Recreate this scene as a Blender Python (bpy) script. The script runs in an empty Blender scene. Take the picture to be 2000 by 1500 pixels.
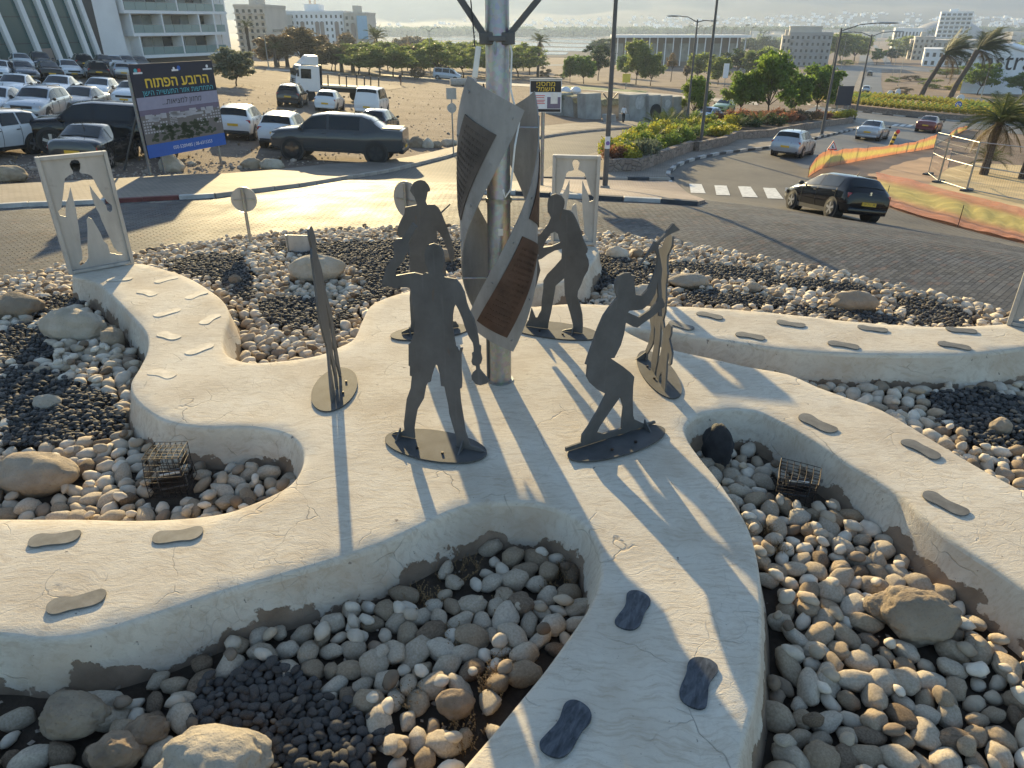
import bpy, bmesh, math, random
import numpy as np
from mathutils import Vector, Matrix, noise, geometry
R = math.radians
rng = random.Random(7)
nrng = np.random.default_rng(7)
SC = bpy.context.scene
COL = SC.collection
# ------------------------------------------------------------------ camera, sky, sun, exposure
CAM_H, PITCH, FPX = 3.6, R(27.0), 1387.0
cam_data = bpy.data.cameras.new('camera')
cam = bpy.data.objects.new('camera', cam_data); COL.objects.link(cam)
cam.location = (0, 0, CAM_H); cam.rotation_euler = (R(90) - PITCH, 0, 0)
cam_data.sensor_width = 36; cam_data.lens = FPX / 2000 * 36
cam_data.clip_start = .05; cam_data.clip_end = 30000
SC.camera = cam
SUN_EL, SUN_AZ = R(14.2), R(-14.0)          # azimuth measured from +Y towards +X
world = bpy.data.worlds.new('World'); SC.world = world; world.use_nodes = True
wn = world.node_tree.nodes; wn.clear()
sky = wn.new('ShaderNodeTexSky'); sky.sky_type = 'NISHITA'; sky.sun_disc = False
sky.sun_elevation = SUN_EL; sky.sun_rotation = SUN_AZ; sky.air_density = 1.0; sky.dust_density = 0.3; sky.ozone_density = 2.0
bg = wn.new('ShaderNodeBackground'); bg.inputs[1].default_value = .104
wo = wn.new('ShaderNodeOutputWorld')
world.node_tree.links.new(sky.outputs[0], bg.inputs[0]); world.node_tree.links.new(bg.outputs[0], wo.inputs[0])
sun_data = bpy.data.lights.new('sun', 'SUN'); sun_data.energy = 5.0; sun_data.angle = R(.6); sun_data.color = (1, .785, .42)
sun = bpy.data.objects.new('sun', sun_data); COL.objects.link(sun)
sdir = Vector((math.sin(SUN_AZ) * math.cos(SUN_EL), math.cos(SUN_AZ) * math.cos(SUN_EL), math.sin(SUN_EL)))
sun.rotation_euler = sdir.to_track_quat('Z', 'Y').to_euler()
SC.view_settings.view_transform = 'Standard'; SC.view_settings.look = 'None'
SC.view_settings.exposure = 1.3; SC.view_settings.gamma = 1; SC.view_settings.use_curve_mapping = False
SC.render.engine = 'CYCLES'
SC.cycles.max_bounces = 6; SC.cycles.diffuse_bounces = 3; SC.cycles.glossy_bounces = 3; SC.cycles.transmission_bounces = 4
SC.cycles.transparent_max_bounces = 12; SC.cycles.caustics_reflective = False; SC.cycles.caustics_refractive = False
SC.cycles.use_denoising = True; SC.cycles.sample_clamp_indirect = 4
SC.cycles.volume_bounces = 1

# ------------------------------------------------------------------ survey helpers: a sight line from the camera station meets the ground
cp, sp = math.cos(PITCH), math.sin(PITCH)
def ray(u, v):
    X = (u - 1000) / FPX; Y = (750 - v) / FPX
    return Vector((X, cp + Y * sp, -sp + Y * cp))
def sst(a, b, x):
    t = np.clip((x - a) / (b - a), 0, 1); return t * t * (3 - 2 * t)
RC = np.array((-1.5, 6.3)); RR = 11.6
def terrain(x, y):
    x = np.asarray(x, float); y = np.asarray(y, float)
    xe = np.where(x < -40, -40 + 25 * np.tanh((x + 40) / 25), x); xe = np.where(xe > 90, 90 + 40 * np.tanh((xe - 90) / 40), xe)
    ye = np.where(y < -20, -20 + 20 * np.tanh((y + 20) / 20), y)
    z = -1.15 - .052 * xe - .0365 * ye + .025 * np.maximum(-10 - xe, 0)
    s = -z
    s = np.where(s > 6.5, 6.5 + 8 * (1 - np.exp(-(np.maximum(s, 6.5) - 6.5) / 8)), s)
    z = -s
    z = z - 4.5 * sst(350, 620, y)
    r = np.hypot(x - RC[0], y - RC[1])
    k = sst(11.8, 25, r)
    return -.82 * (1 - k) + z * k
def _s1(a, b, x):
    t = min(1.0, max(0.0, (x - a) / (b - a))); return t * t * (3 - 2 * t)
def tz(x, y):      # the same ground height, for one point
    x, y = float(x), float(y); xe = -40 + 25 * math.tanh((x + 40) / 25) if x < -40 else x
    if xe > 90: xe = 90 + 40 * math.tanh((xe - 90) / 40)
    ye = -20 + 20 * math.tanh((y + 20) / 20) if y < -20 else y
    s = 1.15 + .052 * xe + .0365 * ye - .025 * max(-10 - xe, 0)
    if s > 6.5: s = 6.5 + 8 * (1 - math.exp(-(s - 6.5) / 8))
    z = -s - 4.5 * _s1(350, 620, y); k = _s1(11.8, 25, math.hypot(x + 1.5, y - 6.3)); return -.82 * (1 - k) + z * k
def P(u, v, z=0.0):
    d = ray(u, v); t = (z - CAM_H) / d.z
    return Vector((0, 0, CAM_H)) + d * t
def G(u, v, lift=0.0):
    d = ray(u, v); t0 = 2.0; t = 2.0
    while t < 6000:
        p = d * t
        if CAM_H + p.z < tz(p.x, p.y): break
        t0 = t; t *= 1.02
    a, b = t0, t
    for _ in range(30):
        m = (a + b) / 2; p = d * m
        if CAM_H + p.z < tz(p.x, p.y): b = m
        else: a = m
    p = d * b
    return Vector((p.x, p.y, tz(p.x, p.y) + lift))
def VP(p0, p1, pts):
    """points seen in the upright plane standing on the ground line p0-p1"""
    e = (p1 - p0); e.z = 0; n = Vector((-e.y, e.x, 0)).normalized(); o = Vector((0, 0, CAM_H)); out = []
    for (u, v) in pts:
        d = ray(u, v); t = (p0 - o).dot(n) / d.dot(n); out.append(o + d * t)
    return out
def catmull(pts, n=6, closed=True):
    out = []; N = len(pts)
    for i in range(N if closed else N - 1):
        p0, p1, p2, p3 = [np.array(pts[(i + k) % N] if closed else pts[min(max(i + k, 0), N - 1)], float) for k in (-1, 0, 1, 2)]
        for j in range(n):
            t = j / n
            out.append(.5 * ((2 * p1) + (-p0 + p2) * t + (2 * p0 - 5 * p1 + 4 * p2 - p3) * t * t + (-p0 + 3 * p1 - 3 * p2 + p3) * t ** 3))
    if not closed: out.append(np.array(pts[-1], float))
    return np.array(out)
def inside(poly, xs, ys):
    poly = np.asarray(poly); x0, y0 = poly[:, 0], poly[:, 1]; x1, y1 = np.roll(x0, -1), np.roll(y0, -1)
    res = np.zeros(len(xs), bool)
    for a, b, c, d in zip(x0, y0, x1, y1):
        if b == d: continue
        m = ((b > ys) != (d > ys)) & (xs < (c - a) * (ys - b) / (d - b) + a)
        res ^= m
    return res
def polydist(poly, xs, ys):
    poly = np.asarray(poly); best = np.full(len(xs), 1e9)
    for (a, b), (c, d) in zip(poly, np.roll(poly, -1, axis=0)):
        ex, ey = c - a, d - b; L = ex * ex + ey * ey + 1e-12
        t = np.clip(((xs - a) * ex + (ys - b) * ey) / L, 0, 1)
        best = np.minimum(best, np.hypot(xs - a - t * ex, ys - b - t * ey))
    return best

# ------------------------------------------------------------------ object helpers
def tag(o, label=None, cat=None, group=None, kind=None):
    if label: o['label'] = label
    if cat: o['category'] = cat
    if group: o['group'] = group
    if kind: o['kind'] = kind
    return o
def empty(name, loc=(0, 0, 0), rz=0.0, label=None, cat=None, group=None):
    o = bpy.data.objects.new(name, None); COL.objects.link(o); o.location = loc; o.rotation_euler = (0, 0, rz); o.empty_display_size = .2
    return tag(o, label, cat, group)
def link(name, me, parent=None, loc=None):
    o = bpy.data.objects.new(name, me); COL.objects.link(o)
    if parent is not None: o.parent = parent
    if loc is not None: o.location = loc
    return o
def mesh(name, verts, faces, mats, smooth=False, fm=None):
    me = bpy.data.meshes.new(name)
    me.from_pydata([tuple(v) for v in verts], [], [tuple(f) for f in faces])
    for m in (mats if isinstance(mats, (list, tuple)) else [mats]): me.materials.append(m)
    if fm is not None: me.polygons.foreach_set('material_index', fm)
    me.polygons.foreach_set('use_smooth', [bool(smooth)] * len(me.polygons))
    me.update(); return me
def np_mesh(name, V, F, mats, smooth=True, col=None):
    """numpy verts (n,3), faces (m,k)"""
    me = bpy.data.meshes.new(name); n, m, k = len(V), len(F), F.shape[1]
    me.vertices.add(n); me.vertices.foreach_set('co', V.astype(np.float32).ravel())
    me.loops.add(m * k); me.loops.foreach_set('vertex_index', F.astype(np.int32).ravel())
    me.polygons.add(m); me.polygons.foreach_set('loop_start', np.arange(0, m * k, k, dtype=np.int32))
    me.update(calc_edges=True); me.validate()
    for mt in (mats if isinstance(mats, (list, tuple)) else [mats]): me.materials.append(mt)
    me.polygons.foreach_set('use_smooth', np.full(m, bool(smooth)))
    if col is not None:
        a = me.attributes.new('tint', 'FLOAT_COLOR', 'POINT'); a.data.foreach_set('color', col.astype(np.float32).ravel())
    return me
class MB:
    """collects boxes, tubes and plates for one mesh"""
    def __init__(s): s.v = []; s.f = []; s.m = []
    def add(s, vs, fs, mi=0):
        o = len(s.v); s.v += [tuple(v) for v in vs]; s.f += [tuple(i + o for i in f) for f in fs]; s.m += [mi] * len(fs); return s
    def box(s, c, d, rz=0.0, mi=0, mat=None):
        x, y, z = d[0] / 2, d[1] / 2, d[2] / 2; M = mat or (Matrix.Translation(c) @ Matrix.Rotation(rz, 4, 'Z'))
        vs = [M @ Vector((a * x, b * y, e * z)) for a, b, e in ((-1,-1,-1),(1,-1,-1),(1,1,-1),(-1,1,-1),(-1,-1,1),(1,-1,1),(1,1,1),(-1,1,1))]
        return s.add(vs, [(0,3,2,1),(4,5,6,7),(0,1,5,4),(1,2,6,5),(2,3,7,6),(3,0,4,7)], mi)
    def tube(s, pts, r, n=8, mi=0, cap=True):
        pts = [Vector(p) for p in pts]; rs = r if isinstance(r, (list, tuple)) else [r] * len(pts); rings = []; prev = None
        for i, p in enumerate(pts):
            d = (pts[min(i + 1, len(pts) - 1)] - pts[max(i - 1, 0)]).normalized()
            if prev is None: a = d.orthogonal().normalized()
            else:
                a = prev - d * prev.dot(d); a = a.normalized() if a.length > 1e-6 else d.orthogonal().normalized()
            prev = a; b = d.cross(a)
            rings.append([p + (a * math.cos(2 * math.pi * k / n) + b * math.sin(2 * math.pi * k / n)) * rs[i] for k in range(n)])
        vs = [q for rg in rings for q in rg]; fs = []
        for i in range(len(pts) - 1):
            for k in range(n): fs.append((i * n + k, i * n + (k + 1) % n, (i + 1) * n + (k + 1) % n, (i + 1) * n + k))
        if cap: fs.append(tuple(range(n))[::-1]); fs.append(tuple((len(pts) - 1) * n + k for k in range(n)))
        return s.add(vs, fs, mi)
    def bar(s, a, b, w, h=None, mi=0):
        a, b = Vector(a), Vector(b); d = b - a; q = d.to_track_quat('Z', 'Y').to_matrix().to_4x4()
        return s.box(None, (w, h or w, d.length), mat=Matrix.Translation((a + b) / 2) @ q, mi=mi)
    def prism(s, poly, ax, mi=0):
        """poly: list of 3D points, extruded by vector ax"""
        ax = Vector(ax); n = len(poly); vs = [Vector(p) for p in poly] + [Vector(p) + ax for p in poly]
        fs = [tuple(range(n))[::-1], tuple(range(n, 2 * n))] + [(i, (i + 1) % n, n + (i + 1) % n, n + i) for i in range(n)]
        return s.add(vs, fs, mi)
    def sphere(s, c, r, n=10, m=6, mi=0):
        c = Vector(c); r = Vector(r) if hasattr(r, '__len__') else Vector((r, r, r)); vs = []; fs = []
        for j in range(m + 1):
            th = math.pi * j / m
            for k in range(n):
                ph = 2 * math.pi * k / n; vs.append(c + Vector((r.x * math.sin(th) * math.cos(ph), r.y * math.sin(th) * math.sin(ph), r.z * math.cos(th))))
        for j in range(m):
            for k in range(n): fs.append((j * n + k, (j + 1) * n + k, (j + 1) * n + (k + 1) % n, j * n + (k + 1) % n))
        return s.add(vs, fs, mi)
    def shift(s, off):
        s.v = [(a - off[0], b - off[1], c - off[2]) for a, b, c in s.v]; return s
    def build(s, name, mats, parent=None, smooth=False, loc=None, bevel=0):
        me = mesh(name, s.v, s.f, mats, False, s.m)
        if smooth or bevel:
            bm = bmesh.new(); bm.from_mesh(me)
            bmesh.ops.recalc_face_normals(bm, faces=bm.faces)
            if bevel: bmesh.ops.bevel(bm, geom=bm.edges[:], offset=bevel, segments=1, affect='EDGES', profile=.6)
            if smooth:
                for f in bm.faces: f.smooth = True
                for e in bm.edges: e.smooth = (len(e.link_faces) == 2 and e.calc_face_angle(3.2) < R(40))
            bm.to_mesh(me); bm.free()
        return link(name, me, parent, loc)
def plate(loops, normal, th):
    """flat plate with holes: loops of 3D points (outer first), centred thickness"""
    n = Vector(normal).normalized() * th / 2; tri = geometry.tessellate_polygon(loops)
    flat = [p for lp in loops for p in lp]; N = len(flat)
    vs = [p + n for p in flat] + [p - n for p in flat]; fs = [tuple(t) for t in tri] + [tuple(i + N for i in t[::-1]) for t in tri]
    o = 0
    for lp in loops:
        k = len(lp)
        for i in range(k): a, b = o + i, o + (i + 1) % k; fs.append((a, b, b + N, a + N))
        o += k
    bm = bmesh.new(); bv = [bm.verts.new(v) for v in vs]
    for f in fs:
        try: bm.faces.new([bv[i] for i in f])
        except ValueError: pass
    bmesh.ops.recalc_face_normals(bm, faces=bm.faces)
    bm.verts.index_update()
    m = MB(); m.v = [tuple(v.co) for v in bm.verts]; m.f = [tuple(v.index for v in f.verts) for f in bm.faces]; m.m = [0] * len(m.f); bm.free()
    return m

# ------------------------------------------------------------------ materials
class N:
    def __init__(s, name):
        s.m = bpy.data.materials.new(name); s.m.use_nodes = True; s.t = s.m.node_tree; s.b = s.t.nodes['Principled BSDF']
        s.tc = None
    def new(s, t, **k):
        n = s.t.nodes.new(t)
        for a, b in k.items(): setattr(n, a, b)
        return n
    def L(s, a, b): s.t.links.new(a, b)
    def co(s, kind='Object'):
        if s.tc is None: s.tc = s.new('ShaderNodeTexCoord')
        return s.tc.outputs[kind]
    def pos(s):
        return s.new('ShaderNodeNewGeometry').outputs['Position']
    def noise(s, vec, scale, detail=4, rough=.55, dist=0.0):
        n = s.new('ShaderNodeTexNoise'); n.inputs['Scale'].default_value = scale; n.inputs['Detail'].default_value = detail
        n.inputs['Roughness'].default_value = rough; n.inputs['Distortion'].default_value = dist
        s.L(vec, n.inputs['Vector']); return n.outputs['Fac']
    def scalev(s, vec, sc, rot=(0, 0, 0)):
        n = s.new('ShaderNodeMapping'); n.inputs['Scale'].default_value = sc; n.inputs['Rotation'].default_value = rot; s.L(vec, n.inputs['Vector']); return n.outputs[0]
    def vor(s, vec, scale, feature='DISTANCE_TO_EDGE', out='Distance', rnd=1.0):
        n = s.new('ShaderNodeTexVoronoi', feature=feature); n.inputs['Scale'].default_value = scale; n.inputs['Randomness'].default_value = rnd; s.L(vec, n.inputs['Vector']); return n.outputs[out]
    def ramp(s, fac, stops):
        n = s.new('ShaderNodeValToRGB'); e = n.color_ramp.elements
        while len(e) < len(stops): e.new(.5)
        for el, (p, c) in zip(e, stops):
            el.position = p; el.color = (c, c, c, 1) if not hasattr(c, '__len__') else tuple(c) + (1,) * (4 - len(c))
        s.L(fac, n.inputs[0]); return n.outputs[0]
    def mix(s, f, a, b, mode='MIX'):
        n = s.new('ShaderNodeMix', data_type='RGBA', blend_type=mode)
        for v, i in ((f, 0), (a, 6), (b, 7)):
            if hasattr(v, 'default_value'): s.L(v, n.inputs[i])
            elif i == 0: n.inputs[0].default_value = v
            else: n.inputs[i].default_value = tuple(v) + (1,) * (4 - len(v))
        return n.outputs[2]
    def math(s, op, a, b=0.0, c=None):
        n = s.new('ShaderNodeMath', operation=op)
        for i, v in enumerate((a, b, c)):
            if v is None: continue
            if hasattr(v, 'default_value'): s.L(v, n.inputs[i])
            else: n.inputs[i].default_value = v
        return n.outputs[0]
    def sepz(s, vec, i=2):
        n = s.new('ShaderNodeSeparateXYZ'); s.L(vec, n.inputs[0]); return n.outputs[i]
    def bump(s, h, strength=.5, dist=.02, prev=None):
        n = s.new('ShaderNodeBump'); n.inputs['Strength'].default_value = strength; n.inputs['Distance'].default_value = dist
        s.L(h, n.inputs['Height'])
        if prev is not None: s.L(prev, n.inputs['Normal'])
        s.L(n.outputs[0], s.b.inputs['Normal']); return n.outputs[0]
    def set(s, col=None, rough=None, metal=None, spec=None, **k):
        for v, i in ((col, 'Base Color'), (rough, 'Roughness'), (metal, 'Metallic'), (spec, 'Specular IOR Level')):
            if v is None: continue
            if hasattr(v, 'default_value'): s.L(v, s.b.inputs[i])
            else: s.b.inputs[i].default_value = (tuple(v) + (1,) * (4 - len(v))) if hasattr(v, '__len__') else v
        for a, b in k.items(): s.b.inputs[a.replace('_', ' ')].default_value = b
        return s.m
def simple(name, col, rough=.6, metal=0.0, var=.12, scale=6.0, bump=0.0, spec=.5, bscale=40, **k):
    n = N(name); f = n.noise(n.co(), scale, 5)
    lo = tuple(c * (1 - var) for c in col); hi = tuple(min(1, c * (1 + var)) for c in col)
    n.set(n.ramp(f, [(.3, lo), (.7, hi)]), rough, metal, spec, **k)
    if bump: n.bump(n.noise(n.co(), bscale, 4), bump, .01)
    return n.m
M = {}
def stone_mat(name, lo, hi, rough=.85, scale=7.0, bump=.5):
    n = N(name); oi = n.new('ShaderNodeObjectInfo'); c = n.co()
    va = n.new('ShaderNodeVectorMath', operation='ADD'); n.L(c, va.inputs[0]); n.L(oi.outputs['Location'], va.inputs[1]); c = va.outputs[0]
    f = n.noise(c, scale, 6); base = n.mix(n.ramp(f, [(.3, 0.0), (.7, 1.0)]), lo, hi)
    t = n.mix(1.0, base, n.ramp(oi.outputs['Random'], [(0, (.78, .74, .70)), (.5, (1, .97, .93)), (1, (1.12, 1.12, 1.12))]), 'MULTIPLY')
    sp_ = n.ramp(n.noise(c, 60, 3), [(.62, 0.0), (.72, 1.0)])
    t = n.mix(n.math('MULTIPLY', sp_, .45), t, tuple(q * .45 for q in lo))
    n.set(t, rough, spec=.3); n.bump(n.noise(c, 12, 7, .7), bump * 1.3, .03, n.bump(n.noise(c, 55, 6, .7), bump, .014)); return n.m
def tint_mat(name, rough=.85, bump=.5, bscale=45, spec=.3, amb=.2):
    n = N(name); a = n.new('ShaderNodeAttribute', attribute_name='tint'); f = n.noise(n.pos(), 14, 6)
    n.set(n.mix(1.0, a.outputs['Color'], n.ramp(f, [(.25, (1 - amb,) * 3), (.75, (1 + amb,) * 3)]), 'MULTIPLY'), rough, spec=spec)
    n.bump(n.noise(n.pos(), bscale, 5, .65), bump, .012); return n.m
def build_mats():
    # white plaster with trowel streaks, hairline cracks, chips
    n = N('white_plaster'); p = n.pos()
    wp = n.new('ShaderNodeVectorMath', operation='ADD'); wn_ = n.new('ShaderNodeTexNoise'); wn_.inputs['Scale'].default_value = 2.2; wn_.inputs['Detail'].default_value = 3
    n.L(p, wn_.inputs['Vector']); sc_ = n.new('ShaderNodeVectorMath', operation='SCALE'); sc_.inputs['Scale'].default_value = .35
    n.L(wn_.outputs['Color'], sc_.inputs[0]); n.L(p, wp.inputs[0]); n.L(sc_.outputs[0], wp.inputs[1]); q = wp.outputs[0]
    base = n.ramp(n.noise(p, 1.1, 6, .6), [(.25, (.50, .42, .32)), (.5, (.63, .56, .45)), (.75, (.70, .645, .54))])
    streak = n.noise(n.scalev(q, (3.0, 22, 8), (0, 0, R(18))), 1.6, 7, .65)
    base = n.mix(n.math('MULTIPLY', n.ramp(streak, [(.35, 1.0), (.52, 0.0)]), .5), base, (.42, .33, .23))
    stain = n.ramp(n.noise(p, .75, 7, .75), [(.54, 0.0), (.74, 1.0)])
    base = n.mix(n.math('MULTIPLY', stain, .6), base, (.36, .28, .20))
    cr1 = n.ramp(n.vor(q, 1.5), [(0, 1.0), (.007, 0.0)]); crm = n.ramp(n.noise(p, 1.3, 3), [(.50, 0.0), (.60, 1.0)])
    cr2 = n.ramp(n.vor(q, 7.0), [(0, 1.0), (.022, 0.0)]); crm2 = n.ramp(n.noise(p, .9, 2), [(.50, 0.0), (.66, .4)])
    scuff = n.ramp(n.noise(n.scalev(p, (2.0, 5.0, 3), (0, 0, R(-35))), 2.4, 8, .8), [(.58, 0.0), (.70, 1.0)]); base = n.mix(n.math('MULTIPLY', scuff, .4), base, (.33, .25, .17)); grime = n.ramp(n.noise(p, 26, 6, .8), [(.55, 0.0), (.75, 1.0)]); base = n.mix(n.math('MULTIPLY', grime, .28), base, (.36, .29, .215))
    crack = n.math('MAXIMUM', n.math('MULTIPLY', cr1, crm), n.math('MULTIPLY', cr2, crm2))
    base = n.mix(n.math('MULTIPLY', crack, .45), base, (.18, .14, .11))
    chip = n.math('MAXIMUM', n.ramp(n.noise(p, 9, 5, .6), [(.695, 0.0), (.715, 1.0)]), n.math('MULTIPLY', n.ramp(n.noise(p, 38, 3, .6), [(.70, 0.0), (.73, 1.0)]), .7))
    base = n.mix(chip, base, (.24, .21, .18))
    # peeling skirts of the walls: grey brown render laid bare, ragged, mostly low down
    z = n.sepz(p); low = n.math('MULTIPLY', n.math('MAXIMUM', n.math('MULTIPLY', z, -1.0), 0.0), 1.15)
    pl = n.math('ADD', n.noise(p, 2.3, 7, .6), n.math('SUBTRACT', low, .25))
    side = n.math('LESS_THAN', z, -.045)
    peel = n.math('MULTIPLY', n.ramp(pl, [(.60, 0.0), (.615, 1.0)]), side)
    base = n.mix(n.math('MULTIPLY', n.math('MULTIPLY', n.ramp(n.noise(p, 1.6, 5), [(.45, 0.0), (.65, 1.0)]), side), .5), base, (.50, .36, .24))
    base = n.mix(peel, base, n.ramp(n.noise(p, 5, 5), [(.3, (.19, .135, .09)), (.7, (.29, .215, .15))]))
    n.set(base, .9, spec=.25)
    b1 = n.bump(streak, .28, .012); b2 = n.bump(n.noise(n.scalev(q, (14, 60, 20), (0, 0, R(24))), 1.3, 7, .75), .5, .009, b1); b2 = n.bump(n.noise(p, 17, 6, .7), .35, .012, b2)
    b3 = n.bump(n.math('ADD', n.math('MULTIPLY', crack, -1.0), n.math('MULTIPLY', n.math('MAXIMUM', peel, chip), -.9)), .6, .012, b2)
    n.bump(n.noise(p, 90, 4, .7), .45, .007, b3); M['plaster'] = n.m
    M['cobble'] = stone_mat('pale_limestone', (.48, .395, .29), (.68, .595, .47))
    M['cobble_tan'] = stone_mat('tan_limestone', (.36, .275, .185), (.52, .42, .30))
    M['cobble_brown'] = stone_mat('brown_flint', (.16, .115, .075), (.30, .225, .155))
    M['dark_pebble'] = stone_mat('black_basalt', (.045, .042, .040), (.13, .118, .105), .8, 9, .3)
    M['boulder'] = stone_mat('rough_boulder', (.44, .38, .29), (.64, .57, .46), .92, 3.5, 1.0)
    M['boulder_brown'] = stone_mat('brown_boulder', (.30, .235, .165), (.46, .375, .275), .92, 3.5, 1.0)
    M['stone_tint'] = tint_mat('pebble_mass'); M['dark_tint'] = tint_mat('dark_pebble_mass', .8, .25, 60, .3)
    n = N('bed_soil'); p = n.pos(); n.set(n.ramp(n.noise(p, 3, 8, .7), [(.3, (.055, .042, .032)), (.7, (.15, .115, .085))]), .95, spec=.1)
    n.bump(n.noise(p, 40, 8, .8), 1.0, .04); M['soil'] = n.m
    n = N('dark_steel'); c = n.co(); f = n.noise(c, 3.5, 7, .65)
    st = n.noise(n.scalev(c, (9, 9, .8)), 1.6, 5)
    base = n.ramp(f, [(.3, (.085, .083, .081)), (.7, (.145, .141, .136))])
    base = n.mix(n.ramp(st, [(.58, 0.0), (.8, .6)]), base, (.20, .195, .19))
    base = n.mix(n.ramp(n.noise(n.scalev(c, (14, 14, 2.5)), 1.5, 5), [(.64, 0.0), (.74, .55)]), base, (.15, .10, .065))
    n.set(base, n.ramp(f, [(.3, .55), (.7, .72)]), .2, .35); n.bump(n.noise(c, 30, 4), .12, .01); M['steel'] = n.m; M['steel_base'] = simple('dull_steel_base', (.082, .08, .077), .8, .1, .3, 5, .15)
    n = N('galvanised_steel'); c = n.co(); f = n.vor(c, 26, 'F1', 'Color')
    g = n.noise(n.scalev(c, (6, 6, .9)), 1.3, 6)
    base = n.mix(n.ramp(g, [(.3, 0.0), (.75, 1.0)]), (.27, .265, .255), (.42, .415, .40))
    base = n.mix(.12, base, f, 'OVERLAY'); base = n.mix(n.ramp(n.noise(c, 9, 5), [(.62, 0.0), (.75, .5)]), base, (.30, .26, .20))
    n.set(base, n.ramp(g, [(.3, .34), (.7, .55)]), .75, .5); n.bump(n.noise(c, 7, 4), .1, .01); M['galv'] = n.m
    n = N('weathered_panel'); c = n.co(); g = n.noise(n.scalev(c, (4, 4, 1.2)), 1.2, 6)
    base = n.mix(n.ramp(g, [(.3, 0.0), (.75, 1.0)]), (.36, .345, .32), (.50, .485, .455))
    base = n.mix(n.ramp(n.noise(c, 7, 5), [(.60, 0.0), (.74, .4)]), base, (.22, .205, .19)); n.set(base, .55, .45, .4); n.bump(n.noise(c, 12, 4), .1, .01); M['panel'] = n.m
    n = N('weathered_ribbon'); c = n.co(); g = n.noise(n.scalev(c, (3, 3, 1.2)), 1.6, 7, .65); base = n.ramp(g, [(.3, (.235, .23, .22)), (.7, (.36, .35, .335))]); base = n.mix(n.ramp(n.noise(c, 5, 6, .7), [(.56, 0.0), (.72, .5)]), base, (.17, .16, .15)); n.set(base, .6, .35, .4); n.bump(n.noise(c, 10, 4), .12, .01); M['ribbon'] = n.m
    n = N('bronze_plaque'); c = n.co(); n.set(n.ramp(n.noise(c, 5, 6), [(.3, (.065, .040, .030)), (.7, (.125, .078, .058))]), .5, .55, .5)
    n.bump(n.noise(c, 22, 4), .15, .01); M['bronze'] = n.m
    M['grey_paint'] = simple('grey_paint', (.30, .30, .295), .5, .3)
    M['black_plastic'] = simple('black_plastic', (.02, .02, .022), .45)
    M['white_plastic'] = simple('white_plastic', (.72, .70, .64), .5)
    M['rust_wire'] = simple('rusty_wire', (.035, .026, .022), .6, .6, .5, 20)
    M['footplate'] = simple('zinc_footplate', (.135, .132, .122), .7, .1, .3, 9, .1)
    n = N('dark_footplate'); c = n.co(); st = n.noise(n.scalev(c, (4, 14, 4)), 2.2, 5, .6, .8)
    n.set(n.ramp(st, [(.32, (.016, .020, .026)), (.5, (.052, .062, .075)), (.72, (.11, .122, .135))]), .42, .35, .5); M['footdark'] = n.m; M['footcream'] = simple('dusty_footplate', (.60, .53, .42), .8, .0, .25, 7, .15)
    n = N('dark_plaque'); c = n.co(); n.set(n.ramp(n.noise(c, 5, 6), [(.3, (.07, .06, .054)), (.7, (.135, .115, .10))]), .6, .3, .4); M['plaque_dark'] = n.m
    M['charcoal'] = simple('charred_wood', (.03, .03, .032), .8, 0, .5, 8, .8)
    M['dry'] = simple('dry_weed', (.27, .17, .075), .9, 0, .35, 20)
    M['bluepl'] = simple('blue_plastic', (.03, .22, .55), .3)
build_mats()
# ================================================================== FOREGROUND: roundabout garden
# ---- the plaster walkway traced arm by arm (surveyed edge points on the plane z = 0)
EDGE = [(140,535),(186,552),(215,575),(250,612),(282,648),(287,682),(270,718),(254,748),(259,775),(285,802),(330,826),(400,836),(470,835),(530,841),
 (570,856),(590,882),(588,912),(568,942),(530,965),(480,986),(430,1000),(350,1010),(250,1013),(150,1010),(0,1010),(-300,1012),(-500,1030),
 (-500,1210),(-300,1232),(0,1243),(60,1251),(130,1250),(200,1236),(300,1205),(400,1170),(500,1140),(620,1105),(720,1074),(800,1040),(870,1005),(930,986),(1000,980),
 (1060,986),(1110,1005),(1150,1036),(1170,1080),(1170,1130),(1150,1180),(1110,1240),(1060,1310),(1010,1370),(960,1430),(900,1500),(840,1580),(760,1700),
 (1400,1700),(1430,1580),(1448,1490),(1461,1430),(1475,1380),(1487,1310),(1490,1240),(1490,1170),(1486,1115),(1476,1065),(1460,1020),(1432,975),(1400,930),(1368,890),(1345,856),
 (1342,830),(1370,808),(1430,800),(1470,803),(1500,812),(1575,851),(1667,910),(1750,962),(1800,1007),(1875,1065),(1962,1122),(2050,1185),(2250,1330),
 (2400,1200),(2150,1040),(2000,957),(1917,912),(1812,850),(1725,800),(1660,777),(1600,755),(1540,730),(1450,712),(1380,696),(1310,681),(1262,665),(1223,645),
 (1250,643),(1310,650),(1380,660),(1450,670),(1500,678),(1560,685),(1640,690),(1720,693),(1800,693),(1900,692),(2000,680),(2150,665),
 (2150,600),(2000,620),(1970,630),(1850,637),(1750,632),(1650,625),(1550,615),(1450,605),(1350,598),(1280,596),(1200,594),(1130,592),(1080,594),(1040,598),(1015,592),(1015,575),
 (1040,560),(1100,551),(1140,541),(1154,520),(1166,482),(1075,478),(1040,490),(1000,510),(950,530),(905,543),(850,555),(800,567),(755,580),(722,597),(706,625),(690,660),(662,676),(625,691),(562,702),(500,707),
 (465,702),(443,690),(436,670),(440,645),(448,620),(445,600),(432,582),(410,565),(370,542),(325,526),(261,514)]
_e3 = [P(u, v) for u, v in EDGE]
_e2 = [(p.x, p.y) for p in _e3]
OUT = catmull(_e2, 4)
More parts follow.
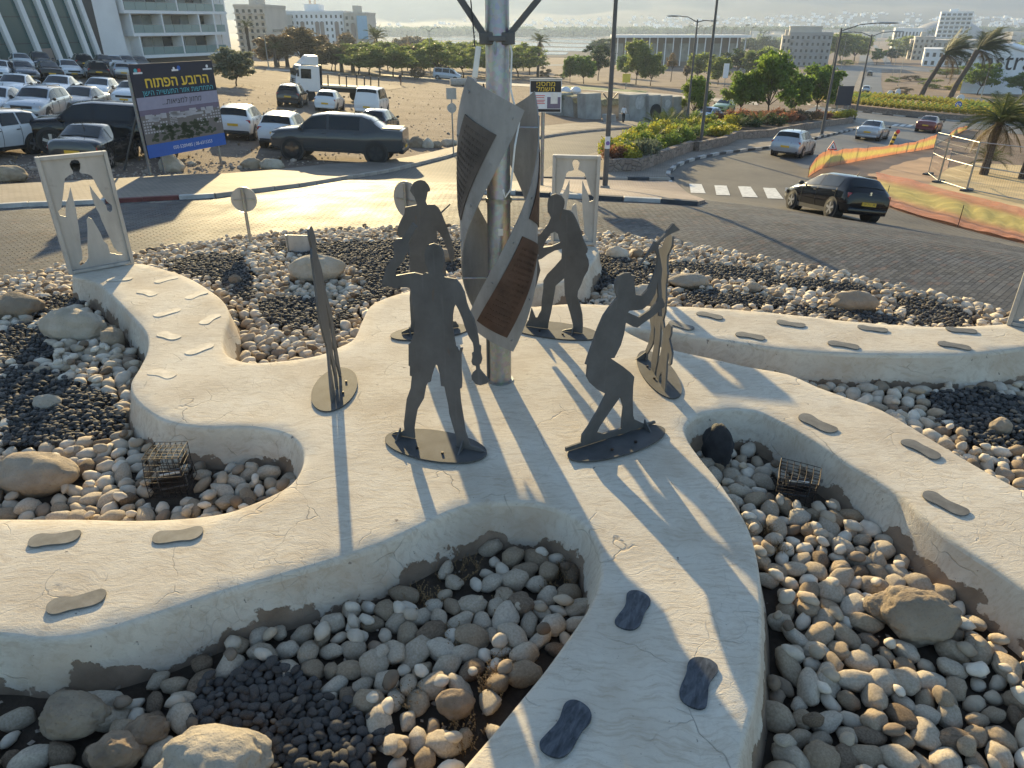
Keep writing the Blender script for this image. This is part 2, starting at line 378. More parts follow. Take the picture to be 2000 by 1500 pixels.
def densify(poly, L):
    out = []
    for a, b in zip(poly, np.roll(poly, -1, axis=0)):
        k = max(1, int(np.hypot(*(b - a)) / L)); out += [a + (b - a) * j / k for j in range(k)]
    return np.array(out)
keep = [OUT[0]]
for q in OUT[1:]:
    if np.hypot(*(q - keep[-1])) > .03: keep.append(q)
OUT = densify(np.array(keep), .12)
area = .5 * np.sum(OUT[:, 0] * np.roll(OUT[:, 1], -1) - np.roll(OUT[:, 0], -1) * OUT[:, 1])
if area < 0: OUT = OUT[::-1]
tg = np.roll(OUT, -1, axis=0) - np.roll(OUT, 1, axis=0); tg /= np.linalg.norm(tg, axis=1)[:, None] + 1e-9
NRM = np.stack([tg[:, 1], -tg[:, 0]], 1)
for _ in range(3): NRM = (NRM + np.roll(NRM, 1, axis=0) + np.roll(NRM, -1, axis=0)) / 3
def undul(x, y): return .012 * noise.noise(Vector((x * .9, y * .9, 3.1))) + .006 * noise.noise(Vector((x * 3, y * 3, 8)))
def walkway():
    n = len(OUT); levels = [(-.045, 0.0), (-.026, -.006), (-.010, -.017), (0.0, -.038)]
    x0, y0 = OUT.min(0); x1, y1 = OUT.max(0); gx, gy = np.meshgrid(np.arange(x0, x1, .16), np.arange(y0, y1, .16)); gx = gx.ravel(); gy = gy.ravel()
    inner = OUT + NRM * -.038
    ok = inside(inner, gx, gy) & (polydist(inner, gx, gy) > .07); pts = list(zip(gx[ok], gy[ok]))
    co = [Vector((a, b)) for a, b in inner] + [Vector((a, b)) for a, b in pts]
    vs, es, fs, _, _, _ = geometry.delaunay_2d_cdt(co, [(i, (i + 1) % n) for i in range(n)], [], 1, 1e-4)
    V = [(v.x, v.y, undul(v.x, v.y)) for v in vs]; F = [tuple(f) for f in fs]
    # sides
    side = [(0.0, -.038), (-.010, -.017), (-.026, -.006), (-.05, 0.0), (-.2, .035), (-.36, .09), (-.62, .17)]
    base = len(V)
    for z, off in side:
        for (a, b), (c, d) in zip(OUT, NRM): V.append((a + c * off, b + d * off, z + undul(a, b) * (1 if z > -.1 else .2)))
    for k in range(len(side) - 1):
        for i in range(n):
            j = (i + 1) % n; F.append((base + k * n + i, base + (k + 1) * n + i, base + (k + 1) * n + j, base + k * n + j))
    o = link('walkway', mesh('walkway', V, F, M['plaster'], True)); bm = bmesh.new(); bm.from_mesh(o.data)
    bmesh.ops.remove_doubles(bm, verts=bm.verts, dist=.002); bmesh.ops.recalc_face_normals(bm, faces=bm.faces); bm.to_mesh(o.data); bm.free()
    tag(o, 'white plaster walkway of six winding arms crossing the stone beds', kind='structure')
    return o
walkway()

# ---- bed soil inside the roundabout kerb
def zbed(x, y):
    r = np.hypot(np.asarray(x) - RC[0], np.asarray(y) - RC[1]); return -.42 - .20 * sst(6.5, 10.5, r)
KERB_PX = [(-260,615),(-120,578),(0,556),(130,533),(262,508),(300,497),(400,482),(480,472),(600,462),(740,455),(900,452),(1040,457),(1172,466),(1260,476),(1350,490),(1450,508),(1560,528),(1680,553),(1800,580),(1960,618),(2150,680)]
kp = [P(u, v, -.70) for u, v in KERB_PX]
KERB = catmull([(p.x, p.y) for p in kp], 6, False)
# close the ring behind the camera
def ang(p): return math.atan2(p[1] - RC[1], p[0] - RC[0])
a0, a1 = ang(KERB[-1]), ang(KERB[0]) - 2 * math.pi
r0, r1 = np.hypot(*(KERB[-1] - RC)), np.hypot(*(KERB[0] - RC))
back = [(RC[0] + (r0 + (r1 - r0) * t) * math.cos(a0 + (a1 - a0) * t), RC[1] + (r0 + (r1 - r0) * t) * math.sin(a0 + (a1 - a0) * t)) for t in np.linspace(0, 1, 40)[1:-1]]
RING = np.array(list(map(tuple, KERB)) + back)
def bed_ground():
    gx, gy = np.meshgrid(np.arange(-16, 15, .35), np.arange(-9, 20, .35)); gx = gx.ravel(); gy = gy.ravel()
    ok = inside(RING, gx, gy) & (polydist(RING, gx, gy) > .15); n = len(RING)
    co = [Vector(p) for p in RING] + [Vector(p) for p in zip(gx[ok], gy[ok])]
    vs, es, fs, *_ = geometry.delaunay_2d_cdt(co, [(i, (i + 1) % n) for i in range(n)], [], 1, 1e-4)
    V = [(v.x, v.y, float(zbed(v.x, v.y)) + .02 * noise.noise(Vector((v.x * 2, v.y * 2, 0)))) for v in vs]
    o = link('bed_ground', mesh('bed_ground', V, [tuple(f) for f in fs], M['soil'], True)); tag(o, 'dark soil under the stone beds', kind='structure')
bed_ground()

# ---- stones
def blob(seed, sub, amp, flat=(1, 1, 1), freq=1.1, sharp=0.0, soft=.22):
    bm = bmesh.new(); bmesh.ops.create_icosphere(bm, subdivisions=sub, radius=1); s = Vector((seed * 7.13, seed * 3.7, seed * 1.9))
    g_ = random.Random(seed * 31 + 5); pl = [(Vector((g_.gauss(0, 1), g_.gauss(0, 1), g_.gauss(0, 1))).normalized(), g_.uniform(.70, .95)) for _ in range(7)]
    for v in bm.verts:
        d = v.co.normalized(); k = 1 + amp * noise.noise(d * freq + s) + amp * .45 * noise.noise(d * freq * 2.3 + s * 2)
        if sharp: k += sharp * noise.noise(d * 5 + s) + sharp * .5 * noise.noise(d * 11 + s) - sharp * .6 * abs(noise.noise(d * 3.0 + s * 3))
        for pn, pc in pl:
            q = d.dot(pn)
            if q > .2 and k > pc / q: k = pc / q + (k - pc / q) * soft
        v.co = Vector((d.x * k * flat[0], d.y * k * flat[1], d.z * k * flat[2]))
    V = np.array([v.co[:] for v in bm.verts]); F = np.array([[v.index for v in f.verts] for f in bm.faces]); bm.free(); return V, F
DARK_PX = [[(55,585),(110,575),(165,575),(168,592),(120,606),(70,618),(40,612)],[(0,640),(60,632),(95,650),(110,690),(70,705),(0,712)],
 [(0,715),(90,722),(150,745),(215,775),(245,820),(230,850),(160,865),(80,872),(0,872)],
 [(322,500),(400,488),(470,490),(480,520),(470,560),(430,556),(372,540),(330,525)],[(440,535),(490,528),(500,580),(480,590),(450,570)],
 [(490,596),(560,580),(640,590),(650,640),(575,645),(520,625)],[(500,478),(620,468),(760,465),(905,462),(905,520),(860,545),(800,560),(760,580),(700,600),(660,650),(640,640),(690,590),(720,560),(700,520),(600,500),(560,490)],
 [(1168,492),(1230,505),(1275,530),(1262,565),(1200,558),(1150,570),(1135,592),(1200,590),(1120,598),(1130,560)],
 [(1262,502),(1350,508),(1450,512),(1520,520),(1500,540),(1420,545),(1330,530),(1270,525)],[(1330,572),(1400,566),(1500,578),(1560,590),(1500,600),(1400,598),(1340,590)],
 [(1540,598),(1620,600),(1760,608),(1790,632),(1680,626),(1560,616)],[(1480,540),(1600,532),(1690,542),(1740,556),(1660,560),(1560,555),(1500,552)],[(1760,560),(1850,572),(1910,600),(1880,628),(1790,625),(1770,590)],
 [(1820,768),(1900,758),(2000,770),(2100,800),(2100,880),(2000,880),(1900,868),(1840,830),(1815,790)],
 [(380,1345),(450,1318),(500,1290),(580,1300),(620,1330),(650,1370),(720,1400),(770,1430),(740,1480),(700,1540),(520,1540),(470,1440),(380,1410)]]
DARK = [np.array([(P(u, v, -.36).x, P(u, v, -.36).y) for u, v in poly]) for poly in DARK_PX]
BOULD = [ # px centre, px width, px height, material, label
 (145,632,122,72,'boulder','largest pale rounded boulder in the left bed beside the walkway'),(30,592,112,50,'boulder_brown','long grey brown boulder at the left edge below the leaning frame'),
 (222,657,46,44,'boulder_brown','round brown stone leaning beside the largest pale boulder'),(76,918,165,80,'boulder_brown','long flat smooth boulder lying at the left edge of the bed'),
 (95,783,56,30,'boulder','small pale boulder standing amid the black pebbles on the left'),(622,520,124,68,'boulder','egg shaped cracked pale boulder behind the edge-on steel figure'),
 (1346,545,84,36,'boulder','oblong pale boulder in the right rear bed behind the crouching figure'),(1668,578,92,46,'boulder_brown','wedge shaped tan boulder on black pebbles near the road'),
 (1788,1190,140,104,'boulder_brown','big rough brown boulder lying among cobbles in the right pit'),(1722,1180,70,60,'boulder_brown','small brown boulder touching the big rough one in the right pit'),
 (425,1475,215,150,'boulder','big pitted white boulder at the bottom edge of the front bed'),(150,1388,128,76,'boulder_brown','rough brown boulder in the lower left corner of the front bed'),
 (232,1462,100,72,'cobble_brown','dark brown boulder beside the pitted white one'),(285,1425,84,64,'cobble_brown','smooth dark round boulder behind the pitted white one'),
 (1205,487,52,34,'boulder','pale block stone beside the foot of the centre frame'),(1245,487,26,24,'boulder_brown','small brown stone right of the centre frame'),(1255,568,56,44,'boulder','reddish tan boulder seen under the raised arm of the crouching figure'),
 (868,498,40,40,'boulder_brown','brown rectangular stone seen beside the hanging arm of the rear figure'),(460,545,28,22,'boulder_brown','little tan stone on black pebbles right of the leaning frame'),
 (1470,555,34,24,'boulder','knobbly pale stone between the two right rear pebble patches'),(1952,830,46,34,'boulder_brown','upright tan stone on black pebbles at the right edge'),(205,520+20,40,22,'boulder','pale stone at the foot of the leaning frame'),
 (1478,612,40,18,'boulder','pale stone pressed against the walkway rim at the right'),(890,1365,80,60,'cobble_brown','large grey brown cobble half lit at the right end of the front bed')]
BXY = []
def boulders():
    for i, (u, v, w, h, m, lab) in enumerate(BOULD):
        p = P(u, v + h * .3, -.36); t = (p - Vector((0, 0, CAM_H))).length; p.z = float(zbed(p.x, p.y)) + .06
        rx = w / 2 / FPX * t * .86; rz = h / 2 / FPX * t * .86; ry = max(rx * .62, min(rx, rz * 1.05))
        V, F = blob(40 + i, 4, .20, (rx, ry, rz), 1.25, .035 if 'smooth' not in lab else .008, .6)
        if 'pitted' in lab or 'rough' in lab: V, F = blob(40 + i, 5, .22, (rx, ry, rz), 1.35, .075, .45)
        o = link('boulder', np_mesh('boulder', V, F, M[m]), loc=(p.x, p.y, p.z + rz * .45)); o.rotation_euler = (0, 0, rng.uniform(-.25, .25))
        tag(o, lab, 'boulder', 'boulders in the stone beds'); BXY.append((p.x, p.y, (rx + ry) / 2))
boulders()
def in_frame(x, y, z, mu=220, mv=260):
    dy = y * cp - (z - CAM_H) * sp; dz = y * sp + (z - CAM_H) * cp
    ok = dy > .3; d = np.where(ok, dy, 1); u = 1000 + x / d * FPX; v = 750 - dz / d * FPX
    return ok & (u > -mu) & (u < 2000 + mu) & (v < 1500 + mv) & (v > 0), u, v, d
def relax(x, y, r, it, fixed=None):
    for _ in range(it):
        cell = .30; ix = np.floor(x / cell).astype(int); iy = np.floor(y / cell).astype(int); order = {}
        for k, key in enumerate(zip(ix, iy)): order.setdefault(key, []).append(k)
        dx = np.zeros_like(x); dy = np.zeros_like(y)
        for (a, b), idx in order.items():
            nb = [k for i in (-1, 0, 1) for j in (-1, 0, 1) for k in order.get((a + i, b + j), ())]
            I = np.array(idx); J = np.array(nb); ex = x[I][:, None] - x[J][None]; ey = y[I][:, None] - y[J][None]
            d = np.hypot(ex, ey) + 1e-6; ov = np.maximum(0, (r[I][:, None] + r[J][None]) * .93 - d); ov[d < 1e-5] = 0
            dx[I] += (ex / d * ov).sum(1) * .4; dy[I] += (ey / d * ov).sum(1) * .4
        x = x + np.clip(dx, -.05, .05); y = y + np.clip(dy, -.05, .05)
    return x, y
HOLES = [P(340, 955, -.4), P(1552, 965, -.4)]
def region(x, y, r):
    ok = inside(RING, x, y) & (polydist(RING, x, y) > r * .9) & ~(inside(OUT, x, y)) & (polydist(OUT, x, y) > .07 + r * .55)
    for bx, by, br in BXY: ok &= np.hypot(x - bx, y - by) > br * .8 + r * .3
    for h in HOLES: ok &= np.hypot(x - h.x, y - h.y) > .24
    return ok
def dark_mask(x, y):
    m = np.zeros(len(x), bool)
    for d in DARK: m |= inside(d, x, y)
    return m
def scatter(spacing, rlo, rhi, dark):
    gx, gy = np.meshgrid(np.arange(-13, 12, spacing), np.arange(.6, 18.5, spacing * .87)); gx[1::2] += spacing / 2; x = gx.ravel(); y = gy.ravel()
    x = x + nrng.uniform(-.3, .3, len(x)) * spacing; y = y + nrng.uniform(-.3, .3, len(y)) * spacing; r = nrng.uniform(rlo, rhi, len(x)) ** 1.0
    ok = region(x, y, r * .6) & (dark_mask(x, y) == dark) & in_frame(x, y, -.4)[0]; x, y, r = x[ok], y[ok], r[ok]
    x, y = relax(x, y, r, 5); ok = region(x, y, r); 
    return x[ok], y[ok], r[ok]
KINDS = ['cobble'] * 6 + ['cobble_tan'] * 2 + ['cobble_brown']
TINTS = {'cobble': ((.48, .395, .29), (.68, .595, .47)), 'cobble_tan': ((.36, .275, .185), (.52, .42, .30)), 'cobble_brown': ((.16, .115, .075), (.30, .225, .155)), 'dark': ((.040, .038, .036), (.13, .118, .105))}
def bed_name(u, v):
    if v > 1000 and u < 1250: return 'front bed'
    if u > 1340 and v > 790 and u < 2100 and v > 800 + (u - 1500) * .55: return 'right pit'
    if v > 690 and u > 1200: return 'narrow bed'
    if u < 620 and v > 560: return 'left bed'
    if u < 1000: return 'rear bed'
    return 'right rear bed'
def stones():
    x, y, r = scatter(.158, .060, .115, False)
    # a second loose layer lying in the hollows
    k = nrng.random(len(x)) < .30; x2 = x[k] + nrng.uniform(-.07, .07, k.sum()); y2 = y[k] + nrng.uniform(-.07, .07, k.sum()); r2 = nrng.uniform(.045, .075, k.sum())
    ok = region(x2, y2, r2) & ~dark_mask(x2, y2); x2, y2, r2 = x2[ok], y2[ok], r2[ok]
    # few stray cobbles on the dark patches
    z = zbed(x, y) + r * .45; z2 = zbed(x2, y2) + .085 + r2 * .35
    # leave bare soil with weeds along part of the front bed
    X = np.concatenate([x, x2]); Y = np.concatenate([y, y2]); Rr = np.concatenate([r, r2]); Z = np.concatenate([z, z2])
    lay2 = np.arange(len(X)) >= len(x); inf, U, Vv, D = in_frame(X, Y, Z); bare = (nrng.random(len(X)) < .3) & (U > 700) & (U < 1180) & (Vv > 1080) & (Vv < 1260) & (U - 700 > (1260 - Vv) * .4) & (Vv < 1180)
    bare |= (nrng.random(len(X)) < .45) & (U > 900) & (U < 1060) & (Vv > 1330)
    bare |= (nrng.random(len(X)) < .75) & (U < 150) & (Vv > 1320) & (Vv < 1440)
    X, Y, Rr, Z, U, Vv, D, lay2 = [a[~bare] for a in (X, Y, Rr, Z, U, Vv, D, lay2)]; nb = int(np.argmax(lay2)); wall = polydist(OUT, X, Y) - Rr; dkd = np.min([polydist(d, X, Y) for d in DARK], axis=0) - Rr
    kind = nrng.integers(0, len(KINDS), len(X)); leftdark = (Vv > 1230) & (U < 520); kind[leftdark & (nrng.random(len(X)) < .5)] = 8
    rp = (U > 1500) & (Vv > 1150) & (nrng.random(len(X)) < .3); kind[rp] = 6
    vis = (U > 0) & (U < 2000) & (Vv > 0) & (Vv < 1500); size = np.where(vis, Rr / D, 0); order = np.argsort(-size); top = set(order[:285].tolist())
    hi = [blob(100 + i, 3, .26, (1.12, .84, .70), 1.15, .022) for i in range(14)]
    hm = {k2: [np_mesh('cobble', V, F, M[k2]) for V, F in hi] for k2 in ('cobble', 'cobble_tan', 'cobble_brown')}
    mid = [blob(100 + i, 2, .26, (1.12, .84, .70), 1.15) for i in range(14)]; low = [blob(100 + i, 1, .22, (1.15, .86, .72), 1.15) for i in range(14)]
    lab = {'cobble': 'cream cobble', 'cobble_tan': 'tan cobble', 'cobble_brown': 'dark brown cobble'}
    VV = []; FF = []; CC = []; off = 0
    for i in range(len(X)):
        sx, sy, sz = nrng.uniform(.9, 1.18), nrng.uniform(.82, 1.1), nrng.uniform(.8, 1.12)
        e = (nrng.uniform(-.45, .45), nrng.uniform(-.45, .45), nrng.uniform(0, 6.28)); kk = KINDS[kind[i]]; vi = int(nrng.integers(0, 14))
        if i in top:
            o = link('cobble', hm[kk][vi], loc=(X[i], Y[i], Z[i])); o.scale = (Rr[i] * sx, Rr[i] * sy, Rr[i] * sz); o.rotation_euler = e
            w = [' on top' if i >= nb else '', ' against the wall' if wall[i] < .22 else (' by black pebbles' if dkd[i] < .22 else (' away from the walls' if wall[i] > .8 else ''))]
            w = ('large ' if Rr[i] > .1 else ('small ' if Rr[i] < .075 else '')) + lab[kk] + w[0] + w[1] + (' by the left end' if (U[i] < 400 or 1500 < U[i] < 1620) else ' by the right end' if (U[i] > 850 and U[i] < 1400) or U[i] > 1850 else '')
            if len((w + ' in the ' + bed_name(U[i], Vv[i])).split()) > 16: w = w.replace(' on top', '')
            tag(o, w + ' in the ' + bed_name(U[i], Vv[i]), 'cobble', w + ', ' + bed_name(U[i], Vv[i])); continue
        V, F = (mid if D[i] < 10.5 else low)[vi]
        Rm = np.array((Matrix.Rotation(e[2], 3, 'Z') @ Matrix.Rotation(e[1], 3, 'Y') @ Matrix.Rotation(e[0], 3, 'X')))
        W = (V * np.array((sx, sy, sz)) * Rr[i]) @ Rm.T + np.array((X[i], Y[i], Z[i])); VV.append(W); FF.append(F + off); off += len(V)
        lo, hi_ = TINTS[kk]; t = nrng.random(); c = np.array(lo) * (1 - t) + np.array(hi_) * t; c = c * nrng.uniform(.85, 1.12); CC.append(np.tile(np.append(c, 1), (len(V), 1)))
    o = link('cobbles', np_mesh('cobbles', np.concatenate(VV), np.concatenate(FF), M['stone_tint'], True, np.concatenate(CC))); tag(o, 'pale rounded cobbles filling the beds between the walkway arms', 'cobbles', kind='stuff')
    print('cobbles', len(X))
    # dark pebbles
    x, y, r = scatter(.070, .028, .046, True); k = nrng.random(len(x)) < .5
    x = np.concatenate([x, x[k] + nrng.uniform(-.04, .04, k.sum())]); y = np.concatenate([y, y[k] + nrng.uniform(-.04, .04, k.sum())]); r = np.concatenate([r, r[k] * .9])
    z = zbed(x, y) + r * .4 + .05; z[-k.sum():] += .03
    inf, U, Vv, D = in_frame(x, y, z); vis = (U > 0) & (U < 2000) & (Vv > 0) & (Vv < 1500); order = np.argsort(-np.where(vis, r / D, 0)); top = set(order[:200].tolist())
    b2 = [blob(300 + i, 2, .16, (1.15, .9, .62), 1.1) for i in range(8)]; b1 = [blob(300 + i, 1, .14, (1.2, .92, .62), 1.1) for i in range(8)]
    dm = [np_mesh('pebble', V, F, M['dark_pebble']) for V, F in b2]; VV = []; FF = []; CC = []; off = 0
    for i in range(len(x)):
        e = (nrng.uniform(-.4, .4), nrng.uniform(-.4, .4), nrng.uniform(0, 6.28)); vi = int(nrng.integers(0, 8)); s = r[i] * nrng.uniform(.9, 1.2)
        if i in top:
            o = link('pebble', dm[vi], loc=(x[i], y[i], z[i])); o.scale = (s, s, s); o.rotation_euler = e
            w = bed_name(U[i], Vv[i]); tag(o, ('upper ' if i >= len(x) - k.sum() else '') + 'smooth black pebble at the ' + ('left' if U[i] < 520 else 'right' if U[i] > 650 else 'middle') + ' of the dark patch in the ' + w, 'pebble', 'black pebbles of the ' + w + (' top layer' if i >= len(x) - k.sum() else '')); continue
        V, F = b1[vi]; Rm = np.array((Matrix.Rotation(e[2], 3, 'Z') @ Matrix.Rotation(e[1], 3, 'Y') @ Matrix.Rotation(e[0], 3, 'X')))
        VV.append(V * s @ Rm.T + np.array((x[i], y[i], z[i]))); FF.append(F + off); off += len(V)
        t = nrng.random(); lo, hi_ = TINTS['dark']; c = np.array(lo) * (1 - t) + np.array(hi_) * t
        if nrng.random() < .06: c = np.array((.22, .17, .12))
        CC.append(np.tile(np.append(c, 1), (len(V), 1)))
    o = link('dark_pebbles', np_mesh('dark_pebbles', np.concatenate(VV), np.concatenate(FF), M['dark_tint'], True, np.concatenate(CC))); tag(o, 'small black pebbles laid in patches between the pale cobbles', 'pebbles', kind='stuff')
    print('pebbles', len(x))
stones()
def grit():
    n = 9000; x = nrng.uniform(-11, 10, n); y = nrng.uniform(1, 16, n); ok = region(x, y, np.full(n, -.02)) & in_frame(x, y, -.4, 60, 120)[0]; x, y = x[ok], y[ok]; n = len(x)
    O = np.array([(1, 0, 0), (-1, 0, 0), (0, 1, 0), (0, -1, 0), (0, 0, 1), (0, 0, -1)], float); T = np.array([(0, 2, 4), (2, 1, 4), (1, 3, 4), (3, 0, 4), (2, 0, 5), (1, 2, 5), (3, 1, 5), (0, 3, 5)])
    s = nrng.uniform(.008, .022, n); a = nrng.uniform(0, 6.28, n); z = zbed(x, y) + .02; st = nrng.uniform(.7, 1.5, (n, 3)); st[:, 2] *= .6; V = O[None] * st[:, None] * s[:, None, None]; c, d = np.cos(a)[:, None], np.sin(a)[:, None]
    V = np.stack([V[..., 0] * c - V[..., 1] * d + x[:, None], V[..., 0] * d + V[..., 1] * c + y[:, None], V[..., 2] + z[:, None]], 2); F = (np.arange(n)[:, None, None] * 6 + T[None]).reshape(-1, 3); g = nrng.uniform(.08, .42, n)[:, None]; col = np.repeat(np.concatenate([g, g * .8, g * .6, np.ones((n, 1))], 1), 6, axis=0)
    o = link('grit', np_mesh('grit', V.reshape(-1, 3), F, M['stone_tint'], False, col)); tag(o, 'fine grit and chips between the cobbles', 'grit', kind='stuff')
grit()

# ---- dry weeds in the front bed and the pit
def weeds(spots, name, label, n, h):
    mb = MB()
    for (u, v, rad) in spots:
        c = P(u, v, -.40)
        for _ in range(n):
            a = nrng.uniform(0, 6.28); d = rad * math.sqrt(nrng.random()); x, y = c.x + d * math.cos(a), c.y + d * math.sin(a)
            z = float(zbed(x, y)); hh = h * nrng.uniform(.5, 1.4); b = nrng.uniform(0, 6.28); l = hh * nrng.uniform(.2, .8)
            p0 = Vector((x, y, z)); p1 = p0 + Vector((l * .4 * math.cos(b), l * .4 * math.sin(b), hh * .6)); p2 = p0 + Vector((l * math.cos(b), l * math.sin(b), hh))
            mb.tube([p0, p1, p2], [.0022, .0018, .0008], 3, cap=False)
            for q in (.5, .8, 1.0):
                pp = p0.lerp(p2, q); s = .006; mb.add([pp + Vector((s, 0, 0)), pp + Vector((0, s, .004)), pp + Vector((-s, 0, .008)), pp + Vector((0, -s, .004))], [(0, 1, 2, 3)])
    o = mb.build(name, M['dry']); tag(o, label, 'weeds', kind='stuff')
weeds([(1085,1150,.14),(1110,1120,.10),(990,1190,.12),(960,1330,.10),(985,1300,.1),(900,1440,.16),(890,1110,.2),(830,1170,.15),(960,1350,.08),(800,1370,.07),(900,1250,.1)], 'dry_weeds', 'dry brown weeds between the cobbles of the front bed', 60, .08)
weeds([(1790,1085,.10),(1500,1040,.07),(1650,960,.08),(1520,1080,.06),(1925,630,.10)], 'dry_grass_tufts', 'dry tufts among cobbles at the right of the walkway', 50, .10)

# ---- metal foot plates stuck on the plaster
FOOT = [ # px centre, px tip of toe, dark?, where
 (107,1054,62,1058,0,'left one of the pair of footprints on the lower left arm'),(348,1047,395,1040,0,'right one of the pair of footprints on the lower left arm'),(150,1178,100,1188,0,'footprint nearest the peeling wall on the lower left arm'),
 (1236,1192,1250,1158,1,'dark footprint farthest up the shaded front arm'),(1364,1335,1380,1292,1,'dark footprint half in sun on the front arm'),(1106,1426,1135,1378,1,'dark footprint nearest the bottom edge of the front arm'),
 (1596,828,1565,812,0,'footprint beside the rim of the right pit, nearest the figures'),(1798,878,1765,862,0,'middle footprint of the three on the right arm'),(1845,985,1808,965,0,'footprint farthest down the right arm'),
 (1386,617,1362,612,0,'first footprint of the upper right arm near the woman figure'),(1330,637,1310,630,0,'footprint just right of the child figure'),(1465,657,1441,653,0,'lower footprint of the first pair on the upper right arm'),
 (1544,634,1520,630,0,'upper footprint of the first pair on the upper right arm'),(1647,675,1622,671,0,'lower footprint midway along the upper right arm'),(1704,643,1682,640,0,'upper footprint midway along the upper right arm'),
 (1863,677,1838,673,0,'lower footprint nearest the right edge'),(1877,647,1857,645,0,'upper footprint nearest the right edge'),
 (317,731,303,728,0,'footprint on the left arm at its narrow bend'),(330,656,318,652,0,'left footprint midway up the left arm'),(390,682,402,677,0,'right footprint midway up the left arm'),
 (410,624,420,618,0,'footprint by the right rim of the left arm'),(327,611,340,607,0,'footprint at the middle of the left arm'),(384,577,395,573,0,'right footprint of the upper pair on the left arm'),
 (288,573,276,570,0,'left footprint of the upper pair on the left arm'),(325,546,337,543,0,'footprint nearest the leaning frame on the right'),(234,546,245,545,0,'footprint nearest the leaning frame on the left')]
def foot_outline(L):
    pr = [(1,0),(.93,.17),(.75,.27),(.5,.30),(.2,.27),(-.1,.265),(-.4,.27),(-.7,.25),(-.92,.17),(-1,.02),(-.95,-.12),(-.78,-.19),(-.55,-.18),(-.3,-.155),(-.05,-.13),(.2,-.13),(.45,-.16),(.7,-.18),(.9,-.13)]
    return [(a * L / 2, (b - .04) * L * .94) for a, b in catmull(pr, 3)]
def footprints():
    for i, (u, v, tu, tv, dk, lab) in enumerate(FOOT):
        c = P(u, v); t = P(tu, tv); d = t - c; L = min(.48, max(.37, d.length * 2.1)); a = math.atan2(d.y, d.x); ol = foot_outline(L); n = len(ol)
        if i % 2: ol = [(x, -y) for x, y in ol]
        z0 = undul(c.x, c.y); mb = plate([[Vector((x, y, 0)) for x, y in ol]], (0, 0, 1), (.012 if i < 17 else .005))
        far = 17 <= i; o = mb.build('footprint_plate', M['footdark' if dk else 'footcream' if far else 'footplate'], loc=(c.x, c.y, z0 + (.011 if i < 17 else .006))); o.rotation_euler = (0, 0, a)
        tag(o, ('blue black' if dk else 'dusty cream' if far else 'grey') + ' metal ' + lab, 'footprint', 'metal footprints fixed on the walkway')
footprints()

# ---- flat steel figures
def zc(off, s, pts): return [(off[0] + x / s, off[1] + y / s) for x, y in pts]
Z1, Z2, Z3, Z4, Z5 = ((740, 460), 3.2625), ((740, 340), 6.82), ((1020, 360), 4.6875), ((1090, 420), 3.124), ((590, 430), 3.95)
def figure(name, label, base0, base1, loops, ell, gus, th=.02, zbase=0.0):
    p0, p1 = P(*base0), P(*base1); d = (p1 - p0).normalized(); nrm = Vector((-d.y, d.x, 0)); c = (p0 + p1) / 2; c = Vector((c.x, c.y, 0))
    root = empty(name, c, 0, label, 'sculpture', 'flat steel figures around the pole')
    L3 = []
    for lp in loops:
        q = VP(p0, p1, lp); L3.append([Vector((a.x, a.y, max(a.z, .03))) - c for a in q])
    mb = plate(L3, nrm, th); mb.build('silhouette', M['steel'], root)
    ea, eb, shift = ell; ring = []
    for k in range(40):
        a = 2 * math.pi * k / 40; ring.append(d * (ea * math.cos(a)) + nrm * (eb * math.sin(a) * (1 if math.sin(a) < 0 else 1) + shift) + Vector((0, 0, .018)))
    plate([ring], (0, 0, 1), .014).build('base_plate', M['steel_base'], root)
    for g in gus:
        q = P(*g) - c; q = d * q.dot(d); tri = [q + nrm * -.011 + Vector((0, 0, .026)), q - nrm * .13 + Vector((0, 0, .026)), q - nrm * .011 + Vector((0, 0, .12))]
        MB().prism([t - d * .006 for t in tri], d * .012).build('gusset', M['steel'], root)
        mbb = MB()
    for s in (-.5, .5):
        q = d * (ea * s * .5) + nrm * (shift - eb * .45); MB().tube([q + Vector((0, 0, .02)), q + Vector((0, 0, .045))], .014, 6).build('bolt', M['rust_wire'], root)
    return root
fm = zc(*Z1, [(350,48),(385,60),(408,95),(415,135),(420,165),(418,185),(410,205),(405,240),(415,262),(450,268),(490,275),(520,310),(545,360),(560,430),(575,470),(605,530),(625,600),(635,660),(638,695),(650,705),(650,730),(648,745),(658,785),(650,815),(640,825),(643,850),(665,878),(700,918),(705,925),(690,940),(650,952),(620,945),(595,915),(592,890),(600,870),(622,852),(620,828),(600,822),(592,800),(598,770),(595,745),(607,740),(605,705),(600,680),(575,640),(550,580),(535,530),(510,470),(490,435),(478,460),(470,510),(470,580),(480,650),(490,705),(500,712),(512,745),(520,715),(535,715),(525,760),(525,850),(530,920),(528,970),(515,975),(522,1060),(540,1170),(552,1250),(575,1310),(585,1335),(640,1350),(670,1372),(676,1395),(495,1362),(500,1300),(470,1200),(450,1130),(445,1080),(430,1010),(420,960),(398,955),(390,880),(375,825),(365,818),(350,850),(335,900),(330,930),(312,935),(300,960),(285,1040),(245,1110),(232,1180),(225,1230),(232,1310),(85,1283),(82,1265),(110,1248),(150,1245),(165,1235),(162,1195),(175,1080),(180,1040),(205,970),(212,895),(200,890),(200,832),(192,825),(192,690),(205,680),(225,620),(232,560),(225,480),(215,400),(198,328),(100,330),(20,315),(25,280),(50,200),(100,130)])
fm += [(770,489),(768,474),(775,466),(786,465),(806,434.6),(815,443.4),(797,476),(801,493),(796,492)] + zc(*Z1, [(150,170),(110,215),(105,255),(190,240),(230,235),(280,248),(300,235),(318,240),(312,205),(297,175),(293,120),(300,85),(320,58)])
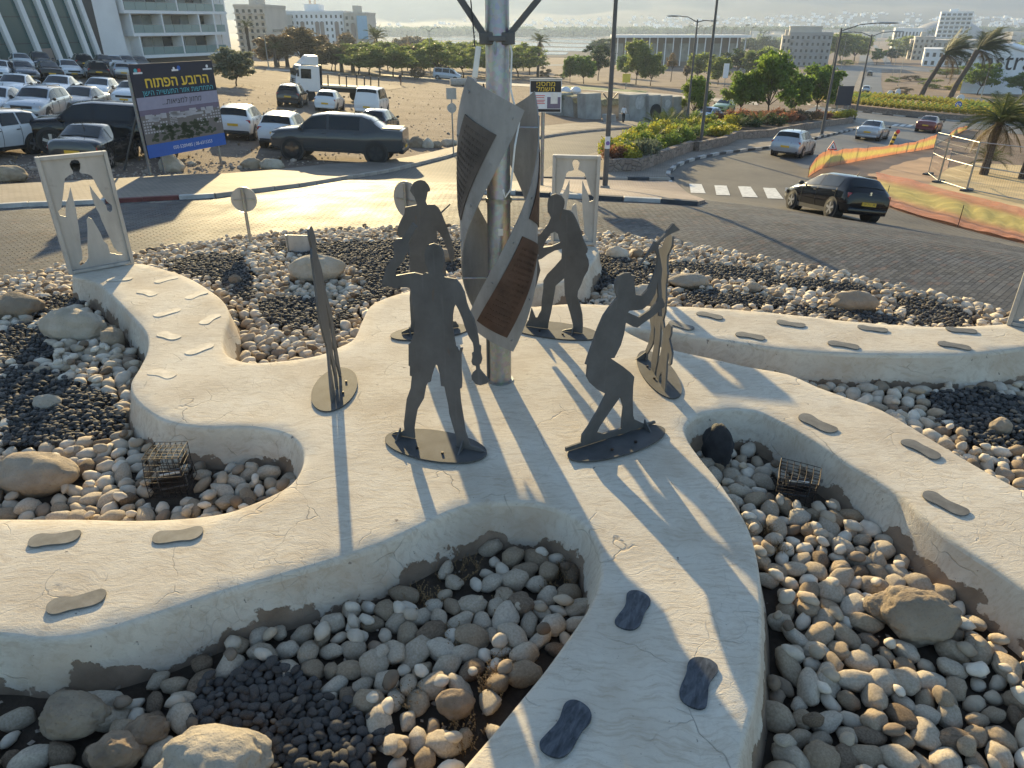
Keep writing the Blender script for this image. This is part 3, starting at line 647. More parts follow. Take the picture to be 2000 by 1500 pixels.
figure('steel_figure', 'dark steel cut-out man in shorts holding a pan, nearest the camera', (768,852), (943,887), [fm], (.52, .26, -.04), [(785,855),(905,880)])
bmn = zc(*Z2, [(550,75),(610,90),(655,135),(680,190),(680,225),(650,235),(635,310),(622,360),(640,405),(740,405),(790,440),(825,500),(940,395),(955,405),(835,520),(890,660),(940,800),(965,880),(985,980),(1010,1050),(1000,1110),(975,1190),(950,1150),(930,1060),(900,960),(850,860),(810,790),(770,755),(775,900),(785,1000)])
bmn += zc(*Z1, [(420,170),(440,330),(455,430),(470,545),(490,545),(510,575),(505,600),(440,600),(420,480),(380,330),(350,260),(320,330),(300,420),(275,520),(262,600),(240,632),(145,640),(147,612),(200,585),(205,560),(200,480),(196,400),(202,330)])
bmn += zc(*Z2, [(410,1200),(400,1050),(380,930),(310,865),(265,830),(250,770),(255,700),(300,600),(340,520),(350,440),(505,410),(500,380),(470,300),(440,265),(415,225),(425,165),(470,105),(510,82)])
figure('steel_figure', 'dark steel cut-out man in a helmet standing behind the pan holder', (784,656), (895,643), [bmn], (.52, .24, -.02), [(800,654)])
ben = zc(*Z3, [(310,85),(355,100),(385,140),(388,180),(378,225),(430,235),(465,265),(500,330),(540,430),(555,490),(580,550),(600,590),(595,625),(580,635),(605,690),(612,740),(600,790),(565,850),(540,920),(510,980),(505,1030),(530,1100),(550,1190),(555,1280),(550,1383),(380,1368),(365,1350),(400,1328),(455,1320),(470,1305),(460,1260),(440,1180),(410,1080),(390,1000),(385,860),(350,890),(305,930),(295,1000),(275,1110),(262,1180),(240,1270),(235,1345),(30,1325),(60,1240),(85,1130),(120,1215),(140,1215),(175,1150),(180,1060),(195,950),(195,880),(230,820),(290,760),(360,680),(365,590),(300,605),(235,640),(180,680),(145,690),(165,790),(130,920),(95,1010),(60,1110),(20,1100),(20,900),(60,720),(60,640),(80,570),(110,520),(170,450),(240,360),(265,300),(255,290),(250,270),(235,255),(232,180),(240,130),(265,100)])
benh = zc(*Z3, [(300,432),(325,450),(340,500),(348,530),(270,565),(190,578),(215,520),(260,450)])
figure('steel_figure', 'dark steel cut-out man bending forward over a shovel right of the pole', (1026,640), (1138,655), [ben, benh], (.62, .27, .0), [(1120,653)])
cro = zc(*Z4, [(345,440),(345,405),(365,370),(400,352),(440,350),(445,368),(470,370),(460,395),(465,440),(470,485),(510,490),(545,450),(575,380),(590,340),(600,300),(604,250),(590,215),(560,225),(505,300),(495,300),(545,235),(580,175),(585,160),(600,165),(625,140),(655,110),(665,90),(700,50),(740,90),(690,110),(650,135),(612,180),(608,200),(625,290),(632,330),(625,400),(630,500),(648,540),(645,560),(630,570),(630,617),(612,615),(612,587),(570,620),(520,655),(480,685),(455,680),(410,655),(400,720),(380,790),(340,870),(318,872),(345,890),(390,920),(440,960),(462,985),(455,1040),(452,1130),(455,1220),(462,1245),(495,1260),(525,1273),(590,1256),(590,1292),(45,1458),(45,1418),(140,1385),(145,1340),(180,1290),(240,1190),(290,1090),(240,1065),(195,1025),(172,985),(178,910),(165,910),(180,860),(215,760),(240,690),(275,610),(310,560),(360,500),(350,470)])
croh1 = zc(*Z4, [(378,1105),(396,1170),(388,1240),(385,1300),(275,1333),(235,1322),(250,1290),(310,1200)])
croh2 = zc(*Z4, [(432,582),(510,575),(555,540),(590,480),(603,410),(610,500),(600,530),(560,575),(490,622),(422,592)])
figure('steel_figure', 'dark steel cut-out man crouching with a raised pick at the front right', (1103,887), (1279,831), [cro, croh1, croh2], (.56, .21, -.10), [(1255,838)])
wom = zc(*Z4, [(688,112),(703,130),(699,180),(688,212),(672,245),(668,300),(672,360),(662,420),(662,520),(657,590),(645,640),(652,690),(662,680),(680,658),(695,680),(692,725),(682,758),(692,800),(700,840),(692,910),(682,918),(682,850),(675,835),(668,900),(663,980),(655,1095),(640,1085),(632,1060),(638,985),(635,955),(622,985),(617,1042),(600,1020),(607,950),(632,830),(640,765),(645,720),(632,650),(625,760),(608,900),(592,980),(587,1008),(568,978),(572,900),(590,790),(598,700),(590,668),(588,760),(575,800),(545,850),(541,905),(522,872),(535,830),(560,770),(572,700),(565,640),(568,560),(575,470),(592,390),(603,300),(612,210),(638,195),(655,150),(672,120)])
figure('steel_figure', 'pale lit steel cut-out of a woman leading a child by the hand', (1256,696), (1301,772), [wom], (.62, .20, .05), [(1262,705)])
thi = zc(*Z5, [(60,42),(75,60),(95,130),(105,200),(105,240),(125,310),(145,380),(158,450),(178,560),(205,650),(222,700),(232,770),(248,880),(264,990),(282,1100),(292,1160),(300,1215),(290,1215),(278,1165),(262,1110),(240,960),(215,790),(190,690),(168,600),(190,740),(215,900),(235,1040),(262,1180),(275,1295),(262,1300),(250,1200),(225,1090),(207,1020),(215,1120),(235,1250),(250,1340),(256,1425),(232,1432),(222,1350),(215,1280),(200,1080),(190,990),(160,880),(135,790),(120,700),(105,560),(85,400),(70,290),(70,210),(50,130),(45,70)])
figure('steel_figure', 'dark steel cut-out figure standing edge-on at the left of the group', (649,790), (666,735), [thi], (.52, .24, .02), [])
# ---- walk-through frames with a person cut out of the panel
FR = ((60, 280), 5.36)
CUT = [(460,168),(500,180),(520,215),(520,260),(510,300),(530,315),(600,320),(640,345),(670,400),(690,440),(740,530),(800,610),(850,650),(855,700),(830,720),(800,700),(790,650),(720,580),(650,490),(615,435),(630,520),(660,620),(690,690),(715,730),(740,800),(800,930),(840,1020),(870,1090),(910,1130),(960,1145),(960,1165),(920,1165),(880,1155),(830,1145),(800,1050),(760,1020),(730,940),(690,870),(640,790),(600,770),(585,800),(595,900),(595,1000),(595,1060),(605,1200),(570,1255),(520,1280),(510,1245),(540,1210),(540,1150),(525,1080),(515,960),(490,800),(470,680),(440,560),(415,460),(395,560),(370,640),(365,720),(370,770),(300,750),(285,710),(320,680),(330,600),(345,480),(355,370),(400,335),(445,315),(440,290),(415,250),(405,215),(425,180)]
def frame(label, b0, b1, topv, cut_local=None, mirror=False):
    p0, p1 = P(*b0), P(*b1); d = p1 - p0; W = d.length; d.normalize(); n = Vector((-d.y, d.x, 0)); mid = (p0 + p1) / 2
    H = VP(p0, p1, [((b0[0] + b1[0]) / 2, topv)])[0].z
    root = empty('cutout_frame', mid, math.atan2(d.y, d.x), label, 'frame', 'steel frames with a cut-out person')
    fw, fd = .055, .12
    mb = MB()
    for s in (-1, 1): mb.box((s * (W / 2 - fw / 2), 0, H / 2), (fw, fd, H))
    mb.box((0, 0, H - fw / 2), (W - 2 * fw - .004, fd - .004, fw)); mb.box((0, 0, .03), (W - 2 * fw - .004, fd - .004, .05)); mb.build('frame', M['panel'], root, bevel=.004)
    w, h = W / 2 - fw + .004, H - fw + .004
    rect = [Vector((-w, 0, .05)), Vector((w, 0, .05)), Vector((w, 0, h)), Vector((-w, 0, h))]
    hole = [Vector(((-a if mirror else a) * W, 0, b * H)) for a, b in cut_local]
    plate([rect, hole], (0, 1, 0), .012).build('cutout_panel', M['panel'], root)
    return root, W, H
# the cut-out outline measured once on the left frame, in fractions of its width and height
_p0, _p1 = P(134.6, 535.6), P(261.5, 513); _d = (_p1 - _p0); _W = _d.length; _d.normalize(); _m = (_p0 + _p1) / 2; _H = VP(_p0, _p1, [(198, 295)])[0].z
CL = [((q - _m).dot(_d) / _W, q.z / _H) for q in VP(_p0, _p1, zc(*FR, CUT))]
frame('leaning-looking steel frame with a walking man cut out, at the left of the roundabout', (134.6,535.6), (261.5,513), 295, CL)
frame('steel frame with a man cut out, behind the bending figure by the road', (1076,474), (1164,478), 303, CL, True)
frame('steel frame cut by the right edge of the picture at the end of the arm', (1966,632), (2075,652), 470, CL)

# ---- the pole with its helical ribbons
def pole():
    b = P(977, 742); x0, y0 = b.x, b.y
    root = empty('sculpture_pole', (x0, y0, 0), 0, 'tall galvanised pole wrapped by two curved metal ribbons with bronze plaques', 'pole')
    MB().tube([(0, 0, -.02), (0, 0, 1.45), (0, 0, 1.46), (0, 0, 2.25), (0, 0, 2.26), (0, 0, 9.5)], [.125, .122, .119, .118, .115, .085], 28).build('shaft', M['galv'], root, smooth=True)
    MB().tube([(0, 0, 0), (0, 0, .014)], .15, 24).build('base_ring', M['galv'], root)
    RB = .385; da, dz = .472, .882
    def rib(start, sgn, length, s0=0.0, s1=None, w0=-.305, w1=.305, off=0.0, th=.012, ns=40, nw=10):
        s1 = length if s1 is None else s1; vs = []; fs = []
        for layer in (0, 1):
            for i in range(ns + 1):
                for j in range(nw + 1):
                    s = s0 + (s1 - s0) * i / ns; w = w0 + (w1 - w0) * j / nw
                    if sgn < 0: a, z = start[0] - da * s + dz * w, start[1] - dz * s - da * w
                    else: a, z = start[0] + da * s + dz * w, start[1] + dz * s - da * w
                    ph = a / .385; r = RB + off + (th if layer else 0)
                    vs.append((r * math.sin(ph), -r * math.cos(ph), z))
        n1 = (ns + 1) * (nw + 1)
        for i in range(ns):
            for j in range(nw):
                a = i * (nw + 1) + j; q = (a, a + 1, a + nw + 2, a + nw + 1); fs.append(q[::-1]); fs.append(tuple(k + n1 for k in q))
        edge = [(i * (nw + 1), (i + 1) * (nw + 1)) for i in range(ns)] + [((i + 1) * (nw + 1) + nw, i * (nw + 1) + nw) for i in range(ns)]
        edge += [(j + 1, j) for j in range(nw)] + [(ns * (nw + 1) + j, ns * (nw + 1) + j + 1) for j in range(nw)]
        for a, b2 in edge: fs.append((a, b2, b2 + n1, a + n1))
        m = MB(); m.v = vs; m.f = fs; m.m = [0] * len(fs); return m
    A, B = (-.01, 3.03), (-.125, .66)
    for start, sgn, L in ((A, -1, 2.46), (B, 1, 2.5)):
        rb = rib(start, sgn, L).build('ribbon', M['ribbon'], root, smooth=True)
        s0, s1 = (.30, 1.25) if sgn < 0 else (.12, 1.12)
        pq = rib(start, sgn, L, s0, s1, -.185, .165, .014, .01).build('plaque', M['bronze' if sgn > 0 else 'plaque_dark'], rb, smooth=True)
        if sgn > 0: rib(start, sgn, L, 1.30, 2.2, -.185, .165, .014, .01).build('plaque', M['bronze'], rb, smooth=True)
        # raised lettering too worn to read: rows of short relief strokes
        mb = MB()
        for row in range(15):
            s = s0 + .07 + row * .058 + (.0 if sgn < 0 else 0); w = -.13
            while w < .11:
                l = nrng.uniform(.008, .02); k = rib(start, sgn, L, s, s + .024, w, w + l, .022, .007, 1, 1); mb.add(k.v, k.f); w += l + nrng.uniform(.006, .02)
        o = mb.build('relief', M['bronze' if sgn > 0 else 'plaque_dark'], pq); o['kind'] = 'stuff'
        bb = MB()
        for s in np.linspace(.1, L - .1, 6):
            for w in (-.235, .235):
                k = rib(start, sgn, L, s, s + .018, w - .009, w + .009, .012, .012, 1, 1); bb.add(k.v, k.f)
        bb.build('rivets', M['ribbon'], rb)['kind'] = 'stuff'
    for z in (2.02, 2.7, 1.2):
        MB().tube([(.122 * math.cos(a), .122 * math.sin(a), z - .03) for a in (0,)] + [(.122, 0, z + .03)], .001, 3)
        c = MB().tube([(0, 0, z - .022), (0, 0, z + .022)], .131, 24); c.tube([(-.385, 0, z), (-.13, 0, z)], .011, 8); c.tube([(.13, 0, z), (.385, 0, z)], .011, 8)
        c.build('clamp', M['galv'], root, smooth=True)
    zt = 3.47   # two raised arms for floodlights
    c = MB().box((-.10, -.06, zt), (.12, .1, .1)); c.box((.10, -.06, zt), (.12, .1, .1)); c.box((0, -.135, zt), (.16, .02, .045)); c.build('arm_clamp', M['steel'], root, bevel=.006)
    MB().bar((-.115, -.06, zt + .02), (-.375, -.1, zt + .39), .055).build('arm', M['steel'], root)
    MB().bar((.10, -.06, zt + .02), (.40, -.06, zt + .35), .055).build('arm', M['steel'], root)
    MB().tube([(-.02, -.15, zt - .02), (-.01, -.155, zt - .08), (-.02, -.15, zt - .13), (-.035, -.15, zt - .08), (-.02, -.15, zt - .02)], .006, 6).build('shackle', M['galv'], root)
    MB().tube([(-.24, -.12, zt + .49), (-.232, -.12, zt + .37)], [.032, .038], 10).build('plug', M['black_plastic'], root, smooth=True)
    MB().tube([(-.24, -.12, zt + 1.6), (-.25, -.12, zt + .9), (-.24, -.12, zt + .45)], .008, 6).build('cable', M['black_plastic'], root)
    MB().tube([(-.232, -.12, zt + .37), (-.22, -.12, zt + .2), (-.205, -.12, zt + .02), (-.20, -.14, zt - .06)], .006, 6).build('cable', M['black_plastic'], root)
    MB().box((-.185, -.16, zt - .19), (.05, .025, .26), mat=Matrix.Translation((-.185, -.16, zt - .19)) @ Matrix.Rotation(R(9), 4, 'Y') @ Matrix.Rotation(R(0), 4, 'Z')).build('adapter', M['white_plastic'], root, bevel=.005)
    MB().tube([(-.13, -.14, 3.10), (-.10, -.155, 2.98), (-.03, -.17, 2.86)], .007, 6).build('cable', M['black_plastic'], root)
    MB().tube([(-.03, -.17, 2.87), (.0, -.18, 2.72)], [.022, .02], 8).build('plug', M['black_plastic'], root)
    MB().tube([(.12, -.09, zt - .05), (.13, -.10, 3.35), (.12, -.14, 3.05), (.16, -.2, 2.9), (.2, -.25, 2.78), (.16, -.42, 2.6), (.12, -.42, 2.2), (.07, -.41, 2.13), (.05, -.4, 2.2)], .009, 6).build('cable', M['white_plastic'], root)
    MB().box((.02, -.121, 1.72), (.05, .006, .07)).build('sticker', M['white_plastic'], root)
    MB().tube([(-.135, -.03, 0), (-.135, -.03, .75)], .014, 8).build('conduit', M['steel'], root)
pole()

# ---- two rusty wire cages guarding floodlights
def cage(name, label, u, v, w, h, rz, crush):
    c = P(u, v, -.36); root = empty(name, (c.x, c.y, float(zbed(c.x, c.y)) + .03), rz, label, 'wire cage', 'wire cages over floodlights')
    def warp(p):
        q = Vector(p); n = noise.noise_vector(q * 3 + Vector((crush * 9, 0, 0))); return q + n * .035 * crush
    nx, nz = 6, 7
    for i in range(nx + 1):
        x = -w / 2 + w * i / nx
        pts = [(x, -w / 2, 0), (x, -w / 2, h * .5), (x, -w / 2, h), (x, 0, h), (x, w / 2, h), (x, w / 2, h * .5), (x, w / 2, 0)]
        MB().tube([warp(p) for p in pts], .0036, 5).build('wire', M['rust_wire'], root)
    for k in range(nz + 1):
        z = h * k / nz; pts = [(-w / 2, -w / 2, z), (0, -w / 2, z), (w / 2, -w / 2, z), (w / 2, 0, z), (w / 2, w / 2, z), (0, w / 2, z), (-w / 2, w / 2, z), (-w / 2, 0, z), (-w / 2, -w / 2, z)]
        MB().tube([warp(Vector(p) * 1.012) for p in pts], .0036, 5).build('wire', M['rust_wire'], root)
    for k in range(1, nx):
        y = -w / 2 + w * k / nx; MB().tube([warp((-w / 2, y, h * .99)), warp((0, y, h * .99)), warp((w / 2, y, h * .99))], .0036, 5).build('wire', M['rust_wire'], root)
    fl = empty('floodlight', (c.x, c.y, float(zbed(c.x, c.y)) + .05), rz + .3, ('small floodlight inside the ' + ('left' if u < 1000 else 'right') + ' wire cage'), 'floodlight', 'floodlights inside the cages')
    MB().box((0, 0, .12), (.2, .09, .16), mat=Matrix.Translation((0, 0, .12)) @ Matrix.Rotation(R(35), 4, 'X')).build('housing', M['black_plastic'], fl, bevel=.01)
    MB().box((0, -.04, .15), (.17, .012, .12), mat=Matrix.Translation((0, -.035, .155)) @ Matrix.Rotation(R(35), 4, 'X')).build('lens', M['white_plastic'], fl)
    MB().tube([(-.12, 0, .12), (-.12, 0, 0), (.12, 0, 0), (.12, 0, .12)], .01, 6).build('bracket', M['steel'], fl)
cage('wire_cage', 'crushed dark wire cage standing upright in the left bed', 340, 950, .32, .44, R(4), 1.0)
cage('wire_cage', 'rusty square wire cage tilted in the right pit', 1552, 965, .34, .28, R(-28), 1.1)
def slab():
    c = P(1398, 905, -.35); root_z = float(zbed(c.x, c.y)); V = []
    V, F = blob(77, 4, .25, (.055, .20, .26), 1.6, .06); o = link('charred_slab', np_mesh('charred_slab', V, F, M['charcoal']), loc=(c.x + .02, c.y + .06, root_z + .2)); o.rotation_euler = (R(-12), R(16), R(28))
    tag(o, 'black charred slab leaning on the rim of the right pit', 'slab')
slab()
def bits():
    c = P(205, 1312, -.38); o = MB().tube([(-.045, -.03, 0), (.045, .035, .02)], .011, 8).build('blue_stub', M['bluepl'], loc=(c.x, c.y, c.z + .04)); tag(o, 'little blue plastic stub at the foot of the peeling wall', 'litter')
    c = P(1407, 690, -.3); o = MB().box((0, 0, 0), (.09, .05, .012), R(20)).build('dark_shard', M['charcoal'], loc=(c.x, c.y, -.26)); o.rotation_euler = (.3, -.4, .5); tag(o, 'small dark shard on cobbles under the upper right arm', 'litter')
bits()
# ================================================================== GROUND, ROADS, KERBS
def ground_mats():
    n = N('dirt'); p = n.pos(); f = n.noise(p, .25, 9, .65); g = n.noise(p, 2.5, 8, .7)
    b = n.ramp(f, [(.3, (.15, .108, .082)), (.5, (.225, .168, .128)), (.7, (.30, .235, .185))])
    b = n.mix(n.ramp(g, [(.4, 0.0), (.75, .6)]), b, (.145, .105, .075)); tr = n.noise(n.scalev(p, (.25, 2.2, 1), (0, 0, R(28))), 1.0, 5, .6, 1.0)
    b = n.mix(n.ramp(tr, [(.55, 0.0), (.7, .35)]), b, (.36, .285, .225))
    sp_ = n.ramp(n.noise(p, 22, 3, .7), [(.64, 0.0), (.70, .7)]); b = n.mix(sp_, b, (.52, .45, .36))
    n.set(b, .95, spec=.15); n.bump(n.noise(p, 7, 9, .75), .9, .06); M['dirt'] = n.m
    n = N('asphalt'); p = n.pos(); f = n.noise(p, .5, 7, .6); b = n.ramp(f, [(.3, (.060, .060, .060)), (.7, (.105, .102, .098))])
    b = n.mix(n.ramp(n.noise(p, .12, 4), [(.45, 0.0), (.62, .4)]), b, (.16, .145, .125)); n.set(b, .62, spec=.4); n.bump(n.noise(p, 50, 4), .3, .01); M['asphalt'] = n.m
    n = N('joint_sand'); p = n.pos(); t = n.new('ShaderNodeTexBrick'); t.inputs['Scale'].default_value = 2.3; t.inputs['Mortar Size'].default_value = .035; t.inputs['Brick Width'].default_value = .5; t.inputs['Row Height'].default_value = .25
    for k_, v_ in (('Color1', (.10, .097, .093, 1)), ('Color2', (.08, .078, .076, 1)), ('Mortar', (.17, .15, .125, 1))): t.inputs[k_].default_value = v_
    n.L(n.scalev(p, (1, 1, 1), (0, 0, R(-45))), t.inputs['Vector']); n.set(n.mix(1.0, t.outputs['Color'], n.ramp(n.noise(p, .4, 6), [(.3, (.8,) * 3), (.7, (1.35, 1.3, 1.2))]), 'MULTIPLY'), .8, spec=.25); ln = n.new('ShaderNodeVectorMath', operation='LENGTH'); n.L(p, ln.inputs[0]); near = n.math('LESS_THAN', ln.outputs['Value'], 26.8); bc = n.b.inputs['Base Color'].links[0].from_socket; n.set(n.mix(near, bc, (.26, .225, .18))); M['joint'] = n.m
    n = N('grey_paver'); p = n.pos(); a = n.new('ShaderNodeAttribute', attribute_name='tint'); oi = n.new('ShaderNodeObjectInfo')
    f = n.noise(p, .35, 6, .65); b = n.mix(1.0, a.outputs['Color'], n.ramp(f, [(.3, (.75, .75, .78)), (.7, (1.3, 1.25, 1.18))]), 'MULTIPLY')
    b = n.mix(n.ramp(n.noise(n.scalev(p, (.25, 1.6, 1), (0, 0, R(8))), .5, 6, .65), [(.5, 0.0), (.72, .55)]), b, (.17, .155, .135)); b = n.mix(n.ramp(n.noise(p, 1.1, 5, .7), [(.60, 0.0), (.70, .6)]), b, (.045, .043, .042)); n.set(b, n.ramp(n.noise(p, .8, 5), [(.3, .58), (.7, .74)]), spec=.15); n.bump(n.noise(p, 60, 3), .25, .006); M['paver'] = n.m
    def brick(name, c1, c2, mort, sx, rough=.8, rz=0.0):
        n = N(name); p = n.scalev(n.pos(), (1, 1, 1), (0, 0, rz)); t = n.new('ShaderNodeTexBrick'); t.inputs['Scale'].default_value = sx; t.inputs['Mortar Size'].default_value = .03
        t.inputs['Brick Width'].default_value = .5; t.inputs['Row Height'].default_value = .25
        for k, v in (('Color1', c1), ('Color2', c2), ('Mortar', mort)): t.inputs[k].default_value = v + (1,)
        n.L(p, t.inputs['Vector']); b = n.mix(1.0, t.outputs['Color'], n.ramp(n.noise(p, .6, 6), [(.3, (.75,) * 3), (.7, (1.2,) * 3)]), 'MULTIPLY')
        n.set(b, rough, spec=.3); n.bump(t.outputs['Fac'], -.4, .01); M[name] = n.m
    brick('sidewalk_brick', (.30, .245, .19), (.24, .20, .16), (.17, .14, .11), 2.3, .8, .2)
    brick('red_brick', (.27, .19, .15), (.21, .155, .125), (.33, .28, .23), 2.3, .7, .1)
    M['kerb_plain'] = simple('kerb_concrete', (.40, .35, .295), .85, 0, .2, 3, .3); M['kerb_red'] = simple('kerb_red_paint', (.14, .04, .035), .75, 0, .3, 5, .3)
    M['kerb_white'] = simple('kerb_white_paint', (.46, .445, .415), .75, 0, .2, 5, .3); M['kerb_black'] = simple('kerb_black_paint', (.045, .05, .058), .7, 0, .3, 5, .3)
    M['road_paint'] = simple('worn_road_paint', (.62, .61, .57), .75, 0, .25, 6, .2)
    n = N('pond_water'); p = n.pos(); n.set((.16, .20, .22), .12, spec=.9); n.bump(n.noise(p, .15, 4), .05, .3); M['water'] = n.m
    M['sand'] = simple('yellow_sand', (.50, .37, .19), .95, 0, .25, .8, .5, bscale=5); M['orange_dirt'] = simple('orange_dirt', (.40, .25, .15), .95, 0, .25, .5, .5, bscale=5)
ground_mats()
def grade():
    def axis(lo, hi, step, far, k=1.10):
        c = list(np.arange(lo, hi + .01, step)); d = step; x = hi
        while x < far: d *= k; x += d; c.append(x)
        d = step; x = lo
        while x > -far if lo < 0 else False:
            d *= k; x -= d; c.insert(0, x)
        return np.array(c)
    xs = axis(-55, 55, 1.0, 3600); ys = axis(-8, 120, 1.0, 3200); ys = ys[ys > -60] if True else ys
    gx, gy = np.meshgrid(xs, ys); z = terrain(gx, gy); rough = np.array([noise.noise(Vector((a * .5, b * .5, 0))) for a, b in zip(gx.ravel(), gy.ravel())]).reshape(gx.shape)
    V = np.stack([gx.ravel(), gy.ravel(), (z + 0 * rough).ravel()], 1); w = len(xs); I = np.arange((len(ys) - 1) * w).reshape(-1, w)[:, :-1].ravel()
    F = np.stack([I, I + 1, I + 1 + w, I + w], 1); o = link('ground', np_mesh('ground', V, F, M['dirt'])); tag(o, 'bare tan earth of the hillside and plain', kind='structure')
grade()
def litter_on_lot():
    b1 = [blob(800 + i, 1, .3, (1, .8, .6), 1.3) for i in range(4)]; VV = []; FF = []; off = 0; CC = []
    for _ in range(3800):
        if nrng.random() < .55: u, v = nrng.uniform(-20, 1050), 165 + 190 * nrng.random() ** 1.3
        else: u, v = nrng.uniform(-20, 900), nrng.uniform(318, 356)
        if v > 345 - max(0, u - 250) * .085 + 6: continue
        p = G(u, v); s = nrng.uniform(.02, .07) * (1 + (nrng.random() < .06) * 1.5); V, F = b1[int(nrng.integers(0, 4))]; VV.append(V * s + np.array((p.x, p.y, p.z + s * .2))); FF.append(F + off); off += len(V); c = nrng.uniform(.18, .5); CC.append(np.tile((c, c * .8, c * .63, 1), (len(V), 1)))
    o = link('gravel', np_mesh('gravel', np.concatenate(VV), np.concatenate(FF), M['stone_tint'], True, np.concatenate(CC))); tag(o, 'loose stones strewn over the dirt lot', 'gravel', kind='stuff')
    mb = MB()
    for _ in range(170):
        u, v = nrng.uniform(-20, 1000), 150 + 200 * nrng.random()
        if v > 340 - max(0, u - 250) * .085: continue
        p = G(u, v); h = nrng.uniform(.08, .28)
        for k in range(9):
            a = nrng.uniform(0, 6.28); q = p + Vector((math.cos(a) * h * .8, math.sin(a) * h * .8, h * nrng.uniform(.4, 1))); e = Vector((-math.sin(a), math.cos(a), 0)) * .02; mb.add([p - e, p + e, q], [(0, 1, 2)])
    o = mb.build('dry_scrub', M['dry']); tag(o, 'dry scrub tufts on the dirt lot', 'scrub', kind='stuff')
litter_on_lot()
def sheet(name, poly_px, lift, mat, label, step=1.5, smooth_n=0, world_poly=None, kind='structure', parent=None):
    if world_poly is None:
        pp = [G(u, v) for u, v in poly_px]; poly = np.array([(p.x, p.y) for p in pp])
    else: poly = np.array(world_poly)
    if smooth_n: poly = catmull(poly, smooth_n)
    poly = densify(poly, step); n = len(poly); x0, y0 = poly.min(0); x1, y1 = poly.max(0)
    gx, gy = np.meshgrid(np.arange(x0, x1, step), np.arange(y0, y1, step)); gx, gy = gx.ravel(), gy.ravel(); ok = inside(poly, gx, gy)
    if ok.any(): ok &= polydist(poly, gx, gy) > step * .4
    co = [Vector(p) for p in poly] + [Vector(p) for p in zip(gx[ok], gy[ok])]
    vs, es, fs, *_ = geometry.delaunay_2d_cdt(co, [(i, (i + 1) % n) for i in range(n)], [], 1, 1e-4)
    xy = np.array([(v.x, v.y) for v in vs]); z = terrain(xy[:, 0], xy[:, 1]) + lift
    V = [(a, b, c) for (a, b), c in zip(xy, z)]; bset = None
    F = [tuple(f) for f in fs]
    if lift > .06:  # a raised pavement gets sides
        base = len(V); V += [(a, b, float(terrain(a, b)) - .1) for a, b in poly]; F += [(i, (i + 1) % n, base + (i + 1) % n, base + i) for i in range(n)]
    o = link(name, mesh(name, V, F, mat), parent)
    if label: tag(o, label, kind=kind)
    return o, poly
ROAD_PX = [(-500,470),(-200,428),(0,407),(120,402),(250,396),(420,387),(520,374),(600,364),(700,347),(800,327),(870,309),(905,299),(1000,281),(1045,272),(1110,262),(1180,255),(1290,247),(1400,241),(1480,237),
 (1700,225),(1700,262),(1640,262),(1500,292),(1420,308),(1560,318),(1590,338),(1640,368),(1735,408),(1870,445),(2000,478),(2300,565),(2600,700),(2600,900),(2100,820),(1500,560),(1100,520),(600,520),(200,560),(-300,660),(-600,700)]
ROAD_PX = [(-500,470),(-200,428),(0,407),(120,402),(250,396),(420,387),(520,374),(600,364),(700,347),(800,327),(870,309),(905,299),(1000,281),(1045,272),(1110,262),(1180,255),(1290,247),(1400,241),(1480,237),(1560,236),(1640,250),(1660,242),(1700,244),(1640,262),(1500,292)]
ROAD_PX += [(1560,318),(1590,338),(1640,368),(1735,408),(1870,445),(2000,478),(2300,565),(2700,690)]
_rw = [(G(u, v).x, G(u, v).y) for u, v in ROAD_PX]
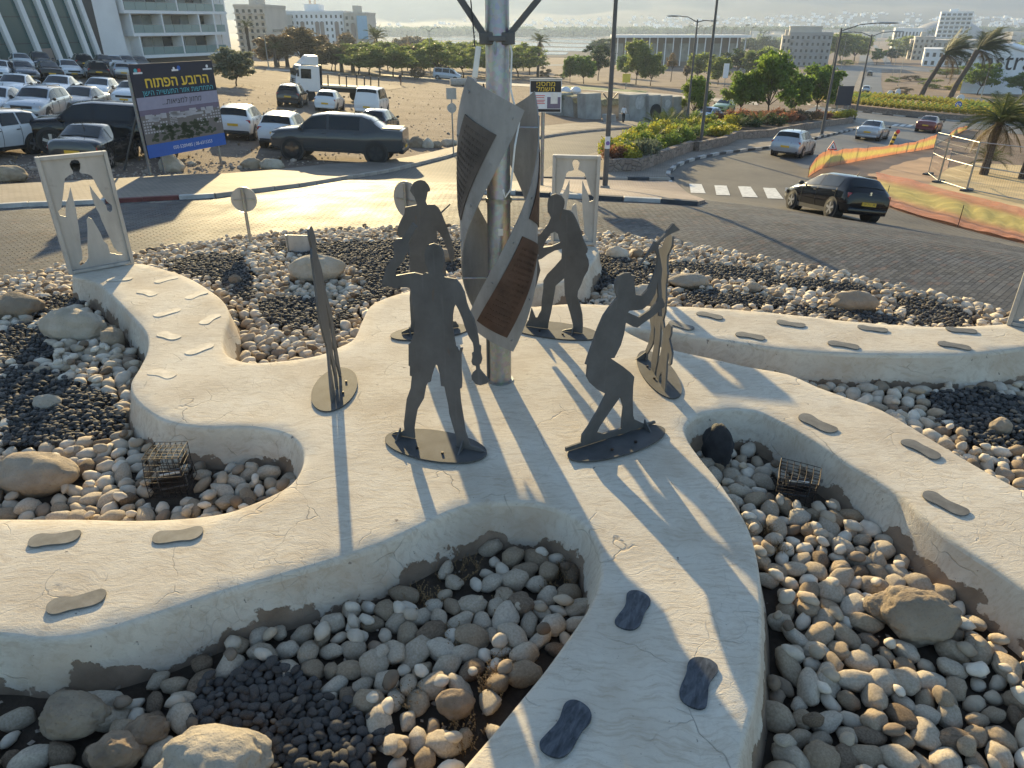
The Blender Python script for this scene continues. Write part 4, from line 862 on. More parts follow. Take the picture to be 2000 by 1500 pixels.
# the ring closes behind the camera
_c = RC; _a0 = math.atan2(_rw[-1][1] - _c[1], _rw[-1][0] - _c[0]); _a1 = math.atan2(_rw[0][1] - _c[1], _rw[0][0] - _c[0]) - 2 * math.pi
_q0, _q1 = np.hypot(_rw[-1][0] - _c[0], _rw[-1][1] - _c[1]), np.hypot(_rw[0][0] - _c[0], _rw[0][1] - _c[1])
_rw += [(_c[0] + (_q0 + (_q1 - _q0) * t) * math.cos(_a0 + (_a1 - _a0) * t), _c[1] + (_q0 + (_q1 - _q0) * t) * math.sin(_a0 + (_a1 - _a0) * t)) for t in np.linspace(0, 1, 26)[1:-1]]
ROAD, ROADPOLY = sheet('ring_road', None, .018, M['joint'], 'block paved ring road round the roundabout', 1.2, world_poly=_rw)
def pavers():
    L, Wd, ang = .215, .108, R(45); ca, sa = math.cos(ang), math.sin(ang)
    us = np.arange(-32, 44, L); ws = np.arange(-34, 44, Wd); A, B = np.meshgrid(us, ws); row = np.round(B / Wd).astype(int); A = A + (row % 2) * L / 2
    A, B = A.ravel(), B.ravel(); x = A * ca - B * sa; y = A * sa + B * ca
    r = np.hypot(x, y); ok = (r < 27) & (y > 3); x, y = x[ok], y[ok]; inf, U, V_, D = in_frame(x, y, terrain(x, y), 160, 0); x, y, D = x[inf], y[inf], D[inf]
    ok = inside(ROADPOLY, x, y); x, y, D = x[ok], y[ok], D[ok]; ok = ~inside(RING, x, y); x, y, D = x[ok], y[ok], D[ok]
    ok = (polydist(RING, x, y) > .22) & (polydist(ROADPOLY, x, y) > .1)
    for isl in ISLANDS: ok &= ~inside(isl, x, y)
    x, y, D = x[ok], y[ok], D[ok]; n = len(x); print('pavers', n)
    z = terrain(x, y) + .018; hh = .004 + nrng.uniform(-.0006, .0006, n); g = .010
    c = np.array([(-1, -1), (1, -1), (1, 1), (-1, 1)]); lx = c[:, 0] * (L - g) / 2; ly = c[:, 1] * (Wd - g) / 2
    tx = lx * ca - ly * sa; ty = lx * sa + ly * ca
    X = x[:, None] + tx; Y = y[:, None] + ty; tilt = nrng.uniform(-.0005, .0005, (n, 4)); dz = terrain(X, Y) - terrain(x, y)[:, None]
    bot = np.stack([X, Y, z[:, None] + dz - .004 * np.ones_like(X)], 2); top = np.stack([X * .5 + X * .5, Y, z[:, None] + dz + hh[:, None] + tilt], 2)
    V = np.concatenate([bot, top], 1); q = np.array([(4, 5, 6, 7), (0, 1, 5, 4), (1, 2, 6, 5), (2, 3, 7, 6), (3, 0, 4, 7)])
    base = nrng.uniform(.062, .115, n)[:, None] * np.array((1.0, .985, .96)); red = nrng.random(n) < .12; base[red] *= np.array((1.25, 1.0, .9))
    order = np.argsort(D); single = order[:300]; rest = order[300:]
    F = (np.arange(len(rest))[:, None, None] * 8 + q[None]).reshape(-1, 4); col = np.repeat(np.concatenate([base[rest], np.ones((len(rest), 1))], 1), 8, axis=0)
    o = link('pavers', np_mesh('pavers', V[rest].reshape(-1, 3), F, M['paver'], False, col), ROAD); o['kind'] = 'stuff'
    vs = np.concatenate([np.stack([tx, ty, np.full(4, -.004)], 1), np.stack([tx, ty, np.full(4, .004)], 1)]); var = []
    for k in range(6):
        cc = np.tile(np.append(nrng.uniform(.062, .115) * np.array((1, .985, .96)), 1), (8, 1)); var.append(np_mesh('paver', vs, q, M['paver'], False, cc))
    for i in single: link('paver', var[int(nrng.integers(0, 6))], ROAD, (x[i], y[i], z[i]))
ISLANDS = []
# ---- islands and pavements standing a kerb above the road
PLANT_WALK = [(1052,350),(1075,330),(1130,312),(1185,296),(1250,265),(1310,246),(1420,236),(1560,228),(1650,236),(1690,247),(1640,259),(1500,290),(1440,297),(1380,307),(1330,322),(1305,340),(1312,351)]
o, ip = sheet('median_pavement', PLANT_WALK, .13, M['sidewalk_brick'], 'paved median pavement round the raised planter', 1.0); ISLANDS.append(ip)
SPLIT = [(940,378),(1000,380),(1100,386),(1200,392),(1300,397),(1362,402),(1376,398),(1360,390),(1335,376),(1318,360),(1180,357),(1060,354),(960,362)]
o, ip = sheet('splitter_island', SPLIT, .12, M['red_brick'], 'low paved splitter island with a black and white kerb', .8); ISLANDS.append(ip)
sheet('dirt_lot_pavement', [(-500,420),(-200,395),(0,368),(100,362),(250,354),(350,347),(440,345),(540,337),(640,326),(740,320),(800,311),(850,300),(890,290),(900,284),(980,268),(1050,250),(1120,243),(1200,240),(1290,236),(1290,245),(1180,253),(1110,260),(1045,270),(1000,279),(905,297),(870,307),(800,325),(700,345),(600,362),(520,372),(420,385),(250,394),(120,400),(0,405),(-200,426),(-500,468)], .12, M['sidewalk_brick'], 'brick pavement along the edge of the dirt car park', 1.2)
pavers()
# far side: asphalt of the second roundabout and the straight road down to the plain
R2 = G(1800, 214)
def circle(c, r, n=48, sx=1.0): return [(c.x + r * sx * math.cos(2 * math.pi * k / n), c.y + r * math.sin(2 * math.pi * k / n)) for k in range(n)]
sheet('asphalt_road', [(1500,293),(1640,263),(1700,246),(1660,240),(1560,234),(1400,238),(1400,229),(1560,222),(1600,205),(1625,190),(1720,186),(1900,190),(2050,205),(2200,240),(2200,290),(1990,262),(1900,252),(1870,262),(1820,286),(1760,298),(1680,311),(1600,329),(1570,330)], .022, M['asphalt'], 'dark asphalt road leading to the second roundabout', 1.5)
sheet('downhill_road', [(1604,186),(1625,160),(1645,137),(1676,135),(1683,136),(1661,182),(1659,187)], .03, M['asphalt'], 'left carriageway running downhill from the second roundabout', 3)
sheet('downhill_road', [(1674,188),(1690,150),(1694,135),(1722,135),(1721,165),(1727,190)], .03, M['asphalt'], 'right carriageway running downhill from the second roundabout', 3)
sheet('median_strip', [(1660,187),(1682,137),(1692,136),(1689,150),(1672,188)], .10, M['sidewalk_brick'], 'paved median between the two downhill carriageways', 3)
sheet('cross_road', [(1560,128),(1680,127),(1760,128),(2050,150),(2050,162),(1760,136),(1640,136),(1560,135)], .04, M['asphalt'], 'cross street at the bottom of the hill', 4)
sheet('far_road', [(1676,128),(1680,108),(1683,84),(1690,84),(1694,104),(1708,128)], .06, M['asphalt'], 'left far road running to the sea front', 8)
sheet('far_road', [(1728,128),(1716,104),(1704,88),(1711,88),(1728,106),(1742,128)], .06, M['asphalt'], 'right far road running to the sea front', 8)
sheet('field_road', [(520,135),(640,140),(750,146),(850,153),(1000,163),(1150,172),(1300,184),(1480,200),(1480,206),(1300,190),(1150,177),(1000,168),(850,157),(750,149),(640,143),(520,138)], .05, M['kerb_plain'], 'pale road along the trees beyond the dirt lot', 3)
M['grass_green'] = simple('dry_lawn', (.10, .135, .045), .9, 0, .35, 1.5, .5); M['earth_dark'] = simple('dark_earth', (.12, .078, .055), .95, 0, .35, .3, .8, bscale=1.5)
sheet('grass_verge', [(1040,166),(1150,170),(1265,178),(1262,182),(1150,176),(1040,171)], .06, M['grass_green'], 'narrow green grass strip beyond the concrete blocks', 3)
sheet('earth_bank', [(1000,150),(1100,150),(1200,152),(1300,158),(1400,160),(1500,168),(1500,176),(1400,172),(1300,170),(1200,165),(1100,160),(1000,158)], .05, M['earth_dark'], 'dark disturbed earth below the middle trees', 4)
sheet('side_road', [(1060,126),(1200,124),(1340,128),(1480,134),(1480,137),(1340,131),(1200,127),(1060,129)], .06, M['asphalt'], 'pale road crossing the empty field before the pergola', 5)
sheet('earth_bank', [(1230,134),(1320,138),(1420,142),(1500,150),(1500,146),(1420,139),(1320,135)], .08, M['earth_dark'], 'dark earth heaps in the empty field', 4)
sheet('earth_patch', [(560,150),(680,156),(800,170),(760,176),(650,166),(560,158)], .03, M['earth_dark'], 'dark band of earth on the dirt lot', 3)  # one flat, darker strip laid over the lot's dirt
# painted crossing
def stripes():
    root = empty('crosswalk', (0, 0, 0)); root['kind'] = 'structure'; root['label'] = 'worn white crosswalk stripes on the ring road'
    for k, (u0, u1, u2, u3, v0, v1) in enumerate([(1346,1370,1378,1349,360,379),(1395,1419,1426,1399,363,383),(1441,1466,1480,1450,365,387),(1490,1514,1530,1499,368,390),(1536,1556,1576,1548,371,392)]):
        pts = [G(u, v) for u, v in ((u0, v0), (u1, v0 + 1), (u2, v1), (u3, v1 - 1))]
        link('crosswalk_stripe', mesh('crosswalk_stripe', [(p.x, p.y, p.z + .033) for p in pts], [(0, 1, 2, 3)], M['road_paint']), root)
    for (u0, u1, u2, u3, v0, v1) in [(1748,1757,1750,1740,243,247),(1762,1771,1764,1754,243.5,247.5),(1776,1785,1778,1768,244,248)]:
        pts = [G(u, v) for u, v in ((u0, v0), (u1, v0), (u2, v1), (u3, v1))]
        link('crosswalk_stripe', mesh('crosswalk_stripe', [(p.x, p.y, p.z + .033) for p in pts], [(0, 1, 2, 3)], M['road_paint']), root)
    pts = [G(u, v) for u, v in ((1305,354),(1311,353),(1335,378),(1327,379))]
    link('crosswalk_stripe', mesh('crosswalk_stripe', [(p.x, p.y, p.z + .033) for p in pts], [(0, 1, 2, 3)], M['road_paint']), root)
stripes()
# ---- kerb stones
_ks = {}
def kerb_mesh(mk, w=.15, h=.26, L=.985):
    k = (mk, w, h)
    if k not in _ks:
        mb = MB().box((0, 0, 0), (L, w, h)); me = mesh('kerb_stone', mb.v, mb.f, M[mk]); bm = bmesh.new(); bm.from_mesh(me); bmesh.ops.bevel(bm, geom=bm.edges[:], offset=.012, segments=1, affect='EDGES'); bm.to_mesh(me); bm.free(); _ks[k] = me
    return _ks[k]
def kerb(label, line, pattern, top=.14, w=.15, px=True, step=1.0, smooth=3, zfun=None):
    pts = np.array([(G(u, v).x, G(u, v).y) for u, v in line]) if px else np.array(line)
    pts = catmull(pts, smooth, False) if smooth else pts
    seg = np.hypot(*np.diff(pts, axis=0).T); s = np.concatenate([[0], np.cumsum(seg)]); n = max(1, int(round(s[-1] / step)))
    q = np.linspace(0, s[-1], n + 1); X = np.interp(q, s, pts[:, 0]); Y = np.interp(q, s, pts[:, 1])
    root = empty('kerb', (float(X[0]), float(Y[0]), 0)); root['kind'] = 'structure'; root['label'] = label
    for i in range(n):
        mx, my = (X[i] + X[i + 1]) / 2, (Y[i] + Y[i + 1]) / 2; L = math.hypot(X[i + 1] - X[i], Y[i + 1] - Y[i]); a = math.atan2(Y[i + 1] - Y[i], X[i + 1] - X[i])
        z0 = tz(X[i], Y[i]) if zfun is None else zfun; z1 = tz(X[i + 1], Y[i + 1]) if zfun is None else zfun
        o = link('kerb_stone', kerb_mesh(pattern[i % len(pattern)], w), root, (mx - float(X[0]), my - float(Y[0]), (z0 + z1) / 2 + top - .13 + nrng.uniform(-.006, .006)))
        o.rotation_euler = (0, -math.atan2(z1 - z0, L), a + nrng.uniform(-.01, .01)); o.scale = (L / 1.0, 1, 1)
kerb('red and white painted kerb along the left of the ring road', [(-200,428),(0,407),(120,402),(250,396),(420,387)], ['kerb_red', 'kerb_red', 'kerb_white', 'kerb_white', 'kerb_white'])
kerb('plain weathered kerb of the dirt lot pavement', [(420,387),(520,374),(600,364),(700,347),(800,327),(870,309),(905,299),(1000,281),(1045,272),(1110,262),(1180,255),(1290,247)], ['kerb_plain'])
kerb('pale low kerb around the roundabout beds', [tuple(p) for p in RING], ['kerb_plain'], .14, .13, False, .8, 0, -.80)
kerb('black and white kerb at the front of the splitter island', [(940,379),(1000,381),(1100,387),(1200,393),(1300,398),(1362,403)], ['kerb_white', 'kerb_black'], .15, .2)
kerb('curved black and white kerb of the median pavement', [(1312,352),(1304,341),(1330,322),(1380,307),(1440,297),(1500,290),(1570,276),(1640,260),(1692,248)], ['kerb_black', 'kerb_white'], .15, .2)
kerb('dark kerb at the lower edge of the median pavement', [(1052,351),(1140,352),(1230,352),(1308,353)], ['kerb_black', 'kerb_plain'], .14)
# ================================================================== VEHICLES
def paint(name, col, rough=.28, metal=.0, coat=.6):
    n = N(name); c = n.co(); f = n.noise(c, 3, 6); d = n.ramp(f, [(.45, 0.0), (.8, .06 if max(col) > .1 else .015)])
    n.set(n.mix(d, col, (.34, .28, .21)), n.ramp(f, [(.3, rough if max(col) > .1 else .08), (.7, rough + .1 if max(col) > .1 else .14)]), metal, .5 if max(col) > .1 else .22, Coat_Weight=coat if max(col) > .1 else .3, Coat_Roughness=.03); M[name] = n.m
for nm, c, mt in (('paint_black', (.006, .006, .008), 0), ('paint_white', (.70, .70, .69), 0), ('paint_silver', (.42, .44, .46), .4), ('paint_slate', (.065, .068, .07), .1), ('paint_grey', (.14, .145, .155), .3),
                  ('paint_darkgrey', (.055, .058, .062), .3), ('paint_red', (.17, .018, .02), .2), ('paint_green', (.32, .42, .16), .2), ('paint_paleblue', (.50, .58, .66), .2), ('paint_brown', (.07, .06, .052), .3)):
    paint(nm, c, .26, mt)
n = N('car_glass'); n.set((.010, .013, .014), .05, spec=.45); M['glass'] = n.m
n = N('tyre_rubber'); n.set((.016, .016, .016), .85); M['tyre'] = n.m
n = N('alloy'); n.set((.45, .45, .46), .35, .8); M['alloy'] = n.m
n = N('trim_black'); n.set((.018, .018, .019), .6); M['trim'] = n.m
n = N('tail_lamp'); n.set((.32, .012, .012), .15, spec=.7); M['tail'] = n.m
n = N('head_lamp'); n.set((.55, .57, .6), .1, spec=.9); M['head'] = n.m
n = N('plate_yellow'); n.set((.72, .42, .03), .5); M['plate'] = n.m
M['chrome'] = simple('chrome', (.6, .6, .6), .15, 1.0, .05)
# station: x, bottom, shoulder, top, half width, half width at top
def body_types():
    T = {}
    T['sedan'] = dict(L=4.68, st=[(2.34,.32,.50,.60,.62,.52),(2.28,.22,.58,.70,.78,.66),(2.05,.20,.68,.79,.86,.74),(1.30,.18,.82,.92,.90,.78),(.92,.18,.87,.97,.91,.76),(.12,.18,.90,1.38,.91,.60),(-.30,.18,.92,1.44,.91,.60),(-.85,.18,.93,1.40,.91,.59),(-1.62,.20,.96,1.06,.90,.70),(-2.15,.24,.94,1.03,.86,.72),(-2.30,.28,.85,.98,.80,.68),(-2.34,.36,.62,.80,.72,.62)], ws=(.92,.12), rw=(-.85,-1.62), side=[(.72,-.02),(-.08,-.82),(-.88,-1.35)], wx=(1.40,-1.38), wr=.33, tailz=.80, headz=.62, pz=.62)
    T['hatch'] = dict(L=4.05, st=[(2.02,.30,.52,.62,.62,.5),(1.96,.22,.62,.72,.76,.64),(1.72,.20,.72,.84,.83,.70),(1.15,.18,.84,.97,.85,.74),(.85,.18,.88,1.02,.85,.72),(.12,.18,.92,1.39,.85,.58),(-.35,.18,.94,1.44,.85,.58),(-1.10,.18,.97,1.41,.84,.57),(-1.50,.20,.98,1.35,.83,.56),(-1.86,.24,.95,1.04,.80,.68),(-1.99,.28,.80,.92,.76,.64),(-2.02,.34,.60,.74,.70,.60)], ws=(.85,.12), rw=(-1.50,-1.86), side=[(.66,-.05),(-.12,-.80),(-.86,-1.36)], wx=(1.22,-1.25), wr=.315, tailz=.86, headz=.64, pz=.56)
    T['coupe'] = dict(T['hatch'], side=[(.66,-.22),(-.30,-1.32)])
    T['suv'] = dict(L=4.45, st=[(2.22,.40,.62,.74,.66,.56),(2.16,.28,.72,.84,.80,.68),(1.92,.24,.84,.95,.88,.76),(1.20,.24,.95,1.06,.91,.78),(.90,.24,.99,1.11,.91,.76),(.25,.24,1.02,1.52,.91,.64),(-.30,.24,1.04,1.60,.91,.64),(-1.30,.24,1.07,1.58,.90,.63),(-1.80,.28,1.08,1.50,.89,.62),(-2.08,.30,1.04,1.14,.86,.74),(-2.20,.34,.85,.98,.82,.72),(-2.23,.42,.65,.80,.76,.66)], ws=(.90,.25), rw=(-1.80,-2.08), side=[(.78,-.02),(-.10,-.88),(-.96,-1.68)], wx=(1.33,-1.33), wr=.355, tailz=.98, headz=.78, pz=.74)
    T['wagon'] = dict(T['suv'], L=4.55, st=[(x * 1.03, b - .06, s - .08, t - (.10 if t > 1.2 else .08), w, h) for x, b, s, t, w, h in T['suv']['st']], wr=.325, tailz=.90, headz=.68, pz=.62, wx=(1.36,-1.32))
    T['van'] = dict(L=4.95, st=[(2.46,.40,.66,.80,.68,.58),(2.40,.28,.82,.98,.82,.72),(2.05,.24,1.02,1.14,.92,.80),(1.75,.24,1.06,1.22,.94,.80),(.95,.24,1.10,1.86,.95,.74),(.5,.24,1.12,1.93,.95,.75),(-1.5,.24,1.14,1.93,.95,.75),(-2.25,.26,1.14,1.88,.95,.74),(-2.40,.30,1.12,1.60,.93,.76),(-2.46,.34,.9,1.05,.91,.80),(-2.48,.42,.7,.85,.88,.8)], ws=(1.75,.95), rw=(-2.27,-2.40), side=[(1.45,.55),(.45,-.75),(-.85,-2.05)], wx=(1.55,-1.60), wr=.34, tailz=.95, headz=.86, pz=.62)
    T['pickup'] = dict(L=5.8, st=[(2.90,.55,.90,1.06,.88,.78),(2.83,.44,1.04,1.18,.97,.85),(2.55,.42,1.18,1.26,1.01,.89),(1.95,.42,1.22,1.32,1.02,.89),(1.70,.42,1.25,1.36,1.02,.87),(1.05,.42,1.28,1.90,1.02,.74),(.40,.42,1.29,1.99,1.02,.74),(-1.05,.42,1.31,1.97,1.02,.73),(-1.40,.42,1.33,1.86,1.02,.73),(-2.0,.44,1.42,1.49,1.02,.95),(-2.72,.48,1.41,1.48,1.01,.95),(-2.88,.56,1.36,1.46,1.0,.94),(-2.90,.64,1.05,1.2,.98,.93)], ws=(1.70,1.05), rw=(-1.40,-1.65), side=[(1.42,.42),(.32,-1.0)], wx=(1.95,-1.72), wr=.46, tailz=1.12, headz=1.02, pz=.72, bed=(-1.85,-2.75))
    return T
TYPES = body_types()
def s_at(st, x):
    xs = [s[0] for s in st]
    for a, b in zip(st, st[1:]):
        if a[0] >= x >= b[0]:
            t = (a[0] - x) / (a[0] - b[0] + 1e-9); return tuple(p + (q - p) * t for p, q in zip(a, b))
    return st[-1] if x < st[-1][0] else st[0]
def half(s):
    x, zb, zs, zt, w, h = s; e = min(.05, (zt - zs) * .5)
    return [(0, zb), (.80 * w, zb), (.955 * w, zb + .09), (w, zb + .5 * (zs - zb)), (.985 * w, zs - .10 * (zs - zb)), (.945 * w, zs), (h + .005, zt - e), (.82 * h, zt - .004), (0, zt + .02)]
def smooth_st(st, k=3):
    out = []
    for a, b in zip(st, st[1:]):
        for j in range(k):
            t = j / k; out.append(tuple(p + (q - p) * t for p, q in zip(a, b)))
    out.append(st[-1]); return out
_cm = {}
def bevelled(nm, mb, mat, w):
    me = mesh(nm, mb.v, mb.f, mat); bm = bmesh.new(); bm.from_mesh(me); bmesh.ops.bevel(bm, geom=bm.edges[:], offset=w, segments=2, affect='EDGES', profile=.6); bm.to_mesh(me); bm.free(); me.polygons.foreach_set('use_smooth', [True] * len(me.polygons)); return me
def car_meshes(ty):
    if ty in _cm: return _cm[ty]
    T = TYPES[ty]; st = smooth_st(T['st'], 2); rings = []; D = {}
    for s in st:
        h = half(s); rings.append([(s[0], y, z) for y, z in h] + [(s[0], -y, z) for y, z in h[-2:0:-1]])
    k = len(rings[0]); m = MB(); vs = [p for r in rings for p in r]; fs = []
    for i in range(len(rings) - 1):
        for j in range(k): fs.append((i * k + j, (i + 1) * k + j, (i + 1) * k + (j + 1) % k, i * k + (j + 1) % k))
    fs.append(tuple(range(k))); fs.append(tuple((len(rings) - 1) * k + j for j in range(k))[::-1]); m.add(vs, fs)
    me = mesh('body', m.v, m.f, M['paint_white']); bm = bmesh.new(); bm.from_mesh(me); bmesh.ops.recalc_face_normals(bm, faces=bm.faces)
    for f in bm.faces: f.smooth = True
    for e in bm.edges: e.smooth = len(e.link_faces) == 2 and e.calc_face_angle(3) < R(34)
    bm.to_mesh(me); bm.free(); D['body'] = [('body', me, (0, 0, 0))]
    S = T['st']
    def pane(pts, nm, mat, off=.010):   # grid of rows
        r, c = len(pts), len(pts[0]); V = []; F = []
        for i in range(r):
            for j in range(c):
                p = Vector(pts[i][j]); a = Vector(pts[min(i + 1, r - 1)][j]) - Vector(pts[max(i - 1, 0)][j]); b = Vector(pts[i][min(j + 1, c - 1)]) - Vector(pts[i][max(j - 1, 0)])
                q = a.cross(b); q = q.normalized() if q.length > 1e-9 else Vector((0, 0, 1)); ctr = Vector((p.x * .8, 0, .9))
                if q.dot(p - ctr) < 0: q = -q
                V.append(p + q * off)
        for i in range(r - 1):
            for j in range(c - 1): F.append((i * c + j, i * c + j + 1, (i + 1) * c + j + 1, (i + 1) * c + j))
        return mesh(nm, V, F, mat, True)
    def top_at(x, f):
        s = s_at(S, x); h = half(s); y6, z6 = h[6]; y7, z7 = h[7]; z8 = h[8][1]; a = abs(f)
        if a < .8: y = a / .8 * y7; z = z8 + (z7 - z8) * (a / .8) ** 2
        else: t = (a - .8) / .2; y = y7 + (y6 - y7) * t * .8; z = z7 + (z6 - z7) * t * .8
        return (x, math.copysign(y, f), z)
    fr = [-.95, -.8, -.4, 0, .4, .8, .95]
    def span(a, b, p, q, n=5): return [a + (b - a) * (p + (q - p) * i / (n - 1)) for i in range(n)]
    D['windshield'] = [('windshield', pane([[top_at(x, f) for f in fr] for x in span(*T['ws'], .06, .95)], 'windshield', M['glass']), (0, 0, 0))]
    D['rear_window'] = [('rear_window', pane([[top_at(x, f) for f in fr] for x in span(*T['rw'], .06, .90)], 'rear_window', M['glass'], .014), (0, 0, 0))]
    D['window'] = []
    for sg in (1, -1):
        for a, b in T['side']:
            rows = []
            for x in span(a, b, 0, 1, 5):
                s = s_at(S, x); h = half(s); p5, p6 = h[5], h[6]; rows.append([(x, sg * (p5[0] + (p6[0] - p5[0]) * f), p5[1] + (p6[1] - p5[1]) * f) for f in (.10, .5, .93)])
            D['window'].append(('window', pane(rows, 'window', M['glass'], .012), (0, 0, 0)))
    r = T['wr']; w = max(s[4] for s in S)
    mb = MB(); mb.tube([(0, -.21, 0), (0, -.16, 0), (0, -.02, 0), (0, .008, 0)], [r * .93, r, r, r * .90], 22); tyre = mb; tm = mesh('wheel', mb.v, mb.f, M['tyre'], True)
    mb = MB(); mb.tube([(0, -.005, 0), (0, .013, 0)], r * .66, 22, 1)
    for q in range(5):
        a = 2 * math.pi * q / 5 + .3; d = Vector((math.cos(a), 0, math.sin(a))); pz = Vector((-d.z, 0, d.x))
        mb.add([pz * r * .10 + Vector((0, .020, 0)), -pz * r * .10 + Vector((0, .020, 0)), d * r * .64 - pz * r * .13 + Vector((0, .017, 0)), d * r * .64 + pz * r * .13 + Vector((0, .017, 0))], [(0, 1, 2, 3)], 0)
    mb.tube([(0, .005, 0), (0, .018, 0)], r * .68, 22, 0, False); rm = mesh('rim', mb.v, mb.f, [M['alloy'], M['trim']], False, mb.m)
    D['wheelm'] = (tm, rm); D['wheelpos'] = [(x, sg * (s_at(S, x)[4] - .0), r, sg) for x in T['wx'] for sg in (1, -1)]
    D['cladding'] = []
    for x in T['wx']:
        for sg in (1, -1):
            y = s_at(S, x)[4]; am = MB().tube([(x, sg * (y - .3), r * 1.02), (x, sg * (y + .004), r * 1.02)], r * 1.17, 24); D['cladding'].append(('wheel_arch', mesh('wheel_arch', am.v, am.f, M['trim']), (0, 0, 0)))
    for sg in (1, -1):
        am = MB().box(((T['wx'][0] + T['wx'][1]) / 2, sg * (w * .95), S[4][1] + .06), (T['wx'][0] - T['wx'][1] - 2 * r, .06 * w, .13)); D['cladding'].append(('sill', mesh('sill', am.v, am.f, M['trim']), (0, 0, 0)))
    L = T['L'] / 2; zb = S[1][1]
    bm_ = MB().box((L - .10, 0, zb + .10), (.22, S[1][4] * 1.75, .17)); D['front_bumper'] = [('bumper', bevelled('bumper', bm_, M['trim'], .05), (0, 0, 0))]
    bm_ = MB().box((-L + .08, 0, zb + .13), (.20, S[-2][4] * 1.84, .20)); D['rear_bumper'] = [('bumper', bevelled('bumper', bm_, M['trim'], .05), (0, 0, 0))]
    D['lights'] = []
    for sg in (1, -1):
        h = s_at(S, L - .16); b = MB().box((L - .17, sg * h[4] * .80, T['headz']), (.24, h[4] * .36, .12)); D['lights'].append(('headlight', mesh('headlight', b.v, b.f, M['head']), (0, 0, 0)))
        h = s_at(S, -L + .14); tall = .34 if ty in ('van',) else (.30 if ty == 'pickup' else .17); b = MB().box((-L + .145, sg * h[4] * .82, T['tailz'] - .05), (.20, h[4] * .30 if ty not in ('van', 'pickup') else .12, tall)); D['lights'].append(('tail_light', bevelled('tail_light', b, M['tail'], .035), (0, 0, 0)))
    b = MB().box((-L - .012, 0, T['pz'] + .02), (.03, .5, .115)); b2 = MB().box((L + .012, 0, T['headz'] - .22), (.03, .5, .115)); D['plates'] = [('licence_plate', mesh('licence_plate', q.v, q.f, M['plate']), (0, 0, 0)) for q in (b, b2)]
    gb = MB().box((L - .02, 0, T['headz'] - .04), (.06, .95, .13)); D['grille'] = [('grille', mesh('grille', gb.v, gb.f, M['trim']), (0, 0, 0))]
    D['mirror'] = []
    xm = T['ws'][0] - .18; s = s_at(S, xm)
    for sg in (1, -1):
        b = MB().sphere((xm, sg * (s[4] + .10), s[2] + .08), (.09, .10, .075), 8, 5); b.box((xm, sg * (s[4] + .0), s[2] + .05), (.05, .16, .03)); D['mirror'].append(('mirror', mesh('mirror', b.v, b.f, M['trim'], True), (0, 0, 0)))
    D['handle'] = []
    for sg in (1, -1):
        for a, bb in T['side'][:2]:
            y = s_at(S, bb)[4]; b = MB().box((bb + .12, sg * (y * .985), s_at(S, bb)[2] - .11), (.17, .04, .03)); D['handle'].append(('door_handle', mesh('door_handle', b.v, b.f, M['trim']), (0, 0, 0)))
    # door seams: thin dark grooves
    sm = MB()
    for sg in (1, -1):
        for xx in [T['side'][0][0] + .02] + [b for a, b in T['side']]:
            for f0, f1 in ((0, 1),):
                s = s_at(S, xx); h = half(s); pr = [(xx, sg * (h[q][0] + .0035), h[q][1]) for q in (2, 3, 4, 5)]
                for p, q in zip(pr, pr[1:]): sm.bar(p, q, .012)
    D['seam'] = [('door_seams', mesh('door_seams', sm.v, sm.f, M['trim']), (0, 0, 0))]
    if 'bed' in T:
        a, b = T['bed']; bb = MB().box(((a + b) / 2, 0, 1.482), (a - b, 1.62, .05)); D['bed'] = [('cargo_bed', mesh('cargo_bed', bb.v, bb.f, M['trim']), (0, 0, 0))]
    rb = MB()
    if ty in ('suv', 'wagon'):
        for sg in (1, -1): rb.tube([(.15, sg * .56, S[6][3] + .0), (.05, sg * .56, S[6][3] + .05), (-1.35, sg * .55, S[6][3] + .04), (-1.45, sg * .55, S[6][3] - .03)], .016, 6)
        h_ = len(rb.v) // 2; f_ = len(rb.f) // 2; D['rails'] = [('roof_rail', mesh('roof_rail', rb.v[:h_], rb.f[:f_], M['trim']), (0, 0, 0)), ('roof_rail', mesh('roof_rail', rb.v[h_:], [tuple(q - h_ for q in f) for f in rb.f[f_:]], M['trim']), (0, 0, 0))]
    an = MB().tube([(-1.0 if ty != 'pickup' else -.6, 0, S[7][3]), (-1.12 if ty != 'pickup' else -.7, 0, S[7][3] + .12)], [.02, .006], 6); D['antenna'] = [('antenna', mesh('antenna', an.v, an.f, M['trim']), (0, 0, 0))]
    _cm[ty] = D; return D
def place(root, p, head, z=None):
    e = .8; x, y = p[0], p[1]; z = tz(x, y) if z is None else z
    gx = (tz(x + e, y) - tz(x - e, y)) / (2 * e); gy = (tz(x, y + e) - tz(x, y - e)) / (2 * e); n = Vector((-gx, -gy, 1)).normalized()
    f = Vector((math.cos(head), math.sin(head), 0)); f = (f - n * f.dot(n)).normalized(); l = n.cross(f)
    Mx = Matrix((f, l, n)).transposed().to_4x4(); Mx.translation = Vector((x, y, z)); root.matrix_world = Mx
